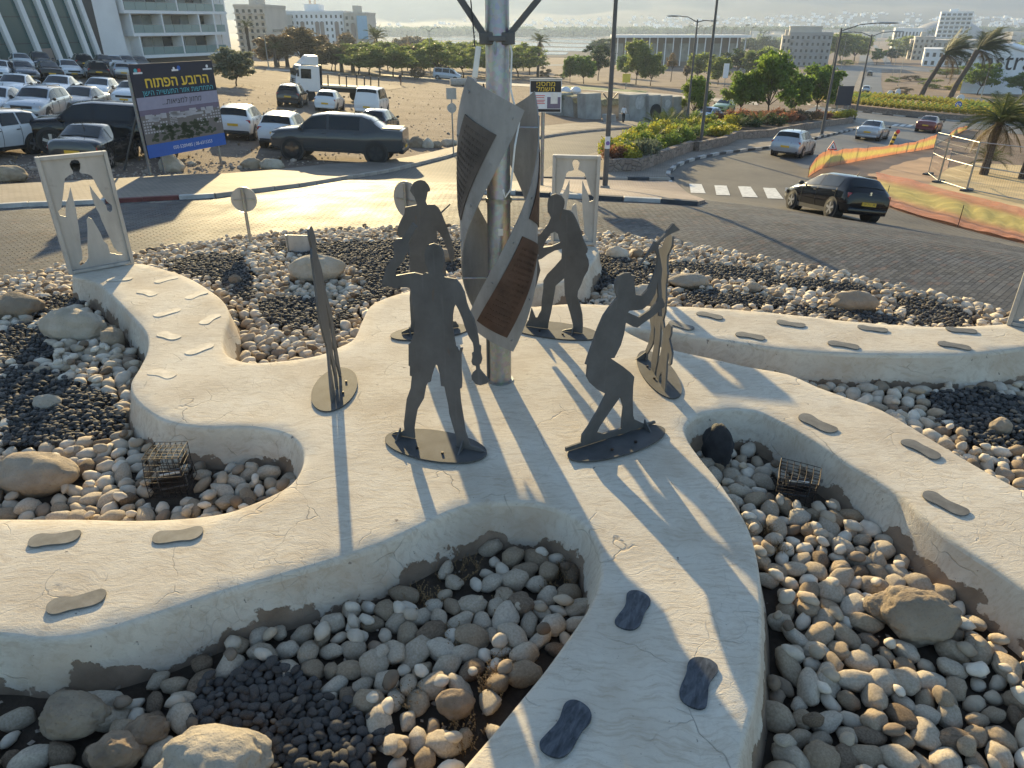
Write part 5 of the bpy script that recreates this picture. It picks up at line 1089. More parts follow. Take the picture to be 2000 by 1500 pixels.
def car(ty, pt, label, pos, toward=None, wheels=None, head=None, detail=2, lift=.02, cat='car', group='cars parked on the dirt lot', trim=None, name='parked_car'):
    T = TYPES[ty]; D = car_meshes(ty)
    if wheels:
        (uf, vf), (ur, vr), side = wheels; f, r = G(uf, vf), G(ur, vr); d = (f - r); head = math.atan2(d.y, d.x); w = max(s[4] for s in T['st'])
        sgn = -1 if side == 'L' else 1; lat = Vector((-math.sin(head), math.cos(head), 0)) * sgn * w; mid = (f + r) / 2 + lat; xm = (T['wx'][0] + T['wx'][1]) / 2; mid -= Vector((math.cos(head), math.sin(head), 0)) * xm; p = (mid.x, mid.y)
    else:
        a = G(*pos); b = G(*toward) if toward else a; head = math.atan2(b.y - a.y, b.x - a.x) if head is None else head; p = (a.x, a.y)
    root = empty(name, (p[0], p[1], 0), 0, label, cat, group); place(root, p, head, tz(*p) + lift)
    keys = ['body', 'windshield', 'rear_window', 'window', 'cladding', 'front_bumper', 'rear_bumper', 'lights', 'plates', 'grille', 'mirror']
    if detail >= 2: keys += ['handle', 'seam', 'bed', 'rails', 'antenna']
    elif 'bed' in D: keys.append('bed')
    for k in keys:
        for nm, me, lo in D.get(k, []):
            o = link(nm, me, root, lo)
            if k == 'seam': o['kind'] = 'stuff'
            if k == 'body': o.material_slots[0].link = 'OBJECT'; o.material_slots[0].material = M[pt]
            if k in ('front_bumper', 'rear_bumper') and trim != 'dark' and pt: o.material_slots[0].link = 'OBJECT'; o.material_slots[0].material = M[pt] if trim == 'body' else M['trim']
    tm, rm = D['wheelm']
    for x, y, r, sg in D['wheelpos']:
        o = link('wheel', tm, root, (x, y + (.0 if sg > 0 else 0), r)); o.rotation_euler = (0, 0, 0 if sg > 0 else math.pi); o.location.y = y + sg * .012
        q_ = link('rim', rm, o)
        if ty == 'pickup': q_.material_slots[0].link = 'OBJECT'; q_.material_slots[0].material = M['paint_darkgrey'] if pt == 'paint_slate' else M['alloy']
    return root
lot = 'cars parked on the dirt lot'; rd = 'cars driving on the right'
ibiza = car('coupe', 'paint_black', 'glossy black three-door hatchback driving round the ring road', (1619,421), head=R(98), group=rd, name='driving_car', trim='body', cat='car')
car('wagon', 'paint_silver', 'silver estate car seen from behind on the right road', (1547,303), (1640,274), group=rd, name='driving_car')
car('sedan', 'paint_silver', 'silver sedan driving away toward the second roundabout', (1702,272), (1790,250), group=rd, name='driving_car', trim='body')
car('sedan', 'paint_red', 'dark red sedan entering the second roundabout', (1812,257), (1880,240), group=rd, name='driving_car', trim='body')
car('pickup', 'paint_slate', 'slate grey pickup standing side-on at the edge of the dirt lot', None, None, ((570,313),(737,322),'L'), cat='pickup truck')
car('suv', 'paint_white', 'white sport utility car right of the billboard', (476,266), (520,243)); car('suv', 'paint_white', 'white car half hidden behind the slate pickup bonnet', (560,283), (606,258))
car('hatch', 'paint_darkgrey', 'dark hatchback hidden behind the slate pickup bed', (742,262), (788,243)); car('suv', 'paint_brown', 'dark brown sport utility car below the white truck', (573,206), (618,188))
car('hatch', 'paint_white', 'small white hatchback between the brown car and the white van', (645,215), (688,199), trim='body'); car('van', 'paint_white', 'white van with red tail lights on the dirt lot', (728,223), (772,205), cat='van', trim='body')
car('sedan', 'paint_darkgrey', 'dark grey sedan parked in front of the black pickup', None, None, ((263,311),(226,327),'R'), trim='body')
car('pickup', 'paint_black', 'black pickup behind the billboard with an orange vest in its window', None, None, ((108,302),(302,309),'L'), cat='pickup truck')
car('suv', 'paint_white', 'white car cut by the left edge with dark wheel arches', (-25,303), (-75,309))
car('suv', 'paint_silver', 'silver crossover with yellow plate facing the camera on the left', (84,233), (40,243), trim='dark')
car('sedan', 'paint_grey', 'grey sedan behind the silver crossover', (165,221), (122,231)); car('sedan', 'paint_white', 'white sedan cut by the left edge behind the silver crossover', (2,226), (-40,236))
car('sedan', 'paint_white', 'white sedan leftmost in the middle row', (38,192), (-8,204), trim='body'); car('sedan', 'paint_white', 'white sedan between two white cars in the middle row', (122,193), (76,205), trim='body')
car('hatch', 'paint_white', 'white hatchback rightmost full car of the middle row', (200,197), (154,209), trim='body'); car('hatch', 'paint_white', 'white car half covered by the left edge of the billboard', (262,204), (216,216), trim='body')
for ty, pt, lab, ps, to in [('hatch','paint_white','white car cut by the left edge in the far row',(4,156),(-20,164)),('hatch','paint_grey','grey hatchback second from left in the far row',(48,157),(75,166)),('sedan','paint_black','black sedan with red lights in the far row',(98,157),(80,147)),
 ('sedan','paint_white','white sedan facing right in the far row',(136,150),(160,158)),('suv','paint_black','black sport utility car in the far row left of the billboard',(190,156),(172,146)),('hatch','paint_silver','silver hatchback beside the black sport utility car',(238,153),(220,144)),
 ('hatch','paint_white','white hatchback at the wall behind the far row',(45,136),(60,142)),('suv','paint_darkgrey','dark car at the hotel wall behind the far row',(82,136),(97,142)),('suv','paint_black','black car below the glass lobby',(163,137),(148,131)),
 ('hatch','paint_darkgrey','dark hatchback at the hotel wall left of the billboard',(205,135),(220,141)),('sedan','paint_white','white sedan at the hotel wall behind the silver hatchback',(226,136),(240,142)),('sedan','paint_silver','silver sedan at the hotel wall partly behind the billboard',(250,135),(265,141)),('sedan','paint_grey','grey sedan at the hotel wall hidden by the billboard top',(275,136),(290,142))]:
    car(ty, pt, lab, ps, to, detail=1)
car('hatch', 'paint_green', 'light green hatchback parked by the concrete blocks', (1412,221), (1372,226), detail=1, group='cars right of the concrete blocks'); car('hatch', 'paint_paleblue', 'pale blue hatchback parked behind the planter', (1377,243), (1335,247), detail=1, group='cars right of the concrete blocks')
car('hatch', 'paint_brown', 'small dark car far down the right carriageway', (1698,148), (1701,140), detail=0, group=rd, name='driving_car'); car('hatch', 'paint_silver', 'small silver car coming up the right carriageway', (1690,181), (1693,172), detail=0, group=rd, name='driving_car')
car('van', 'paint_silver', 'grey minibus by the trees at the far end of the dirt lot', (874,157), (900,159), detail=1, cat='van')
# digits on the nearest plate, the maker's round badge, a blue vehicle-registration strip
def text(body, size, mat, parent, loc, rot, name='lettering', ext=.002, align='CENTER', sx=1.0, shear=0.0, bold=0.0):
    cu = bpy.data.curves.new(name, 'FONT'); cu.body = body; cu.size = size; cu.align_x = align; cu.align_y = 'CENTER'; cu.extrude = ext; cu.resolution_u = 2; cu.shear = shear; cu.offset = bold; cu.space_character = 1.02
    o = bpy.data.objects.new(name, cu); COL.objects.link(o); bpy.context.view_layer.update(); dg = bpy.context.evaluated_depsgraph_get()
    if ext > .005: me = bpy.data.meshes.new_from_object(o.evaluated_get(dg))
    else:          # flat print: every outline of a letter is filled on its own, counters cut out
        c2 = o.evaluated_get(dg).to_curve(dg); lps = []
        for sp_ in c2.splines:
            bp = sp_.bezier_points; pts = []
            for i_ in range(len(bp)):
                a, b = bp[i_], bp[(i_ + 1) % len(bp)]; pts += geometry.interpolate_bezier(a.co, a.handle_right, b.handle_left, b.co, 5)[:-1]
            cl_ = [p.copy() for i_, p in enumerate(pts) if (p - pts[i_ - 1]).length > size * 1e-4]
            if len(cl_) > 2: lps.append((cl_, .5 * sum(p.x * q.y - q.x * p.y for p, q in zip(cl_, cl_[1:] + cl_[:1]))))
        o.evaluated_get(dg).to_curve_clear(); sg = -1 if sum(a for _, a in lps) < 0 else 1; mb = MB(); outs = [(l, a) for l, a in lps if a * sg > 0]
        for k_, (l, a) in enumerate(outs):
            P_ = np.array([(p.x, p.y) for p in l]); hs = [h for h, ha in lps if ha * sg < 0 and inside(P_, np.array([h[0].x]), np.array([h[0].y]))[0]]; grp = [l] + hs; fl_ = [Vector((p.x, p.y, .0004 * (k_ % 4))) for g_ in grp for p in g_]
            mb.add(fl_, geometry.tessellate_polygon(grp))
        me = mesh(name, mb.v, mb.f, mat); bm = bmesh.new(); bm.from_mesh(me)
        for f in bm.faces:
            if f.normal.z < 0: f.normal_flip()
        bm.to_mesh(me); bm.free()
    bpy.data.objects.remove(o); me.materials.clear(); me.materials.append(mat)
    me.name = name; q = link(name, me, parent, loc); q['kind'] = 'stuff'; q.rotation_euler = rot; q.scale = (sx, 1, 1); return q
def heb(s): return s[::-1]
T = TYPES['coupe']; text('29 711 38', .10, M['trim'], ibiza, (-T['L'] / 2 - .030, 0, T['pz'] + .02), (R(90), 0, R(-90)), 'plate_digits')
o = text('S', .15, M['chrome'], ibiza, (-T['L'] / 2 + .035, 0, .90), (R(90), 0, R(-90)), 'badge', .012, bold=.006)
def truck():
    a, b = G(666, 198), G(620, 204); head = R(207); root = empty('flatbed_truck', (a.x, a.y, 0), 0, 'white flatbed lorry facing the camera with an empty bed', 'truck'); place(root, (a.x, a.y), head, tz(a.x, a.y))
    cab = MB().prism([(4.0,-1.22,.75),(4.15,-1.22,1.2),(4.05,-1.22,2.0),(3.75,-1.22,2.75),(2.1,-1.22,2.8),(2.05,-1.22,.75)], (0, 2.44, 0)); cab.build('cab', M['paint_white'], root, bevel=.05)
    MB().prism([(3.6,-1.1,2.82),(2.9,-1.1,3.55),(2.15,-1.1,3.6),(2.15,-1.1,2.82)], (0, 2.2, 0)).build('wind_deflector', M['paint_white'], root, bevel=.05)
    text('SAFETY', .42, M['bluepl'], root, (3.22, 0, 3.24), (R(47), 0, R(90)), 'lettering')
    MB().prism([(4.09,-1.08,1.95),(3.80,-1.08,2.68),(3.76,-1.08,2.66),(4.05,-1.08,1.94)], (0, 2.16, 0)).build('windshield', M['glass'], root)
    for s in (-1, 1): MB().box((3.25, s * 1.225, 2.15), (.85, .02, .75)).build('window', M['glass'], root)
    g = MB()
    for k in range(5): g.box((4.10 + .01 * k * 0, 0, 1.08 + k * .15), (.14, 1.9 - k * .04, .045))
    g.build('grille', M['trim'], root); MB().tube([(4.15, 0, 1.55), (4.20, 0, 1.55)], .14, 16).build('badge', M['chrome'], root)
    MB().box((4.02, 0, .72), (.3, 2.4, .42)).build('bumper', M['paint_grey'], root, bevel=.03)
    for s in (-1, 1): MB().box((4.16, s * .95, .78), (.06, .35, .18)).build('headlight', M['head'], root); MB().box((3.95, s * 1.4, 2.2), (.12, .2, .55)).build('mirror', M['trim'], root)
    MB().box((-.6, 0, 1.25), (5.2, 2.45, .16)).build('cargo_bed', simple('bed_boards', (.40, .36, .28), .8), root); MB().box((-.3, 0, .95), (5.6, .9, .35)).build('chassis', M['trim'], root); MB().box((1.95, 0, 2.1), (.12, 2.45, 1.6)).build('headboard', M['trim'], root)
    for x in (1.4, -.2, -1.8, -3.1):
        for s in (-1, 1): MB().box((x, s * 1.2, 1.75), (.09, .09, .9)).build('stake', M['trim'], root)
    for x in (3.0, -1.6, -2.6):
        for s in (-1, 1): MB().tube([(x, s * .85, .5), (x, s * 1.18, .5)], .5, 20).build('wheel', M['tyre'], root)
truck()
# ================================================================== SIGNS, LAMPS, FENCES, PEOPLE
def top_z(p, v):   # height at which a sight line over image row v passes above ground point p
    d = ray(1000, v); return CAM_H + d.z / d.y * p.y
for nm, c, r in (('navy_print', (.012, .016, .035), .5), ('blue_print', (.025, .11, .42), .5), ('yellow_print', (.80, .55, .06), .5), ('teal_print', (.08, .42, .50), .5), ('white_print', (.75, .75, .75), .5), ('black_print', (.012, .012, .014), .5), ('lavender_print', (.30, .29, .38), .5), ('plum_print', (.16, .13, .19), .5),
                 ('red_print', (.6, .05, .05), .5), ('facade_print', (.42, .41, .43), .5), ('tree_print', (.045, .06, .03), .6), ('sand_print', (.17, .15, .14), .6), ('purple_print', (.16, .10, .35), .5)):
    M[nm] = simple(nm, c, r, 0, .06)
def billboard():
    p0, p1 = G(294, 343), G(433, 327); d = (p1 - p0); d.z = 0; W0 = d.length; d.normalize(); n = Vector((-d.y, d.x, 0)); o3 = Vector((0, 0, CAM_H))
    BL, BR, TR, TL = VP(p0, p1, [(290, 303), (443, 288), (415, 118), (257, 125)])
    loc = Vector((BL.x, BL.y, p0.z)); a = math.atan2(d.y, d.x); root = empty('billboard', loc, a, 'large dark blue billboard with yellow Hebrew heading and a town picture', 'billboard')
    w = (BR - BL).dot(d); zb = (BL.z + BR.z) / 2 - loc.z; zt = (TL.z + TR.z) / 2 - loc.z; h = zt - zb
    MB().box((w / 2, .02, zb + h / 2), (w, .04, h)).build('panel', M['navy_print'], root)
    def q(nm, x0, y0, x1, y1, m, k=1): return MB().box((w * (x0 + x1) / 2, -.002 - .003 * k, zb + h * (y0 + y1) / 2), (w * (x1 - x0), .003, h * (y1 - y0))).build(nm, M[m], root)
    q('picture', .004, .17, .996, .655, 'lavender_print'); q('footer', 0, 0, 1, .145, 'blue_print', 1)
    pic = q('street_print', .004, .146, .996, .46, 'sand_print', 2); q('hills_print', .004, .46, .996, .52, 'plum_print', 2)
    mb = MB(); tb = MB()
    for k in range(26):
        x = rng.uniform(.02, .9); y = rng.uniform(.40, .47); ww = rng.uniform(.03, .10); hh = rng.uniform(.02, .06); mb.box((w * (x + ww / 2), -.0135, zb + h * y), (w * ww, .002, h * hh))
    for x0, x1, y0, y1 in ((.01, .30, .26, .45), (.66, .99, .27, .47), (.33, .42, .33, .44)):
        for r_ in range(6):
            for c_ in range(9):
                if rng.random() < .8: mb.box((w * (x0 + (x1 - x0) * (c_ + .5) / 9), -.0165, zb + h * (y0 + (y1 - y0) * (r_ + .5) / 6)), (w * (x1 - x0) / 9 * .62, .002, h * (y1 - y0) / 6 * .55))
    for k in range(110):
        x = rng.gauss(.5, .24); y = rng.uniform(.17, .34)
        if .02 < x < .98: tb.add([Vector((w * (x + rng.uniform(.01, .045) * math.cos(t)), -.0195, zb + h * (y + rng.uniform(.008, .03) * math.sin(t)))) for t in np.linspace(0, 5.6, 8)], [tuple(range(8))])
    o = mb.build('buildings_print', M['facade_print'], root); o['kind'] = 'stuff'; o = tb.build('trees_print', M['tree_print'], root); o['kind'] = 'stuff'
    T_ = lambda s, size, m, x, y, bold=0.0, sx=1.0, shear=0.0, yo=0.0: text(s, size * h, M[m], root, (w * x, -.012 - yo, zb + h * y), (R(90), 0, 0), 'lettering', .001, 'CENTER', sx, shear, bold)
    T_(heb('הרובע הפתוח'), .155, 'yellow_print', .52, .80, .0, 1.05); T_(heb('הרובע הפתוח'), .155, 'yellow_print', .526, .80, .0, 1.05, 0, .004); T_(heb('הרובע הפתוח'), .155, 'yellow_print', .523, .795, .0, 1.05, 0, .008); T_(heb('התחדשות אזור התעשייה הישן'), .082, 'teal_print', .52, .695, 0, 1.02); T_(heb('מחזון למציאות'), .088, 'black_print', .55, .585, 0, 1.0, .25); T_('...', .088, 'black_print', .31, .585, 0, 1.3, 0)
    T_('050-5209485 | 08-6315353', .055, 'white_print', .56, .072, 0, 1.0)
    for x, m, s in ((.06, 'teal_print', .03), (.10, 'red_print', .03), (.50, 'white_print', .02), (.56, 'blue_print', .035), (.92, 'white_print', .025)):
        MB().tube([(w * x, -.004, zb + h * .935), (w * x, -.008, zb + h * .935)], s * h * .75, 12).build('logo', M[m], root)
    q('logo', .47, .905, .55, .925, 'white_print', 2); q('logo', .86, .895, .98, .912, 'white_print', 2); q('logo', .03, .90, .13, .918, 'white_print', 2)
    for x in (-.01, .16, .90):
        MB().bar((w * x, .07, -.3), (w * x, .07, zt - .3 if x != .16 else zb + .3), .07).build('post', M['galv'], root)
    for x in (.02, .66): MB().bar((w * x, 1.7, -.2), (w * x, .08, zb + h * .55), .05).build('brace', M['steel'], root)
billboard()
def shop_sign():
    b = G(1058, 369); root = empty('shop_sign', b, R(-3), 'small black and yellow Hebrew shop sign on a post by the road', 'sign'); s = (b - Vector((0, 0, CAM_H))).length / FPX
    zt, zb = top_z(b, 156) - b.z, top_z(b, 219) - b.z; w = 56 * s; h = zt - zb; x0 = 4 * s
    MB().tube([(0, 0, -.1), (0, 0, zb + .1)], .06, 12).build('post', M['galv'], root); MB().box((x0, 0, (zb + zt) / 2), (w, .12, h)).build('panel', M['white_print'], root); MB().box((x0, -.062, zb + h * .80), (w * .96, .006, h * .34)).build('header', M['black_print'], root)
    MB().box((x0, -.062, zb + h * .06), (w * .96, .006, h * .09)).build('footer', M['black_print'], root); MB().box((x0 + w * .26, -.062, zb + h * .30), (w * .42, .006, h * .36)).build('picture', M['plum_print'], root); MB().box((x0 + w * .27, -.068, zb + h * .44), (w * .22, .006, h * .34)).build('fridge_print', M['white_plastic'], root)
    MB().box((x0 - w * .34, -.062, zb + h * .15), (w * .22, .006, h * .06)).build('button_print', M['red_print'], root); MB().box((x0, 0, zt + .02), (w * 1.02, .16, .05)).build('cap', M['panel'], root)
    text(heb('מחסני'), h * .21, M['yellow_print'], root, (x0, -.068, zb + h * .88), (R(90), 0, 0), 'lettering', .002, 'CENTER', 1.15, 0, 0); text(heb('חשמל'), h * .21, M['yellow_print'], root, (x0, -.068, zb + h * .72), (R(90), 0, 0), 'lettering', .002, 'CENTER', 1.15, 0, 0)
    mb = MB()
    for k, y in enumerate((.52, .46, .38, .33, .28)): mb.box((x0 - w * .22, -.0655, zb + h * y), (w * (.40 - .05 * (k % 2)), .002, h * .022))
    o = mb.build('small_print', M['red_print'], root); o['kind'] = 'stuff'
    MB().box((-.17, .0, zb - .45), (.12, .1, .7)).build('meter_box', M['steel'], root)
shop_sign()
def small_signs():
    b = G(886, 306); s = (b - Vector((0, 0, CAM_H))).length / FPX; zt = top_z(b, 172) - b.z; root = empty('road_sign', b, 0, 'grey sign post with a square and a round sign seen from behind', 'road sign')
    MB().tube([(0, 0, -.1), (0, 0, zt)], .035, 10).build('post', M['galv'], root); MB().box((0, -.05, zt - 9 * s), (18 * s, .02, 19 * s)).build('square_plate', M['panel'], root); MB().tube([(0, -.06, zt - 33 * s), (0, -.04, zt - 33 * s)], 8.5 * s, 20).build('round_plate', M['panel'], root)
    for (u, v, zc_, ru, vt, ry, lab) in ((492, 487, -.62, 20, 391, 0, 'small round sign seen from behind at the left of the rear bed'), (797, 474, -.66, 31, 391, .75, 'big round sign seen from behind beside the helmeted figure')):
        b = P(u, v, zc_); s = (b - Vector((0, 0, CAM_H))).length / FPX; zt = top_z(b, vt) - b.z; r = ru * s * 1.08; root = empty('road_sign', b, R(10) if ry == 0 else R(-38), lab, 'road sign')
        MB().tube([(0, 0, -.05), (0, 0, zt + r * .9)], .032, 10).build('post', M['galv'], root); MB().tube([(0, .05, zt), (0, .062, zt)], r, 28).build('round_plate', M['panel'], root); MB().tube([(0, .045, zt), (0, .064, zt)], r * 1.03, 28, cap=False).build('rim', M['galv'], root); MB().box((0, .04, zt), (r * 1.6, .02, .03)).build('bracket', M['galv'], root)
    b = P(566, 512, -.58); s = (b - Vector((0, 0, CAM_H))).length / FPX; root = empty('low_sign', b, R(-6), 'low rectangular board seen from behind at the rear bed', 'sign'); zt = top_z(b, 459) - b.z
    for x in (0, 42 * s): MB().tube([(x, 0, 0), (x, 0, zt)], .014, 8).build('leg', M['galv'], root)
    MB().box((21 * s, .02, zt - 17 * s), (48 * s, .015, 34 * s)).build('panel', M['panel'], root)
    for (u, v, top, w, lab, m) in ((1640,236,168,26,'dark blue information board on two legs by the second roundabout','navy_print'),(1414,171,124,9,'narrow pale sign pillar among the trees','white_print'),(1222,175,144,14,'small yellow sign beyond the concrete blocks','yellow_print')):
        b = G(u, v); s = (b - Vector((0, 0, CAM_H))).length / FPX; root = empty('road_sign', b, 0, lab, 'road sign'); zt = top_z(b, top) - b.z; hh = zt * (.55 if w > 10 else .6)
        MB().box((0, 0, zt - hh / 2), (w * s, .12, hh)).build('panel', M[m], root)
        for x in ((-.35, .35) if w > 20 else (0,)): MB().tube([(x * w * s, 0, -.1), (x * w * s, 0, zt - hh)], .07, 8).build('post', M['galv'], root)
    b = G(1865, 229); s = (b - Vector((0, 0, CAM_H))).length / FPX; root = empty('road_sign', b, 0, 'round blue arrow sign on the second roundabout', 'road sign'); MB().tube([(0, 0, -.1), (0, 0, 1.9)], .04, 8).build('post', M['galv'], root); z = top_z(b, 205) - b.z
    MB().tube([(0, -.03, z), (0, -.06, z)], 5.5 * s, 20).build('round_plate', M['blue_print'], root)
    for k in range(3):
        a = k * 2.094 + .5; MB().box(None, (.3, .01, .12), mat=Matrix.Translation((math.cos(a) * 2.6 * s, -.066, z + math.sin(a) * 2.6 * s)) @ Matrix.Rotation(-a - 1.57, 4, 'Y')).build('arrow', M['white_print'], root)
    b = G(1618, 326); s = (b - Vector((0, 0, CAM_H))).length / FPX; z = top_z(b, 293) - b.z; zt = top_z(b, 275) - b.z; root = empty('warning_sign', b, 0, 'red triangular roadworks sign at the start of the orange netting', 'road sign'); r = (zt - z)
    MB().tube([(0, 0, 0), (0, 0, z)], .025, 8).build('post', M['galv'], root)
    tri = lambda k, y: [Vector((-r * .58 * k, y, z + r * .5 - r * .5 * k)), Vector((r * .58 * k, y, z + r * .5 - r * .5 * k)), Vector((0, y, z + r * .42 + r * .58 * k))]
    MB().prism(tri(1.0, -.03), (0, .02, 0)).build('border', M['red_print'], root); MB().prism(tri(.70, -.036), (0, .005, 0)).build('face', M['white_print'], root)
    MB().box((0, -.04, z + r * .36), (r * .10, .006, r * .3)).build('digger_symbol', M['black_print'], root); MB().box((r * .1, -.04, z + r * .25), (r * .2, .006, r * .09)).build('heap_symbol', M['black_print'], root)
    b = G(1738, 287); root = empty('barricade_post', b, R(0), 'leaning black and orange striped barricade board behind the netting', 'barricade'); zt = top_z(b, 257) - b.z
    for k in range(7): MB().box(None, (.26, .05, zt / 7), mat=Matrix.Rotation(R(14), 4, 'Y') @ Matrix.Translation((0, 0, zt / 7 * (k + .5)))).build('stripe', M['black_print'] if k % 2 else M['yellow_print'], root)
    MB().sphere((.33, 0, zt * .99), (.16, .1, .16), 10, 6).build('lamp', M['red_print'], root)
small_signs()
def lamp_post(u, v, top, label, arms=(), rad=.085, band=None, over=0.0, sy=None):
    b = G(u, v); zt = top_z(b, top) - b.z + over; root = empty('street_lamp', b, 0, label, 'street lamp', 'street lamps'); s = (b - Vector((0, 0, CAM_H))).length / FPX
    MB().tube([(0, 0, -.1), (0, 0, .5), (0, 0, zt)], [rad * 1.25, rad * 1.2, rad * .65], 12).build('post', M['steel'] if band != 'g' else M['galv'], root, smooth=True); MB().tube([(0, 0, -.15), (0, 0, .22)], [rad * 3.2, rad * 2.0], 10).build('foot', M['kerb_plain'], root)
    for sx, ln, up in arms:
        MB().tube([(0, 0, zt - .2), (sx * ln * .4, 0, zt + up * .7), (sx * ln * .8, 0, zt + up)], [.04, .035, .03], 8).build('arm', M['steel'], root); MB().sphere((sx * ln, 0, zt + up), (ln * .28, .14, .07), 10, 5).build('lantern', M['grey_paint'], root)
    return root, zt, s
r_, zt, s_ = lamp_post(1181, 374, 0, 'tall grey lamp post with a purple sticker behind the centre frame', over=3.0, rad=.08); b = G(1181, 374)
MB().tube([(0, 0, top_z(b, 290) - b.z), (0, 0, top_z(b, 266) - b.z)], .092, 12).build('white_band', M['white_print'], r_); MB().tube([(0, -.10, top_z(b, 279) - b.z), (0, -.094, top_z(b, 279) - b.z)], .07, 16).build('sticker', M['purple_print'], r_)
for sx in (-1, 1): MB().bar((sx * .08, 0, top_z(b, 194) - b.z), (sx * .25, 0, top_z(b, 182) - b.z), .04).build('flag_arm', M['steel'], r_)
r2_, z2_, s2_ = lamp_post(1367, 293, 0, 'tall grey lamp post standing in the planter', over=3.0); lamp_post(1341, 243, 38, 'double-armed lamp post at the left of the planter tree', ((-1, 2.0, .25), (1, 1.3, -.1)), .09)
lamp_post(1604, 267, 55, 'lamp post with one long arm by the silver estate car', ((1, 3.4, .35),), .10); lamp_post(1668, 238, 67, 'double-armed lamp post before the second roundabout', ((-1, 2.6, .2), (1, 2.6, .25)), .10)
lamp_post(1613, 200, 72, 'lamp post partly behind the long-armed one', ((-1, 3.4, .2),), .12)
for u, v, t, lab in ((842,152,59,'slim double lamp among the green acacias'),(1049,150,61,'slim double lamp beside the tall fan palm'),(525,133,66,'slim pole left of the brown tamarisk'),(1742,150,82,'slim pole first in the row right of the downhill road'),(1728,128,78,'slim pole second in the row right of the downhill road'),(1753,168,92,'slim pole nearest in the row right of the downhill road'),(1642,133,75,'slim pole beside the left carriageway'),(1712,110,74,'slim pole farthest in the row right of the downhill road'),(1628,150,80,'slim pole left of the downhill road'),(1395,118,78,'slim pole before the long pergola'),(1280,112,78,'slim pole at the middle of the pergola'),(1912,205,132,'slim lamp between the acacia and the palm')):
    lamp_post(u, v, t, lab, ((-1, 1.6, .4), (1, 1.6, .4)) if 'double' in lab else (), .07, 'g')
def netting():
    n = N('orange_net'); g = n.new('ShaderNodeAttribute', attribute_name='tint'); p = n.pos(); tr = n.new('ShaderNodeBsdfTransparent'); mx = n.new('ShaderNodeMixShader'); tl = n.new('ShaderNodeBsdfTranslucent'); m2 = n.new('ShaderNodeMixShader')
    f = n.noise(p, 2, 4); c = n.mix(1.0, g.outputs['Color'], n.ramp(f, [(.3, (.88,) * 3), (.7, (1.08,) * 3)]), 'MULTIPLY'); n.set(c, .6); n.L(c, tl.inputs[0]); m2.inputs[0].default_value = .35; n.L(n.b.outputs[0], m2.inputs[1]); n.L(tl.outputs[0], m2.inputs[2])
    e_ = n.vor(p, 16, rnd=.15); n.L(n.ramp(e_, [(.10, .97), (.22, .62)]), mx.inputs[0]); n.L(tr.outputs[0], mx.inputs[1]); n.L(m2.outputs[0], mx.inputs[2]); n.L(mx.outputs[0], n.t.nodes['Material Output'].inputs[0]); M['net'] = n.m
    def band(name, label, base, top, flat=False):
        pb = [G(u, v) for u, v in base]; V = []; C = []; F = []; K = 20
        if flat: pt = [G(u, v) for u, v in top]
        else: pt = [Vector((b.x, b.y, top_z(b, v))) for b, (u, v) in zip(pb, top)]
        B, T_ = catmull([tuple(p) for p in pb], 8, False), catmull([tuple(p) for p in pt], 8, False); n_ = len(B)
        for i in range(n_):
            for k in range(K + 1):
                t = k / K; p = B[i] * (1 - t) + T_[i] * t; w = .10 * noise.noise(Vector((i * .2, t * 2, 3.3)))
                if flat: p = np.array((p[0], p[1], tz(p[0], p[1]) + .07 + abs(w) * 1.2 + .16 * t * t))
                else: p = p + np.array((w * .6, w, .12 * noise.noise(Vector((i * .3, 0, 1))) * t))
                V.append(p); q = .5 + .5 * math.tanh((abs(t - .5) - .23) * 14); c = np.array((.80, .64, .17)) * (1 - q) + np.array((.80, .33, .16)) * q
                C.append((*c, 1))
        for i in range(n_ - 1):
            for k in range(K): a = i * (K + 1) + k; F.append((a, a + 1, a + K + 2, a + K + 1))
        me = np_mesh(name, np.array(V), np.array(F), M['net'], True, np.array(C)); root = empty(name, pb[0], 0, label, 'netting', 'orange and yellow safety netting'); o = link('net', me, root); o.location = -pb[0]
        for i in range(0, len(pb)):
            if flat and i % 2: continue
            q = pb[i] - pb[0]; MB().tube([q, q + Vector((0, 0, (pt[i].z - pb[i].z if not flat else .7) + .1))], .012, 6).build('stake', M['rust_wire'], root)
    band('safety_netting', 'orange and yellow netting standing along the road edge', [(1578,347),(1590,338),(1606,329),(1640,322),(1690,312),(1750,301),(1800,293),(1824,288)], [(0,326),(0,306),(0,296),(0,292),(0,288),(0,283),(0,271),(0,263)])
    band('safety_netting', 'short piece of orange netting beyond the wire fence', [(1852,274),(1866,264),(1880,257),(1888,254)], [(0,260),(0,250),(0,248),(0,245)])
    band('safety_netting', 'orange and yellow netting lying flattened beside the ring road', [(1728,402),(1790,424),(1870,445),(1940,463),(2010,482),(2120,520)], [(1708,346),(1780,362),(1850,382),(1930,402),(2010,424),(2120,460)], True)
netting()
sheet('dirt_verge', [(1578,348),(1606,330),(1690,313),(1800,294),(1860,290),(1850,330),(1800,372),(1760,368),(1708,346)], .02, M['orange_dirt'], 'orange bare earth behind the netting', 1.0)
sheet('sand_patch', [(1800,372),(1850,330),(1900,318),(2100,330),(2300,420),(2300,520),(2010,424),(1880,388)], .024, M['sand'], 'yellow sand patch under the wire fence', 1.0)
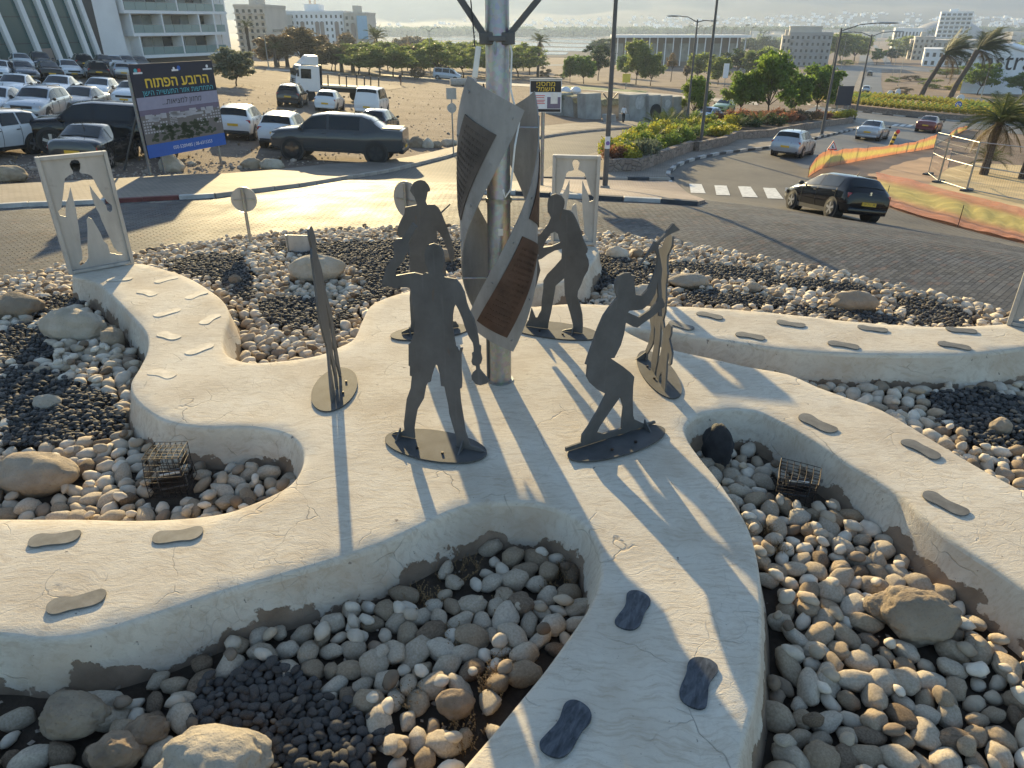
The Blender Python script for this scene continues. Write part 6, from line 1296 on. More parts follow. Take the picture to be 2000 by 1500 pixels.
def fence_panel(a, b, ta, tb, label):
    p, q = G(*a), G(*b); root = empty('wire_fence_panel', p, 0, label, 'fence', 'temporary wire fence panels'); d = q - p; za, zb = top_z(p, ta) - p.z, top_z(q, tb) - q.z; A0, A1 = Vector((0, 0, .12)), Vector((0, 0, za)); B0, B1 = d + Vector((0, 0, .12)), d + Vector((0, 0, zb))
    for s, e in ((A0, A1), (B0, B1)): MB().tube([s - Vector((0, 0, .1)), e], .024, 8).build('post', M['galv'], root)
    for t in (0, .5, 1): MB().tube([A0.lerp(A1, t), B0.lerp(B1, t)], .020, 8).build('rail', M['galv'], root)
    mb = MB(); L = d.length; nx = int(L / .11)
    for k in range(1, nx): mb.tube([A0.lerp(B0, k / nx), A1.lerp(B1, k / nx)], .0025, 3, cap=False)
    for k in range(1, 6): mb.tube([A0.lerp(A1, k / 6), B0.lerp(B1, k / 6)], .002, 3, cap=False)
    o = mb.build('wire_mesh', M['galv'], root); o['kind'] = 'stuff'
    for c in (Vector((0, 0, .06)), d + Vector((0, 0, .06))): MB().box(c, (.7, .24, .13), R(30)).build('foot_block', M['kerb_black'], root, bevel=.02)
fence_panel((1812,342),(1831,357),259,264,'narrow wire fence panel at the left end of the fence'); fence_panel((1833,357),(1886,374),265,278,'middle wire fence panel with bright rails'); fence_panel((1888,374),(2035,404),278,296,'right wire fence panel cut by the picture edge')
def concrete():
    M['conc'] = simple('rough_concrete', (.34, .325, .29), .9, 0, .25, 1.2, .4, bscale=12); M['hole'] = simple('dark_recess', (.03, .03, .03), .8)
    for (u0, u1, vb, vt, dep, lab, m) in ((1145,1176,233,184,1.2,'upright pale concrete slab left of the lamp post','conc'),(1176,1215,228,196,1.6,'low concrete block with camouflage sheet beside the slab','conc'),(1230,1268,236,186,1.5,'concrete unit with a small pale disc','conc'),(1268,1291,237,187,1.8,'concrete unit with a big dark round hole','conc'),(1292,1314,236,188,1.8,'concrete unit with a pale disc on its face','conc'),(1315,1332,235,190,1.6,'plain narrow concrete unit at the right of the row','conc'),(1333,1348,233,197,2.0,'last concrete unit by the double-armed lamp','conc'),(1092,1120,226,184,2.0,'concrete block half covered by a net, leftmost','conc'),(1120,1144,229,190,2.0,'concrete block under a sagging net, second from left','conc'),(1190,1206,239,225,.8,'small concrete cube in front of the blocks','conc'),(1222,1232,237,224,.8,'small concrete cube beside the walking person','conc')):
        p, q = G(u0, vb), G(u1, vb); d = q - p; w = d.length; zt = top_z(p, vt) - p.z; root = empty('concrete_block', p, math.atan2(d.y, d.x), lab, 'concrete block', 'precast concrete blocks beside the road')
        MB().prism([(0, .0, -.3), (w * .97, .0, -.3), (w * .97, .25, zt), (0, .25, zt)], (0, dep, 0)).build('block', M[m], root, bevel=.04)
        if 'disc' in lab: MB().tube([(w * .5, .12, zt * .68), (w * .5, .16, zt * .68)], w * .24, 18).build('pale_disc', M['kerb_white'], root)
        if 'hole' in lab: MB().tube([(w * .5, -.02, zt * .38), (w * .5, .1, zt * .38)], w * .42, 22).build('round_hole', M['hole'], root)
        if 'net' in lab or 'sheet' in lab:
            mb = MB(); k = 10
            vs = [Vector((w * (i / k * 1.1 - .05), -.12 + (dep + .2) * j / 4 - .05, zt + .03 + .08 * noise.noise(Vector((i * .7, j * .9, u0))) - (.5 if j == 0 else 0))) for j in range(5) for i in range(k + 1)]
            mb.add(vs, [(j * (k + 1) + i, j * (k + 1) + i + 1, (j + 1) * (k + 1) + i + 1, (j + 1) * (k + 1) + i) for j in range(4) for i in range(k)]); mb.build('net_cover', simple('camouflage_net', (.22, .20, .11), .9, 0, .6, 3), root)
    for u, v, lab in ((1104,183,'left white domed tank beyond the concrete blocks'),(1124,183,'right white domed tank beyond the concrete blocks')):
        p = G(u, v); s = (p - Vector((0, 0, CAM_H))).length / FPX; root = empty('domed_tank', p, 0, lab, 'tank', 'white domed tanks'); MB().tube([(0, 0, 0), (0, 0, 4 * s)], 10 * s, 16).build('base', M['kerb_white'], root); MB().sphere((0, 0, 4 * s), (10 * s, 10 * s, 8 * s), 16, 8).build('dome', M['white_print'], root, smooth=True)
concrete()
def rocks():
    for i, (u, v, w, h, lab) in enumerate([(336,333,42,32,'grey rock under the billboard'),(490,328,36,22,'left of the two rocks in front of the white cars'),(530,330,40,24,'right of the two rocks in front of the white cars'),(812,287,30,22,'first rock behind the slate pickup'),(836,288,24,20,'second rock behind the slate pickup'),(852,288,22,16,'third rock behind the slate pickup'),(878,284,34,14,'dark flat rock by the sign post'),(18,352,60,30,'pale green rock at the left edge'),(375,322,16,8,'small stone by the billboard post')]):
        p = G(u, v); t = (p - Vector((0, 0, CAM_H))).length; V, F = blob(200 + i, 4, .22, (w / 2 / FPX * t, w / 2.6 / FPX * t, h / 2 / FPX * t * 1.15), 1.4, .06)
        tag(link('rock', np_mesh('rock', V, F, M['boulder_brown' if i % 2 else 'boulder']), loc=(p.x, p.y, p.z + h / 4 / FPX * t)), lab, 'rock', 'rocks along the dirt lot')
rocks()
# ---- people: one continuous skinned body each, clothes as children
def person(u, v, top, label, shirt, pants, head, stride=.18, lean=0.0):
    b = G(u, v); H = top_z(b, top) - b.z; k = H / 1.75; root = empty('person', b, head, label, 'person', 'people walking')
    J = dict(pel=(0, 0, .95), sp=(0, 0, 1.2), ch=(.0, 0, 1.40), nk=(.01, 0, 1.52), hd=(.03, 0, 1.66), ls=(0, .17, 1.42), le=(-.05, .24, 1.15), lh=(.05, .25, .90), rs=(0, -.17, 1.42), re=(.04, -.25, 1.14), rh=(.20, -.24, .98), lhip=(0, .09, .90), lk=(stride * .7, .10, .50), la=(stride * .6, .10, .08), lt=(stride * .6 + .17, .11, .03), rhip=(0, -.09, .90), rk=(-stride * .1, -.10, .50), ra=(-stride * 1.1, -.10, .10), rt=(-stride * 1.1 + .16, -.11, .03))
    E = [('pel', 'sp'), ('sp', 'ch'), ('ch', 'nk'), ('nk', 'hd'), ('ch', 'ls'), ('ls', 'le'), ('le', 'lh'), ('ch', 'rs'), ('rs', 're'), ('re', 'rh'), ('pel', 'lhip'), ('lhip', 'lk'), ('lk', 'la'), ('la', 'lt'), ('pel', 'rhip'), ('rhip', 'rk'), ('rk', 'ra'), ('ra', 'rt')]
    Rr = dict(pel=.14, sp=.13, ch=.15, nk=.055, hd=.10, ls=.07, le=.045, lh=.035, rs=.07, re=.045, rh=.035, lhip=.095, lk=.06, la=.045, lt=.035, rhip=.095, rk=.06, ra=.045, rt=.035)
    names = list(J); me = bpy.data.meshes.new('body'); me.from_pydata([tuple(c * k for c in J[n_]) for n_ in names], [(names.index(a), names.index(c)) for a, c in E], []); o = link('body', me, root)
    sk = o.modifiers.new('skin', 'SKIN'); ss = o.modifiers.new('sub', 'SUBSURF'); ss.levels = ss.render_levels = 1
    for i, n_ in enumerate(names): me.skin_vertices[0].data[i].radius = (Rr[n_] * k,) * 2; me.skin_vertices[0].data[i].use_root = n_ == 'pel'
    bpy.context.view_layer.update(); nm = bpy.data.meshes.new_from_object(o.evaluated_get(bpy.context.evaluated_depsgraph_get())); o.modifiers.clear(); o.data = nm
    skin = M.setdefault('skin', simple('skin', (.30, .17, .11), .6)); sh_ = simple('shirt', shirt, .8); pa = simple('trousers', pants, .8); hr = M.setdefault('hair', simple('dark_hair', (.02, .016, .013), .7)); nm.materials.clear()
    for m_ in (skin, sh_, pa, hr): nm.materials.append(m_)
    for f in nm.polygons:
        c = f.center / k; f.material_index = 2 if c.z < .98 and abs(c.y) < .21 else (1 if c.z < 1.50 and c.z > 1.02 else (3 if c.z > 1.66 or (c.z > 1.6 and c.x < .0) else 0)); f.use_smooth = True
person(1217, 242, 205, 'person in a white shirt and black trousers walking past the concrete blocks', (.70, .70, .70), (.015, .015, .017), R(60)); person(783, 167, 143, 'person in dark clothes crossing the far end of the dirt lot', (.03, .03, .035), (.16, .10, .08), R(80)); person(957, 160, 138, 'person standing by the trees left of the pole', (.05, .05, .06), (.04, .04, .05), R(20), .05)
def pipes():
    for i, (u, v) in enumerate(((895,168),(913,168),(922,165))):
        p = G(u, v); tag(MB().tube([(-1.2, 0, .5), (1.2, .4, .5)] if i < 1 else [(-.1, -1, .55), (.2, 1, .55)], .55, 16).build('concrete_pipe', M['kerb_plain'], loc=p), ['long grey pipe lying at the end of the dirt lot', 'left short pipe ring at the end of the dirt lot', 'right short pipe ring at the end of the dirt lot'][i], 'pipe', 'concrete pipes')
pipes()
# ================================================================== PLANTER, SHRUBS, TREES, PALMS
def leaf_mat(name, lo, hi, tr=.45):
    n = N(name); oi = n.new('ShaderNodeObjectInfo'); p = n.pos(); f = n.noise(p, 1.7, 4); g = n.new('ShaderNodeAttribute', attribute_name='tint')
    c = n.mix(n.ramp(f, [(.3, 0.0), (.7, 1.0)]), lo, hi); c = n.mix(1.0, c, g.outputs['Color'], 'MULTIPLY'); c = n.mix(1.0, c, n.ramp(oi.outputs['Random'], [(0, (.8, .85, .8)), (1, (1.2, 1.12, 1.0))]), 'MULTIPLY')
    n.set(c, .55, spec=.35); tl = n.new('ShaderNodeBsdfTranslucent'); mx = n.new('ShaderNodeMixShader'); mx.inputs[0].default_value = tr; n.L(c, tl.inputs[0]); n.L(n.b.outputs[0], mx.inputs[1]); n.L(tl.outputs[0], mx.inputs[2]); n.L(mx.outputs[0], n.t.nodes['Material Output'].inputs[0]); M[name] = n.m
leaf_mat('ficus_leaf', (.10, .17, .03), (.22, .31, .06), .55); leaf_mat('acacia_leaf', (.125, .175, .045), (.25, .30, .085), .6); leaf_mat('dry_leaf', (.10, .078, .045), (.18, .14, .085), .5); leaf_mat('dark_leaf', (.035, .06, .022), (.07, .105, .038), .5)
leaf_mat('lime_leaf', (.14, .20, .04), (.25, .33, .08)); leaf_mat('yellow_leaf', (.28, .28, .035), (.46, .42, .07)); leaf_mat('red_leaf', (.20, .085, .05), (.32, .16, .10)); leaf_mat('grey_leaf', (.13, .15, .10), (.20, .22, .16)); leaf_mat('palm_leaf', (.045, .065, .025), (.10, .125, .045)); leaf_mat('fan_leaf', (.06, .075, .03), (.11, .13, .055))
n = N('bark'); p = n.co(); n.set(n.ramp(n.noise(n.scalev(p, (8, 8, 2)), 2, 6), [(.3, (.06, .045, .035)), (.7, (.15, .115, .085))]), .95, spec=.1); n.bump(n.noise(n.scalev(p, (9, 9, 3)), 2.5, 6), .8, .04); M['bark'] = n.m
n = N('palm_bark'); p = n.co(); n.set(n.ramp(n.noise(n.scalev(p, (4, 4, 14)), 2, 5), [(.3, (.055, .042, .034)), (.7, (.16, .125, .10))]), .95, spec=.1); n.bump(n.noise(n.scalev(p, (4, 4, 16)), 2.5, 5), 1.0, .06); M['palm_bark'] = n.m
def leaves(centres, n, size, seed, elong=1.7, flat=0.0, droop=0.0):
    """n leaf faces spread through clump spheres (c, r): real little quads, denser at the clump shells"""
    g = np.random.default_rng(seed); C = np.array([c for c, r in centres]); Rr = np.array([r for c, r in centres]); w = Rr ** 2 / np.sum(Rr ** 2); k = g.choice(len(C), n, p=w)
    d = g.normal(size=(n, 3)); d /= np.linalg.norm(d, axis=1)[:, None]; rad = g.random(n) ** .42 * g.uniform(.6, 1.38, n); pos = C[k] + d * (Rr[k] * rad)[:, None] * np.array((1, 1, 1 - flat))
    a = g.normal(size=(n, 3)) * .8 + d * .9; a[:, 2] -= droop; a /= np.linalg.norm(a, axis=1)[:, None]; b = np.cross(a, g.normal(size=(n, 3))); b /= np.linalg.norm(b, axis=1)[:, None] + 1e-9
    s = size * g.uniform(.6, 1.4, n)[:, None]; V = np.stack([pos - a * s * elong / 2, pos + b * s / 2, pos + a * s * elong / 2, pos - b * s / 2], 1).reshape(-1, 3); F = np.arange(n * 4).reshape(-1, 4)
    t = g.uniform(.75, 1.25, n)[:, None] * np.ones((1, 3)); col = np.repeat(np.concatenate([t, np.ones((n, 1))], 1), 4, axis=0); return V, F, col
def tree_meshes(seed, n, kind):
    """unit tree: height 1, crown radius about .33"""
    g = random.Random(seed); tb = MB(); cl = []
    base = {'ficus': .20, 'acacia': .26, 'bush': .05, 'thin': .40}[kind]; fork = Vector((g.uniform(-.03, .03), g.uniform(-.03, .03), base)); k = {'ficus': .6, 'acacia': .55, 'bush': .4, 'thin': .8}[kind]
    tb.tube([(0, 0, -.03), (g.uniform(-.01, .01), 0, base * .5), fork], [.026 * k, .022 * k, .018 * k], 8); limbs = {'ficus': 13, 'acacia': 12, 'bush': 10, 'thin': 6}[kind]
    for i in range(limbs):
        a = 2.39996 * i + g.uniform(-.4, .4); t = (i + .5) / limbs
        if kind == 'ficus': z = .32 + .58 * t; rr = .30 * math.sqrt(max(.05, 1 - ((z - .55) / .45) ** 2)) * g.uniform(.55, 1.0)
        elif kind == 'acacia': z = .36 + .50 * t; rr = .36 * math.sqrt(max(.08, 1 - ((z - .58) / .40) ** 2)) * g.uniform(.5, 1.0)
        elif kind == 'bush': z = g.uniform(.08, .78); rr = g.uniform(.12, .30)
        else: z = g.uniform(.55, .9); rr = g.uniform(.08, .2)
        e = Vector((rr * math.cos(a), rr * math.sin(a), z)); m = fork.lerp(e, .5) + Vector((g.uniform(-.04, .04), g.uniform(-.04, .04), .03))
        tb.tube([fork, m, e], [.012 * k, .009 * k, .004 * k], 5, cap=False); cl.append((tuple(e), g.uniform(.10, .16)))
        for q in range(2):
            f = e + Vector((g.uniform(-.13, .13), g.uniform(-.13, .13), g.uniform(-.10, .10))); tb.tube([m, f], [.005 * k, .002 * k], 4, cap=False); cl.append((tuple(f), g.uniform(.05, .10)))
    if kind in ('ficus', 'acacia'): cl += [((0, 0, .5), .15), ((g.uniform(-.1, .1), g.uniform(-.1, .1), .66), .15), ((0, 0, .84), .11)]
    V, F, c = leaves(cl, n, .030 if kind != 'acacia' else .026, seed, 1.8, .15 if kind == 'ficus' else .35, .25 if kind != 'ficus' else .1)
    return mesh('trunk', tb.v, tb.f, M['bark'], True), np_mesh('crown', V, F, M['ficus_leaf'], False, c)
TM = {'ficus': [tree_meshes(500 + i, 6500, 'ficus') for i in range(4)], 'acacia': [tree_meshes(520 + i, 5200, 'acacia') for i in range(4)], 'bush': [tree_meshes(540 + i, 2400, 'bush') for i in range(3)], 'thin': [tree_meshes(560 + i, 1400, 'thin') for i in range(3)]}
_tc = [0]
def tree(kind, u, v, top, wpx, mat, label, group):
    b = G(u, v); s = (b - Vector((0, 0, CAM_H))).length / FPX; H = max(1.2, top_z(b, top) - b.z); i = _tc[0]; _tc[0] += 1; tm, cm = TM[kind][i % len(TM[kind])]
    r = empty(kind_name.get(kind, 'tree'), b, (i * 2.39996) % 6.28, label, 'shrub' if kind == 'bush' else 'tree', group); w = wpx * s / .66
    for nm, me in (('trunk', tm), ('crown', cm)):
        o = link(nm, me, r); o.scale = (w if nm == 'crown' else w, w, H)
        if nm == 'crown': o.material_slots[0].link = 'OBJECT'; o.material_slots[0].material = M[mat]
    return r
kind_name = {'ficus': 'shade_tree', 'acacia': 'acacia_tree', 'bush': 'bush', 'thin': 'young_tree'}
g1, g2, g3, g4 = 'round trees in the planter', 'trees along the far side of the dirt lot', 'trees between the field and the pergola', 'trees beside the downhill road'
for i, (u, w) in enumerate(((700, 60), (742, 66), (786, 64), (828, 70), (880, 74), (930, 70), (984, 76), (1034, 60))):
    tree('acacia', u, 146 + i % 3, 98 - (i * 7) % 9, w, 'acacia_leaf', ['first', 'second', 'third', 'fourth', 'fifth', 'sixth', 'seventh', 'eighth'][i] + ' green acacia from the left in the rear row beyond the dirt lot', g2)
for i, (u, t, w) in enumerate(((655, 84, 54), (702, 82, 56), (758, 80, 54), (796, 84, 50), (838, 76, 60), (884, 80, 58), (932, 78, 60), (978, 82, 56), (1022, 84, 50))):
    tree('ficus', u, 138, t, w, 'dry_leaf' if i in (0, 3) else 'acacia_leaf', ['dusty brown', 'green', 'dark green', 'dusty brown', 'tall green', 'leafy green', 'broad green', 'shaded green', 'small green'][i] + ' round tree, ' + ['first', 'second', 'third', 'fourth', 'fifth', 'sixth', 'seventh', 'eighth', 'ninth'][i] + ' from the left in the tall rear belt', g2)
for a in [(1498,232,98,78,'ficus_leaf','tallest bushy green tree in the planter'),(1594,222,124,62,'ficus_leaf','bushy green tree at the right end of the planter'),(1443,228,136,56,'ficus_leaf','bushy green tree left of the tallest planter tree'),(1548,226,140,50,'ficus_leaf','smaller dark tree between two bushy planter trees'),(1352,236,146,52,'lime_leaf','slender light green tree by the double-armed lamp')]:
    tree('ficus', *a, g1)
for a in [('acacia',722,146,86,74,'acacia_leaf','green acacia first in the row from the left'),('acacia',768,150,84,66,'acacia_leaf','green acacia second in the row'),('acacia',803,150,94,58,'acacia_leaf','green acacia third in the row'),('acacia',855,153,78,80,'acacia_leaf','widest green acacia left of the pole'),('acacia',905,152,88,62,'acacia_leaf','green acacia just left of the pole ribbons'),('acacia',955,152,80,78,'acacia_leaf','green acacia behind the pole'),('acacia',1012,152,84,70,'acacia_leaf','green acacia at the right of the pole'),
 ('ficus',590,130,52,70,'dry_leaf','largest brown dusty tree before the white blocks'),('ficus',545,130,66,62,'dry_leaf','brown dusty tree left of the largest one'),('ficus',625,132,66,52,'dry_leaf','brown dusty tree right of the largest one'),('acacia',648,140,86,46,'dry_leaf','low brown tree above the lorry bed'),('ficus',681,118,63,34,'dry_leaf','small brown tree in front of the white blocks'),('ficus',812,110,70,46,'dry_leaf','brown treetop beyond the acacia row'),('ficus',782,112,74,34,'dry_leaf','lower brown treetop beyond the acacia row'),('ficus',462,168,94,64,'grey_leaf','sparse grey green bush right of the billboard'),('bush',815,156,120,24,'dry_leaf','dry shrub under the acacia row')]:
    tree(*a, g2)
for a in [('ficus',1113,162,108,26,'ficus_leaf','round leafy tree first in the middle row'),('ficus',1140,164,107,38,'ficus_leaf','leafy tree second in the middle row'),('acacia',1168,158,82,46,'dark_leaf','dark spreading tree before the lamp post'),('ficus',1222,152,107,28,'ficus_leaf','round leafy tree right of the tall lamp post'),('ficus',1242,166,76,46,'acacia_leaf','tall leaning tree in the middle row'),('ficus',1270,168,102,36,'acacia_leaf','leafy tree with pale trunk in the middle row'),('thin',1310,160,98,24,'dry_leaf','thin bare tree in the middle row'),('ficus',1362,158,102,42,'acacia_leaf','leafy tree behind the double-armed lamp'),('ficus',1402,166,110,40,'acacia_leaf','tree beside the narrow pale sign pillar'),('acacia',1436,152,92,46,'dark_leaf','dark tree right of the sign pillar'),('ficus',1478,156,94,48,'acacia_leaf','tree above the tallest planter tree'),('thin',1340,168,126,22,'dry_leaf','small dry tree in the earth bank'),('bush',1093,158,142,18,'dark_leaf','round dark shrub by the fan palm'),('bush',1064,150,124,22,'dry_leaf','little bare bush beside the fan palm'),('acacia',1175,118,72,44,'dark_leaf','dark tree at the end of the salt ponds')]:
    tree(*a, g3)
for i, (u, v, top, w) in enumerate([(1208,114,78,40),(1256,114,74,48),(1304,114,76,50),(1342,114,80,44),(1380,116,76,50),(1416,114,80,44),(1448,112,72,44),(1484,110,68,40),(1515,108,78,34)]):
    tree('acacia', u, v, top, w, 'dark_leaf', ['dark tree at the left end of the pergola', 'second dark tree before the pergola', 'third dark tree before the pergola', 'fourth dark tree before the pergola', 'fifth dark tree before the pergola', 'sixth dark tree before the pergola', 'seventh dark tree, near the right end of the pergola', 'dark tree right of the pergola', 'dark tree beside the grey apartment block'][i], 'dark trees before the pergola')
for a in [('ficus',1640,122,62,46,'acacia_leaf','tree right of the grey apartment block'),('ficus',1668,120,66,44,'acacia_leaf','second tree right of the grey apartment block'),('acacia',1712,126,92,18,'ficus_leaf','little tree in the median of the far road'),('acacia',1762,112,66,44,'acacia_leaf','tree right of the far road'),('acacia',1790,116,82,44,'dark_leaf','dark low tree right of the far road'),('acacia',1848,152,132,36,'acacia_leaf','low tree between the two big palms'),('acacia',1908,186,118,46,'ficus_leaf','leaning green tree right of the two big palms'),('acacia',1938,172,100,30,'ficus_leaf','tall green tree before the curved white hall'),('acacia',1996,190,138,50,'ficus_leaf','green tree cut by the right edge before the hall'),('bush',1760,186,168,30,'dry_leaf','dry shrub left of the leaning palms'),('bush',1742,160,146,24,'acacia_leaf','green shrub right of the downhill road'),('bush',1778,158,142,34,'dry_leaf','pale shrub behind the left leaning palm'),('bush',1815,172,150,34,'acacia_leaf','green shrub between the leaning palms'),('bush',1870,176,152,36,'yellow_leaf','yellowish shrub right of the leaning palms'),('bush',1650,128,112,26,'acacia_leaf','shrub left of the far road'),('bush',1600,150,136,28,'dry_leaf','dry shrub left of the downhill road'),('acacia',1740,122,92,26,'dark_leaf','dark treetop at the turn of the far road'),('bush',1978,222,186,40,'dry_leaf','dry bush at the right edge by the small roundabout')]:
    tree(*a, g4)
# ---- palms: every frond a part
def frond_mesh(L, droop, wid, seed, nl=26, curl=0.0):
    g = random.Random(seed); mb = MB(); pts = []
    for i in range(9):
        t = i / 8; pts.append(Vector((L * t * (1 - .12 * t * droop), 0, L * (.35 * t - droop * .75 * t * t))))
    mb.tube(pts, [.03 * L * .4 * (1 - .85 * i / 8) for i in range(9)], 4, cap=False)
    for i in range(nl):
        t = .12 + .88 * i / nl; k = t * 8; a = int(min(k, 7)); p = pts[a].lerp(pts[min(a + 1, 8)], k - a); w = wid * L * math.sin(math.pi * min(.98, .15 + .8 * t)) * g.uniform(.8, 1.15)
        for s in (-1, 1):
            tip = p + Vector((w * .75, s * w * .75, -w * (.35 + curl) * g.uniform(.6, 1.4))); e = Vector((.022 * L, 0, 0)); mb.add([p - e * .5, p + e * .5, tip], [(0, 1, 2)])
    me = mesh('frond', mb.v, mb.f, M['palm_leaf']); a = me.attributes.new('tint', 'FLOAT_COLOR', 'POINT'); a.data.foreach_set('color', np.tile((1, 1, 1, 1), len(me.vertices)).astype(np.float32)); return me
FR_M = [frond_mesh(1.0, d, .34, 900 + i) for i, d in enumerate((.35, .7, 1.0, 1.3))]
def palm(u, v, crown_v, top_v, rpx, label, group, lean=(0, 0), wind=0.0, nf=26, mat='palm_leaf', thick=.22, name='palm_tree', skirt=0):
    b = G(u, v); s = (b - Vector((0, 0, CAM_H))).length / FPX; H = top_z(b, crown_v) - b.z; L = rpx * s; root = empty(name, b, 0, label, 'palm tree', group); g = random.Random(u)
    c = Vector((lean[0] * s, lean[1] * s, H)); pts = [Vector((0, 0, -.3)), c * .35 + Vector((lean[0] * s * -.08, 0, 0)), c * .7, c]
    MB().tube(pts, [thick * 1.25, thick, thick * .9, thick * 1.1], 10).build('trunk', M['palm_bark'], root, smooth=True)
    for i in range(nf + skirt):
        a = i * 2.39996; e = g.uniform(-.15, 1.15) if i < nf else g.uniform(-1.3, -.7); me = FR_M[(i * 7) % 4]; o = link('frond', me, root, c)
        o.material_slots[0].link = 'OBJECT'; o.material_slots[0].material = M[mat if i < nf else 'dry_leaf']; dirv = Vector((math.cos(a) * math.cos(e), math.sin(a) * math.cos(e), math.sin(e)))
        if wind: dirv = (dirv * (1 - wind * .55) + Vector((wind, 0, wind * .18))).normalized()
        q = dirv.to_track_quat('X', 'Z'); o.rotation_mode = 'QUATERNION'; o.rotation_quaternion = q; k = L * g.uniform(.8, 1.1); o.scale = (k, k, k)
    return root
gp = 'palms beside the downhill road'
palm(1794, 196, 108, 66, 46, 'left of two tall leaning palms with crowns blown to the right', gp, (24, 0), .7, 40, thick=.42, skirt=6); palm(1849, 203, 98, 55, 48, 'right of two tall leaning palms with crowns blown to the right', gp, (26, 0), .7, 40, thick=.42, skirt=6)
palm(1920, 342, 238, 195, 62, 'short date palm with arching fronds behind the wire fence', 'palms behind the wire fence', (2, 0), .08, 34, thick=.19, skirt=8); palm(1996, 350, 262, 215, 62, 'date palm cut by the right edge behind the wire fence', 'palms behind the wire fence', (2, 0), 0, 24, thick=.19)
palm(1926, 338, 316, 300, 34, 'low young palm at the foot of the short date palm', 'palms behind the wire fence', (0, 0), 0, 18, thick=.12)
gf = 'fan palms at the far side of the dirt lot'
palm(738, 132, 76, 60, 26, 'tallest shaggy palm beyond the acacia row', gf, (0, 0), .1, 26, 'fan_leaf', .35, skirt=8); palm(1050, 152, 82, 66, 20, 'tall slender fan palm right of the pole', gf, (3, 0), 0, 24, 'fan_leaf', .28, skirt=10); palm(492, 128, 52, 42, 15, 'tall thin palm at the hotel corner', gf, (0, 0), 0, 20, 'fan_leaf', .25, skirt=6)
for u, v, c, t, r, lab in ((540,131,94,82,20,'short palm leftmost under the brown trees'),(562,131,92,82,18,'short palm second from left under the brown trees'),(604,130,98,87,20,'short palm left of the lorry cab top'),(624,131,97,87,17,'short palm above the lorry cab'),(668,142,102,93,20,'short palm left of two by the acacias'),(690,142,102,94,16,'short palm right of two by the acacias')):
    palm(u, v, c, t, r, lab, gf, (0, 0), 0, 20, 'fan_leaf', .3)
for i, u in enumerate((1338,1358,1370,1382,1404,1426,1448,1462)):
    palm(u, 92, 52 + (i % 3) * 3, 46, 9, ['first', 'second', 'third', 'fourth', 'fifth', 'sixth', 'seventh', 'eighth'][i] + ' small windblown palm from the left above the pergola', 'palms above the pergola', (2, 0), .7, 12, 'dark_leaf', .3)
for i, (u, v, c) in enumerate(((1257,78,60),(1480,92,64),(1486,98,66),(1740,100,74),(1752,98,70),(1768,96,68),(1776,94,72),(1806,92,66),(1814,90,64))):
    palm(u, v, c, c - 6, 9, ['round-headed palm above the left half of the pergola', 'palm right of the pergola', 'lower palm right of the pergola', 'first small palm before the tall hotel', 'second small palm before the tall hotel', 'third small palm before the tall hotel', 'fourth small palm before the tall hotel', 'small palm at the left foot of the tall hotel', 'small palm nearest the left corner of the tall hotel'][i], 'small far palms', (1, 0), .3, 12, 'dark_leaf', .3)
# ---- planter of rough stone with cycads and flowering shrubs
def planter():
    n = N('rubble_wall'); p = n.pos(); c = n.vor(p, 3.6, 'F1', 'Color'); e = n.vor(p, 3.6); b = n.mix(.75, (.30, .235, .19), n.mix(n.ramp(c, [(0, 0.0), (1, 1.0)]), (.20, .145, .12), (.40, .325, .265))); b = n.mix(n.ramp(e, [(0.0, 1.0), (.06, 0.0)]), b, (.14, .12, .10)); n.set(b, .9, spec=.2); n.bump(n.ramp(e, [(0, 0.0), (.12, 1.0)]), .8, .05); M['rubble'] = n.m
    base = [(1178,341),(1252,339),(1300,319),(1354,298),(1364,300),(1418,288),(1440,276),(1500,272),(1560,259),(1640,246),(1664,243),(1650,231),(1560,229),(1480,229),(1400,233),(1300,249),(1232,275),(1186,301)]
    pts = [G(u, v) for u, v in base]; root = empty('stone_planter', pts[0], 0, 'raised stone planter with shrubs between the two roads', 'planter'); poly = np.array([(p.x, p.y) for p in pts])
    ar = .5 * np.sum(poly[:, 0] * np.roll(poly[:, 1], -1) - np.roll(poly[:, 0], -1) * poly[:, 1]); poly = poly if ar > 0 else poly[::-1]; poly = densify(poly, 1.0); t = np.roll(poly, -1, axis=0) - np.roll(poly, 1, axis=0); t /= np.linalg.norm(t, axis=1)[:, None]; inn = poly - np.stack([t[:, 1], -t[:, 0]], 1) * .32
    V = []; n_ = len(poly); F = []; o = pts[0]
    for P_, dz in ((poly, -.1), (poly, .52), (inn, .52), (inn, .2)):
        for x, y in P_: V.append((x - o.x, y - o.y, tz(x, y) - o.z + .13 + dz + (.03 * noise.noise(Vector((x * 2, y * 2, 0))) if dz > .5 else 0)))
    for k in range(3):
        for i in range(n_): j = (i + 1) % n_; F.append((k * n_ + i, k * n_ + j, (k + 1) * n_ + j, (k + 1) * n_ + i))
    link('wall', mesh('wall', V, F, M['rubble']), root); gx, gy = np.meshgrid(np.arange(inn[:, 0].min(), inn[:, 0].max(), .8), np.arange(inn[:, 1].min(), inn[:, 1].max(), .8)); gx, gy = gx.ravel(), gy.ravel(); ok = inside(inn, gx, gy); ok &= polydist(inn, gx, gy) > .3
    co = [Vector(p) for p in inn] + [Vector(p) for p in zip(gx[ok], gy[ok])]; vs, es, fs, *_ = geometry.delaunay_2d_cdt(co, [(i, (i + 1) % n_) for i in range(n_)], [], 1, 1e-4)
    link('soil', mesh('soil', [(v.x - o.x, v.y - o.y, tz(v.x, v.y) - o.z + .50) for v in vs], [tuple(f) for f in fs], M['soil']), root)
    return inn
INN = planter()
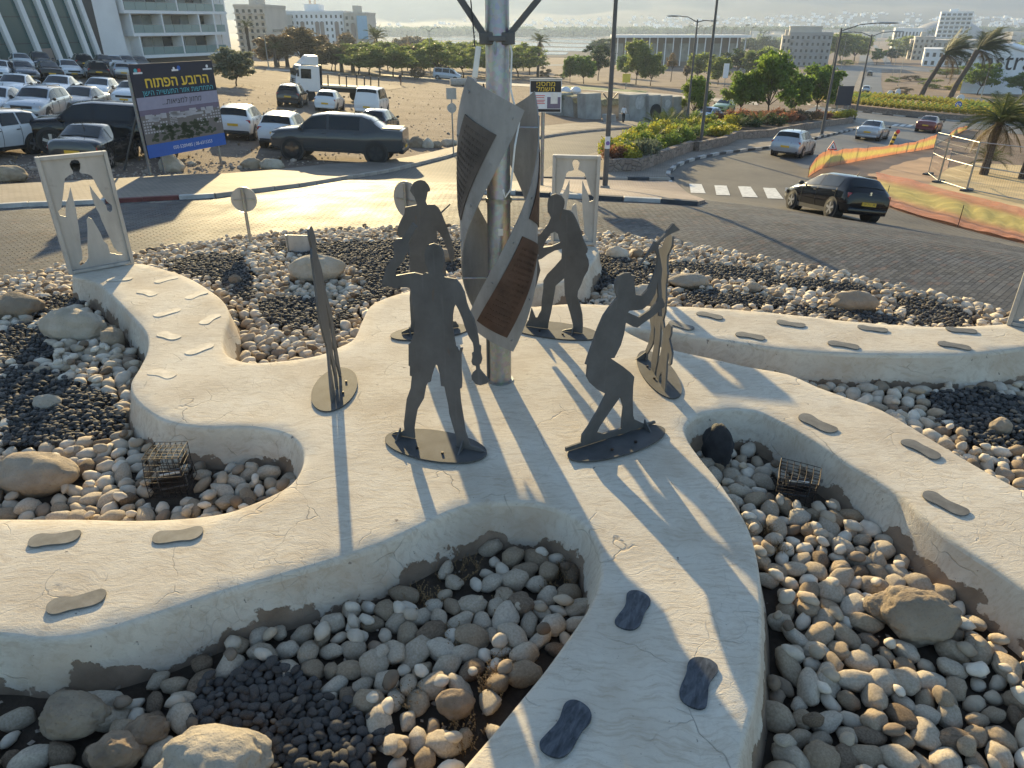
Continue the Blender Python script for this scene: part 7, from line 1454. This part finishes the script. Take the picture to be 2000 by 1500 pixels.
def shrub_mesh(seed, n, size): 
    g = random.Random(seed); cl = [((g.uniform(-.6, .6), g.uniform(-.6, .6), g.uniform(.15, .6)), g.uniform(.28, .5)) for _ in range(9)]; V, F, c = leaves(cl, n, size, seed, 1.9, .1); V[:, 2] = np.maximum(V[:, 2], 0); return np_mesh('shrub', V, F, M['lime_leaf'], False, c)
SHM = [shrub_mesh(700 + i, 1500, .085) for i in range(5)]
def shrub(u, v, r, h, mat, label, i, dz=.52):
    b = G(u, v); o = link('shrub', SHM[i % 5], loc=(b.x, b.y, b.z + dz)); o.scale = (r, r, h); o.rotation_euler = (0, 0, i * 1.7); o.material_slots[0].link = 'OBJECT'; o.material_slots[0].material = M[mat]; tag(o, label, 'shrub', 'shrubs in the stone planter')
sh = [(1196,332,'red_leaf','brownish'),(1212,326,'lime_leaf','light green'),(1200,318,'yellow_leaf','yellow green'),(1226,334,'yellow_leaf','yellow green'),(1240,330,'grey_leaf','grey leaved'),(1252,324,'grey_leaf','grey leaved'),(1216,308,'yellow_leaf','yellow green'),(1236,312,'lime_leaf','light green'),(1256,306,'yellow_leaf','yellow green'),(1276,310,'lime_leaf','light green'),(1240,294,'yellow_leaf','yellow green'),(1262,288,'lime_leaf','light green'),(1284,296,'yellow_leaf','yellow green'),(1300,302,'lime_leaf','light green'),(1310,290,'yellow_leaf','yellow green'),(1288,278,'yellow_leaf','yellow green'),(1312,272,'lime_leaf','light green'),(1330,282,'yellow_leaf','yellow green'),(1336,292,'lime_leaf','light green'),(1340,270,'yellow_leaf','yellow green'),(1352,284,'lime_leaf','light green'),(1362,262,'yellow_leaf','yellow green'),(1382,276,'lime_leaf','light green'),(1400,280,'yellow_leaf','yellow flowering'),(1396,266,'yellow_leaf','yellow flowering'),(1418,272,'yellow_leaf','yellow flowering'),(1424,262,'yellow_leaf','yellow flowering'),(1372,250,'lime_leaf','light green'),(1396,250,'red_leaf','rusty red'),(1416,250,'red_leaf','rusty red'),(1438,254,'dark_leaf','dark green'),(1440,244,'red_leaf','rusty red'),(1462,248,'red_leaf','rusty red'),(1464,260,'dark_leaf','dark green'),(1484,254,'red_leaf','rusty red'),(1486,244,'red_leaf','rusty red'),(1506,256,'dark_leaf','dark green'),(1508,246,'red_leaf','rusty red'),(1530,250,'red_leaf','rusty red'),(1528,240,'lime_leaf','light green'),(1552,246,'red_leaf','dusty brown'),(1554,238,'dry_leaf','dusty brown'),(1576,244,'dry_leaf','dusty brown'),(1600,242,'red_leaf','dusty brown'),(1622,240,'yellow_leaf','yellow green'),(1642,238,'lime_leaf','light green'),(1650,240,'yellow_leaf','yellow flowering')]
for i, (u, v, m, c) in enumerate(sh):
    w = 'at the near tip of' if v > 315 else ('at the front wall of' if v > 284 and u < 1345 else 'in the middle of' if u < 1440 else 'under the trees in' if u < 1580 else 'at the far end of'); h_ = ('leftmost ', 'left ', 'central ', 'right ', 'rightmost ')[min(4, int((u - 1190) / 92))]
    shrub(u, v, rng.uniform(.75, 1.05) * (1 + max(0, 300 - v) * .006), rng.uniform(.75, 1.1), m, f'{h_}{c} shrub {w} the stone planter' + (' low down' if i % 2 else ''), i)
for i, (u, v, k) in enumerate(((1218,322,.9),(1246,318,.9),(1270,300,1.1),(1300,296,1.2),(1320,284,1.3),(1290,266,1.5),(1344,262,1.4),(1306,262,1.6),(1440,262,1.4),(1478,258,1.4),(1232,300,.9))):
    b = G(u, v); root = empty('cycad', (b.x, b.y, b.z + .5), 0, ['small dark cycad at the near tip of the planter', 'small dark cycad right of the tip of the planter', 'dark cycad at the bend of the planter wall', 'bushy dark cycad at the front wall', 'bushy dark cycad right of the bend', 'large spiky cycad left of the tall lamp', 'spiky cycad right of the large one', 'tallest spiky cycad in the planter', 'dark cycad under the rusty shrubs', 'dark cycad right of the rusty shrubs', 'small cycad at the rear wall of the planter'][i], 'cycad', 'cycads in the planter')
    for j in range(16):
        a = j * 2.39996; e = .25 + .75 * (j / 16); d = Vector((math.cos(a) * math.cos(e), math.sin(a) * math.cos(e), math.sin(e))); o = link('frond', FR_M[(j * 3) % 3], root); o.rotation_mode = 'QUATERNION'; o.rotation_quaternion = d.to_track_quat('X', 'Z'); kk = k * rng.uniform(.85, 1.15); o.scale = (kk, kk, kk); o.material_slots[0].link = 'OBJECT'; o.material_slots[0].material = M['dark_leaf' if j % 3 else 'palm_leaf']
# ---- the second roundabout: low wall, banded planting, three white surfboards
def roundabout2():
    c = G(1795, 216); l, r = G(1614, 212), G(1984, 222); f, bk = G(1795, 236), G(1800, 199); rx = abs(r.x - l.x) / 2 * .97; ry = max((bk.y - f.y) / 2, 6.0); cx, cy = (l.x + r.x) / 2, (f.y + bk.y) / 2
    ring = [(cx + rx * math.cos(2 * math.pi * k / 72), cy + ry * math.sin(2 * math.pi * k / 72)) for k in range(72)]; o3 = Vector((cx, cy, tz(cx, cy))); root = empty('second_roundabout', o3); root['kind'] = 'structure'; root['label'] = 'raised second roundabout with a low wall and planted bands'
    def disc(nm, k0, z0, z1, mat):
        V = []; 
        for z in (z0, z1):
            for x, y in ring: V.append(((x - cx) * k0, (y - cy) * k0, tz(cx + (x - cx) * k0, cy + (y - cy) * k0) - o3.z + z))
        V.append((0, 0, z1 + .3)); F = [(i, (i + 1) % 72, 72 + (i + 1) % 72, 72 + i) for i in range(72)] + [(72 + i, 72 + (i + 1) % 72, 144) for i in range(72)]; link(nm, mesh(nm, V, F, mat), root)
    disc('wall', .965, -.2, .75, M['rubble']); disc('soil', .945, .5, .80, M['orange_dirt'])
    kerb('black and white kerb round the second roundabout', ring + ring[:1], ['kerb_black', 'kerb_white'], .15, .2, False, 1.6, 0)
    V_, F_, C_ = leaves([((0, 0, .25), .45), ((.3, .2, .2), .35), ((-.3, -.1, .2), .35)], 160, .16, 5, 1.6); sm = np_mesh('hedge_plants', V_, F_, M['lime_leaf'], False, C_); VV = []; FF = []; CC = []; off = 0
    for band, k0 in enumerate((.86, .76, .64, .5, .34)):
        for i in range(int(120 * k0)):
            a = 2 * math.pi * i / int(120 * k0); x, y = rx * k0 * math.cos(a), ry * k0 * math.sin(a); VV.append(V_ * (.9, .9, .9) + np.array((x, y, tz(cx + x, cy + y) - o3.z + .85 + (1 - k0) * .3))); FF.append(F_ + off); off += len(V_); CC.append(C_ * ((.9, 1, .9, 1) if band % 2 else (1.5, 1.1, .8, 1)))
    o = link('banded_plants', np_mesh('banded_plants', np.concatenate(VV), np.concatenate(FF), M['acacia_leaf'], False, np.concatenate(CC)), root); o['kind'] = 'stuff'
    for (u, v, top, w, lab, tilt) in ((1733,199,176,9,'leftmost white surfboard standing on the second roundabout',8),(1750,193,173,8,'middle white surfboard standing on the second roundabout',8),(1871,207,184,11,'rightmost white surfboard standing on the second roundabout',8)):
        b = G(u, v); s = (b - Vector((0, 0, CAM_H))).length / FPX; z0 = .6; H = top_z(b, top) - b.z; pr = [(0, 0), (.32, .12), (.5, .4), (.46, .7), (.25, .92), (0, 1.0), (-.25, .92), (-.46, .7), (-.5, .4), (-.32, .12)]; pr = catmull(pr, 3); root2 = empty('surfboard', (b.x, b.y, b.z + z0), R(-15), lab, 'surfboard', 'white surfboards on the second roundabout'); plate([[Vector((x * w * s, 0, z * (H - z0))) for x, z in pr]], (0, 1, 0), .12).build('board', M['white_print'], root2).rotation_euler = (0, R(tilt), 0); MB().box((0, 0, -.2), (.9, .5, .5)).build('plinth', M['red_print'], root2)
roundabout2()
# ================================================================== BUILDINGS, PLAIN, CITY, MOUNTAINS, HAZE
for nm, c, r in (('white_wall', (.78, .77, .75), .8), ('cream_wall', (.52, .47, .40), .85), ('grey_wall', (.36, .345, .33), .85), ('brown_panel', (.30, .235, .195), .85), ('dark_base', (.18, .15, .13), .85), ('hall_white', (.78, .78, .78), .7)): M[nm] = simple(nm, c, r, 0, .08, .3)
n = N('green_glass'); n.set((.07, .125, .12), .10, spec=.6); M['green_glass'] = n.m
n = N('balcony_glass'); n.set((.20, .29, .28), .12, spec=.8); M['balcony_glass'] = n.m
M['window_dark'] = simple('window_dark', (.045, .05, .055), .2, 0, .1, .5); M['curtain'] = simple('curtained_glass', (.22, .24, .23), .3, 0, .3, .4)
def at(u, v, t):   # point on a sight line at horizontal depth t (metres ahead of the station)
    d = ray(u, v); return Vector((0, 0, CAM_H)) + d * (t / d.y)
def hotel():
    pL, pR = at(262, 118, 112), at(448, 118, 128); d = (pR - pL); d.z = 0; L = d.length; d.normalize(); nn = Vector((-d.y, d.x, 0)); g0 = Vector((pL.x, pL.y, tz(pL.x, pL.y))); ang = math.atan2(d.y, d.x); root = empty('hotel', g0, ang, 'white hotel with slanted fins over a glass lobby and glass balconies', 'building')
    zf = lambda v: at(262, v, 112).z - g0.z
    fl = [zf(v) for v in (112, 68, 29)]; st = fl[1] - fl[0]; fl = [fl[0] + st * i for i in range(9)]; dep = 14
    MB().box((L / 2 + 1.5, dep / 2 + 2.2, fl[0] + st * 4.5), (L + 3, dep, st * 9)).build('core', M['white_wall'], root)
    MB().box((L / 2, 4.5, fl[0] / 2 - .8), (L * .98, 6, fl[0] + 1.2)).build('plinth', M['dark_base'], root)
    for i, z in enumerate(fl):
        x0 = 1.6 if i == 0 else (.8 if i == 1 else 0); x1 = L + (.2 if i == 0 else .6 if i == 1 else 1.0)
        MB().box(((x0 + x1) / 2, 1.1, z), (x1 - x0, 2.35, .42)).build('slab', M['white_wall'], root); n_ = 7
        div = ((0, .53, 1.0), (0, .35, .80, 1.0), (0, .57, 1.0))[i % 3]
        for q in range(len(div) - 1):
            a, b = x0 + (x1 - x0) * .86 * div[q], x0 + (x1 - x0) * .86 * div[q + 1]; nb = max(2, int(round((b - a) / 1.9)))
            MB().box((a + .12, 1.1, z + st / 2), (.24, 2.25, st - .44)).build('partition', M['white_wall'], root)
            for k in range(nb):
                xa = a + .3 + (b - a - .3) * k / nb; w = (b - a - .3) / nb; MB().box((xa + w / 2, 2.14, z + st * .48), (w * .94, .06, st * .80)).build('glass_door', M['curtain' if (k * 7 + i * 3 + q) % 3 else 'window_dark'], root)
                MB().box((xa + w / 2, .02, z + .21 + .52), (w * .97, .04, 1.0)).build('balcony_glass', M['balcony_glass'], root)
            MB().box(((a + b) / 2, .02, z + 1.27), (b - a, .07, .05)).build('rail', M['galv'], root)
        MB().box((x0 + (x1 - x0) * .86 + .15, 1.1, z + st / 2), (.3, 2.25, st - .44)).build('partition', M['white_wall'], root)
        MB().box((x1 - .9, .4, z + .73), (1.8, .05, 1.0)).build('balcony_glass', M['balcony_glass'], root); MB().box((x1 - .9, 2.1, z + st * .45), (1.2, .06, st * .7)).build('glass_door', M['brown_panel' if i % 2 else 'window_dark'], root)
        MB().box((x1 + .05, 1.0, z + st / 2), (.16, .16, st)).build('corner_post', M['white_wall'], root)
    # white wing wall between balconies and lobby
    W = 3.6; MB().prism([(-W - 1.2, .6, -1.5), (.6, .6, -1.5), (-.3, .6, fl[0] + 1), (-.9, .6, fl[0] + st * 9), (-W - 3.4, .6, fl[0] + st * 9)], (0, 3, 0)).build('wing_wall', M['white_wall'], root)
    # leaning glass lobby to the left
    x1 = -W - 1.0; x0 = x1 - 24; Hh = fl[0] + st * 9; lean = lambda x, z: x - z * .16
    fin_x = [x1 - .5, x1 - 2.0, x1 - 4.6, x1 - 6.2, x1 - 8.6, x1 - 11.8, x1 - 14.2, x1 - 17.4, x1 - 20.6, x1 - 23.4]
    for i, x in enumerate(fin_x):
        MB().prism([(lean(x - .28, -1), -.15, -1.2), (lean(x + .28, -1), -.15, -1.2), (lean(x + .35, Hh), -.15, Hh), (lean(x - .25, Hh), -.15, Hh)], (0, .7, 0)).build('fin', M['white_wall'], root)
        if i + 1 < len(fin_x):
            xb = fin_x[i + 1]; zz = [-1.2, 2.6, 5.6, 8.6, 11.6, 15, 20, 25, Hh]
            for a, b in zip(zz, zz[1:]): MB().prism([(lean(xb, a) + .3, .5, a + .04), (lean(x, a) - .3, .5, a + .04), (lean(x, b) - .3, .5, b - .04), (lean(xb, b) + .3, .5, b - .04)], (0, .08, 0)).build('pane', M['green_glass'], root)
            if i in (3, 6, 7): MB().prism([(lean(xb, 0) + .5, .3, -1.2), (lean(x, 0) - .5, .3, -1.2), (lean(x, 2) - .5, .3, 2.0), (lean(xb, 2) + .5, .3, 2.0)], (0, .1, 0)).build('entrance_door', M['brown_panel'], root)
    MB().box(((x0 + x1) / 2, .62, Hh / 2 - .6), (25, .05, Hh + 1.5)).build('lobby_back', M['window_dark'], root)
    MB().box(((x0 + x1) / 2 - 1, 7, Hh + .5), (30, 14, 1.2)).build('roof', M['white_wall'], root)
    MB().box((x0 / 2 + 1, -2.5, -1.6), (30, 6, 1.6)).build('terrace_wall', M['dark_base'], root); MB().box((x1 - 2, -5.6, -.7), (6, .15, 1.1)).build('balcony_glass', M['balcony_glass'], root)
hotel()
def block(label, u0, u1, vtop, vbase, t, dep, wall, floors, bays, wmat='window_dark', frac=(.45, .5), balcony=0, roofbox=True, yaw=0.0, name='apartment_block', panels=None, inset=.0):
    a, b = at(u0, vbase, t), at(u1, vbase, t); w = b.x - a.x; z0 = min(tz(a.x, a.y), tz(b.x, b.y)) - 1; zt = at((u0 + u1) / 2, vtop, t).z; o = Vector((a.x, a.y, z0)); yaw = -math.atan2((a.x + b.x) / 2, t) * .9 if u0 > 1100 else yaw; root = empty(name, o, yaw, label, 'building'); H = zt - z0
    MB().box((w / 2, dep / 2, H / 2), (w, dep, H)).build('wall', M[wall], root); MB().box((w / 2, dep / 2, H + .3), (w + .3, dep + .3, .6)).build('roof', M[wall], root)
    fh = H / (floors + .3); bw = w / bays
    for f in range(floors):
        for k in range(bays):
            x, z = bw * (k + .5), fh * (f + .75); MB().box((x, -.02 + inset, z), (bw * frac[0], .12, fh * frac[1])).build('window', M[wmat], root)
            if balcony and k % balcony == 0: MB().box((x, -.7, z - fh * .36), (bw * .85, 1.3, fh * .22)).build('balcony', M[wall], root)
    for k in (panels or ()): MB().box((bw * (k + .5), -.14, H * .45), (bw * .8, .14, H * .72)).build('clad_panel', M['brown_panel'], root)
    if yaw == 0:
        for f in range(min(floors, 5)): MB().box((w + .02, dep * .5, fh * (f + .75)), (.1, dep * .5, fh * .4)).build('window', M[wmat], root)
    if roofbox: MB().box((w * .4, dep * .5, H + 1.6), (w * .25, dep * .4, 2.2)).build('roof_room', M[wall], root)
    return root, w, H
block('beige apartment block right of the hotel', 470, 527, 14, 100, 190, 18, 'cream_wall', 8, 5, balcony=2)
block('low white house between the beige block and the white blocks', 529, 561, 32, 90, 260, 14, 'cream_wall', 6, 4); 
r_, w_, h_ = block('wide white apartment block with brown panels', 563, 676, 25, 90, 270, 20, 'white_wall', 7, 12, frac=(.36, .5), panels=(3, 6, 7, 10)); 
block('narrow white block right of the wide one with a blue banner', 677, 720, 28, 90, 268, 18, 'cream_wall', 7, 4, frac=(.4, .5), panels=(1,))
p = at(703, 60, 267.5); tag(MB().box((0, 0, 0), (3.4, .12, 7)).build('wall_banner', simple('pale_blue_banner', (.28, .45, .58), .6), loc=(p.x + 1, p.y - .3, p.z + 1)), 'pale blue banner on the narrow white block', 'banner')
def crane():
    for u, lab in ((513, 'thin lattice mast above the beige block'), (614, 'thin lattice mast above the wide white block')):
        b = at(u, 40, 300); root = empty('lattice_mast', (b.x, b.y, tz(b.x, b.y)), 0, lab, 'crane mast', 'crane masts'); zt = at(u, -30, 300).z - tz(b.x, b.y); mb = MB()
        for sx in (-.9, .9):
            for sy in (-.9, .9): mb.bar((sx, sy, 0), (sx, sy, zt), .14)
        for k in range(int(zt / 2)): s = 1 if k % 2 else -1; mb.bar((-.9 * s, -.9, k * 2), (.9 * s, -.9, k * 2 + 2), .10)
        mb.build('lattice', simple('crane_orange', (.35, .16, .06), .7), root)
crane()
block('grey apartment block with open top floor behind the planter trees', 1536, 1612, 66, 118, 330, 22, 'grey_wall', 5, 8, frac=(.42, .45), balcony=3); block('roof storey of the grey apartment block', 1542, 1600, 54, 66, 332, 16, 'cream_wall', 1, 8, 'window_dark', (.8, .6), name='roof_storey', roofbox=False)
block('low pale house left of the grey apartment block', 1522, 1538, 72, 116, 332, 14, 'cream_wall', 4, 2)
r_, w_, h_ = block('tall white seaside hotel with rows of balconies', 1828, 1882, 24, 70, 700, 24, 'white_wall', 9, 6, frac=(.7, .55), balcony=1, name='seaside_hotel')
block('low round-roofed white building left of the tall hotel', 1744, 1792, 56, 80, 680, 40, 'white_wall', 2, 8, name='seaside_building', roofbox=False); block('long pale terrace building below the tall hotel', 1770, 1900, 80, 118, 420, 26, 'cream_wall', 3, 14, balcony=2, name='terrace_building', roofbox=False); block('pale stepped block left of the leaning palms', 1778, 1812, 74, 118, 410, 20, 'cream_wall', 4, 4, balcony=2, name='terrace_building'); block('white wall building behind the palms', 1800, 1905, 98, 128, 330, 20, 'white_wall', 2, 9, name='terrace_building', roofbox=False)
def arena():
    c = at(1850, 62, 900); z0 = tz(c.x, c.y); root = empty('domed_arena', (c.x, c.y, z0), 0, 'broad low dome behind the tall seaside hotel', 'building'); rx = (at(1925, 60, 900).x - at(1775, 60, 900).x) / 2; H = at(1830, 38, 900).z - z0; MB().sphere((0, 0, 0), (rx, rx * .8, H), 40, 20).build('dome', M['grey_wall'], root, smooth=True)
arena()
def hall():
    a, b = at(1893, 112, 175), at(2110, 112, 165); w = b.x - a.x; z0 = tz(a.x, a.y) - .5; root = empty('exhibition_hall', (a.x, a.y, z0), 0, 'white hall with a wavy roofline and large dark lettering at the right', 'building'); zz = lambda v, u: at(u, v, 172).z - z0
    prof = [(1893, 118), (1915, 112), (1940, 104), (1960, 96), (1978, 90), (1995, 90), (2010, 94), (2040, 100), (2070, 98), (2110, 92)]; pts = [((u - 1893) / 217 * w, 0, zz(v, u)) for u, v in prof]; MB().prism([(0, 0, 0)] + [(w, 0, 0)] + pts[::-1], (20, 30, 0)).build('wall', M['hall_white'], root)
    e = MB(); e.tube([(x, -.2, z + .1) for x, y, z in pts], .35, 8); e.build('roof_edge', M['white_print'], root, smooth=True); text('astral', 5.6, M['black_print'], root, ((1975 - 1893) / 217 * w + 3.2, -.08, zz(122, 1975)), (R(90), 0, 0), 'lettering', .03, 'CENTER')
hall()
def pergola():
    a, b = at(1198, 98, 300), at(1462, 98, 300); z0 = tz(a.x, a.y) - .5; w = b.x - a.x; root = empty('long_pergola', (a.x, a.y, z0), 0, 'long white colonnade building across the middle distance', 'building'); zt = at(1300, 71, 300).z - z0; MB().box((w / 2, 6, zt), (w, 13, .9)).build('roof', M['white_wall'], root); MB().box((w / 2, 11, zt / 2), (w * .98, 2, zt)).build('wall', M['dark_base'], root)
    for k in range(17): MB().box((w * (k + .5) / 17, .3, zt / 2), (.32, .32, zt - .9)).build('column', M['white_wall'], root)
    for k in range(8): MB().box((w * (k + .5) / 8, 9.9, zt * .45), (w / 14, .1, zt * .6)).build('window', M['curtain'], root)
pergola()
# ---- salt ponds, plantation belt, far town, mountains
def ponds():
    k = 0
    for poly in ([(756,68),(960,66),(1165,74),(1165,78),(960,71.5),(756,72)], [(740,74),(960,73),(1165,80),(1165,85.5),(960,79),(735,79.5)], [(740,82),(960,81.5),(1165,88),(1165,93.5),(960,88),(730,88)], [(735,91),(960,91),(1160,95.5),(1160,101),(960,98.5),(735,97)], [(860,101),(960,102),(1110,103),(1105,108),(960,107),(860,105)], [(990,66),(1060,69),(1100,70),(1060,71),(990,69.5)]):
        sheet('salt_pond', poly, .35 + .03 * k, M['water'], ['bright salt pond strip farthest away', 'second bright salt pond strip', 'third bright salt pond strip', 'fourth bright salt pond strip', 'nearest bright salt pond strip', 'small bright pool beside the far pond'][k], 25); k += 1
    sheet('salt_flat', [(700,110),(720,64),(960,62),(1170,70),(1220,80),(1180,112),(960,112)], .2, simple('grey_salt_mud', (.13, .115, .105), 1.0, 0, .2, .01, 0, .03), 'grey mud flat around the salt ponds', 30)
ponds()
def belt():
    VV = []; FF = []; CC = []; off = 0; V0, F0, C0 = leaves([((0, 0, .5), .42), ((.2, .1, .7), .3), ((-.25, 0, .35), .35)], 46, .34, 9, 1.4)
    for i in range(900):
        u = nrng.uniform(640, 2050); t = nrng.uniform(1350, 1650); p = at(u, 55, t); s = nrng.uniform(9, 17); VV.append(V0 * (s * 1.2, s * 1.2, s) + np.array((p.x, p.y, tz(p.x, p.y)))); FF.append(F0 + off); off += len(V0); CC.append(C0)
    o = link('plantation_belt', np_mesh('plantation_belt', np.concatenate(VV), np.concatenate(FF), M['dark_leaf'], False, np.concatenate(CC))); tag(o, 'dark belt of plantation trees beyond the salt ponds', 'trees', kind='stuff')
    VV = []; FF = []; CC = []; off = 0
    for i in range(300):
        u, v = nrng.uniform(1180, 2040), nrng.uniform(66, 112)
        if 1655 < u < 1760 and v > 80: continue
        p = G(u, v); s = nrng.uniform(4, 8); VV.append(V0 * (s * 1.2, s * 1.2, s) + np.array((p.x, p.y, p.z))); FF.append(F0 + off); off += len(V0); CC.append(C0)
    o = link('seafront_greenery', np_mesh('seafront_greenery', np.concatenate(VV), np.concatenate(FF), M['acacia_leaf'], False, np.concatenate(CC))); tag(o, 'scattered treetops between the seafront buildings', 'trees', kind='stuff')
    mb = MB()
    for i in range(150):
        u, v = nrng.uniform(1480, 2040), nrng.uniform(60, 84); p = G(u, v); w = nrng.uniform(8, 30); mb.box((p.x, p.y, p.z + w * .12), (w, w * .6, w * nrng.uniform(.3, .6)), nrng.uniform(-.3, .3))
    o = mb.build('seafront_houses', M['cream_wall']); tag(o, 'pale low seafront houses in the haze', 'houses', kind='stuff')
belt()
def mhz(x, y):
    d = np.clip((y - 1700) / 900, 0, 1); h = 95 * d ** 1.3 + 130 * np.clip((y - 2300) / 700, 0, 1) ** 1.4
    f = np.array([noise.noise(Vector((a * .0011, b * .0011, 2))) + .5 * noise.noise(Vector((a * .0031, b * .0031, 5))) + .3 * noise.noise(Vector((a * .009, b * .009, 7))) for a, b in zip(x.ravel(), y.ravel())]).reshape(x.shape)
    return -19.5 + h * (1 + .28 * f) + 12 * f * d
def mountains():
    xs = np.linspace(-3400, 3400, 130); ys = np.linspace(1640, 3150, 50); gx, gy = np.meshgrid(xs, ys); z = mhz(gx, gy); z[0] = -30; w = len(xs); I = np.arange((len(ys) - 1) * w).reshape(-1, w)[:, :-1].ravel(); V = np.stack([gx.ravel(), gy.ravel(), z.ravel()], 1)
    n = N('bare_rock'); p = n.pos(); n.set(n.ramp(n.noise(p, .006, 9, .65), [(.3, (.06, .056, .055)), (.7, (.11, .10, .095))]), .95, spec=.1); M['rock'] = n.m
    o = link('mountains', np_mesh('mountains', V, np.stack([I, I + 1, I + 1 + w, I + w], 1), M['rock'])); tag(o, 'bare desert mountains across the gulf', kind='structure')
    mb = MB()
    x = nrng.uniform(-1100, 2400, 4200); y = 1690 + nrng.random(4200) ** 1.6 * 420; z = mhz(x, y)
    keep_ = nrng.random(4200) < np.clip(.25 + x / 1500,   .05, .9)
    for a, b, c in zip(x[keep_], y[keep_], z[keep_]):
        s = nrng.uniform(3, 8); mb.box((a, b, c + s * .25), (s * 1.2, s, s * nrng.uniform(.5, 1.1)), nrng.uniform(0, 1.5))
    o = mb.build('far_town', M['white_wall']); tag(o, 'pale hazy town spread on the mountain foot', 'town', kind='stuff')
mountains()
def haze():
    n = N('haze'); n.t.nodes.remove(n.b); v = n.new('ShaderNodeVolumePrincipled'); v.inputs['Color'].default_value = (.56, .70, .96, 1); v.inputs['Density'].default_value = .00021; v.inputs['Anisotropy'].default_value = .42
    n.L(v.outputs[0], n.t.nodes["Material Output"].inputs["Volume"])
    o = MB().box((0, 1450, 156.5), (8600, 4300, 377)).build('haze', n.m); tag(o, 'thin pale haze over the plain and the gulf', kind='stuff')
haze()
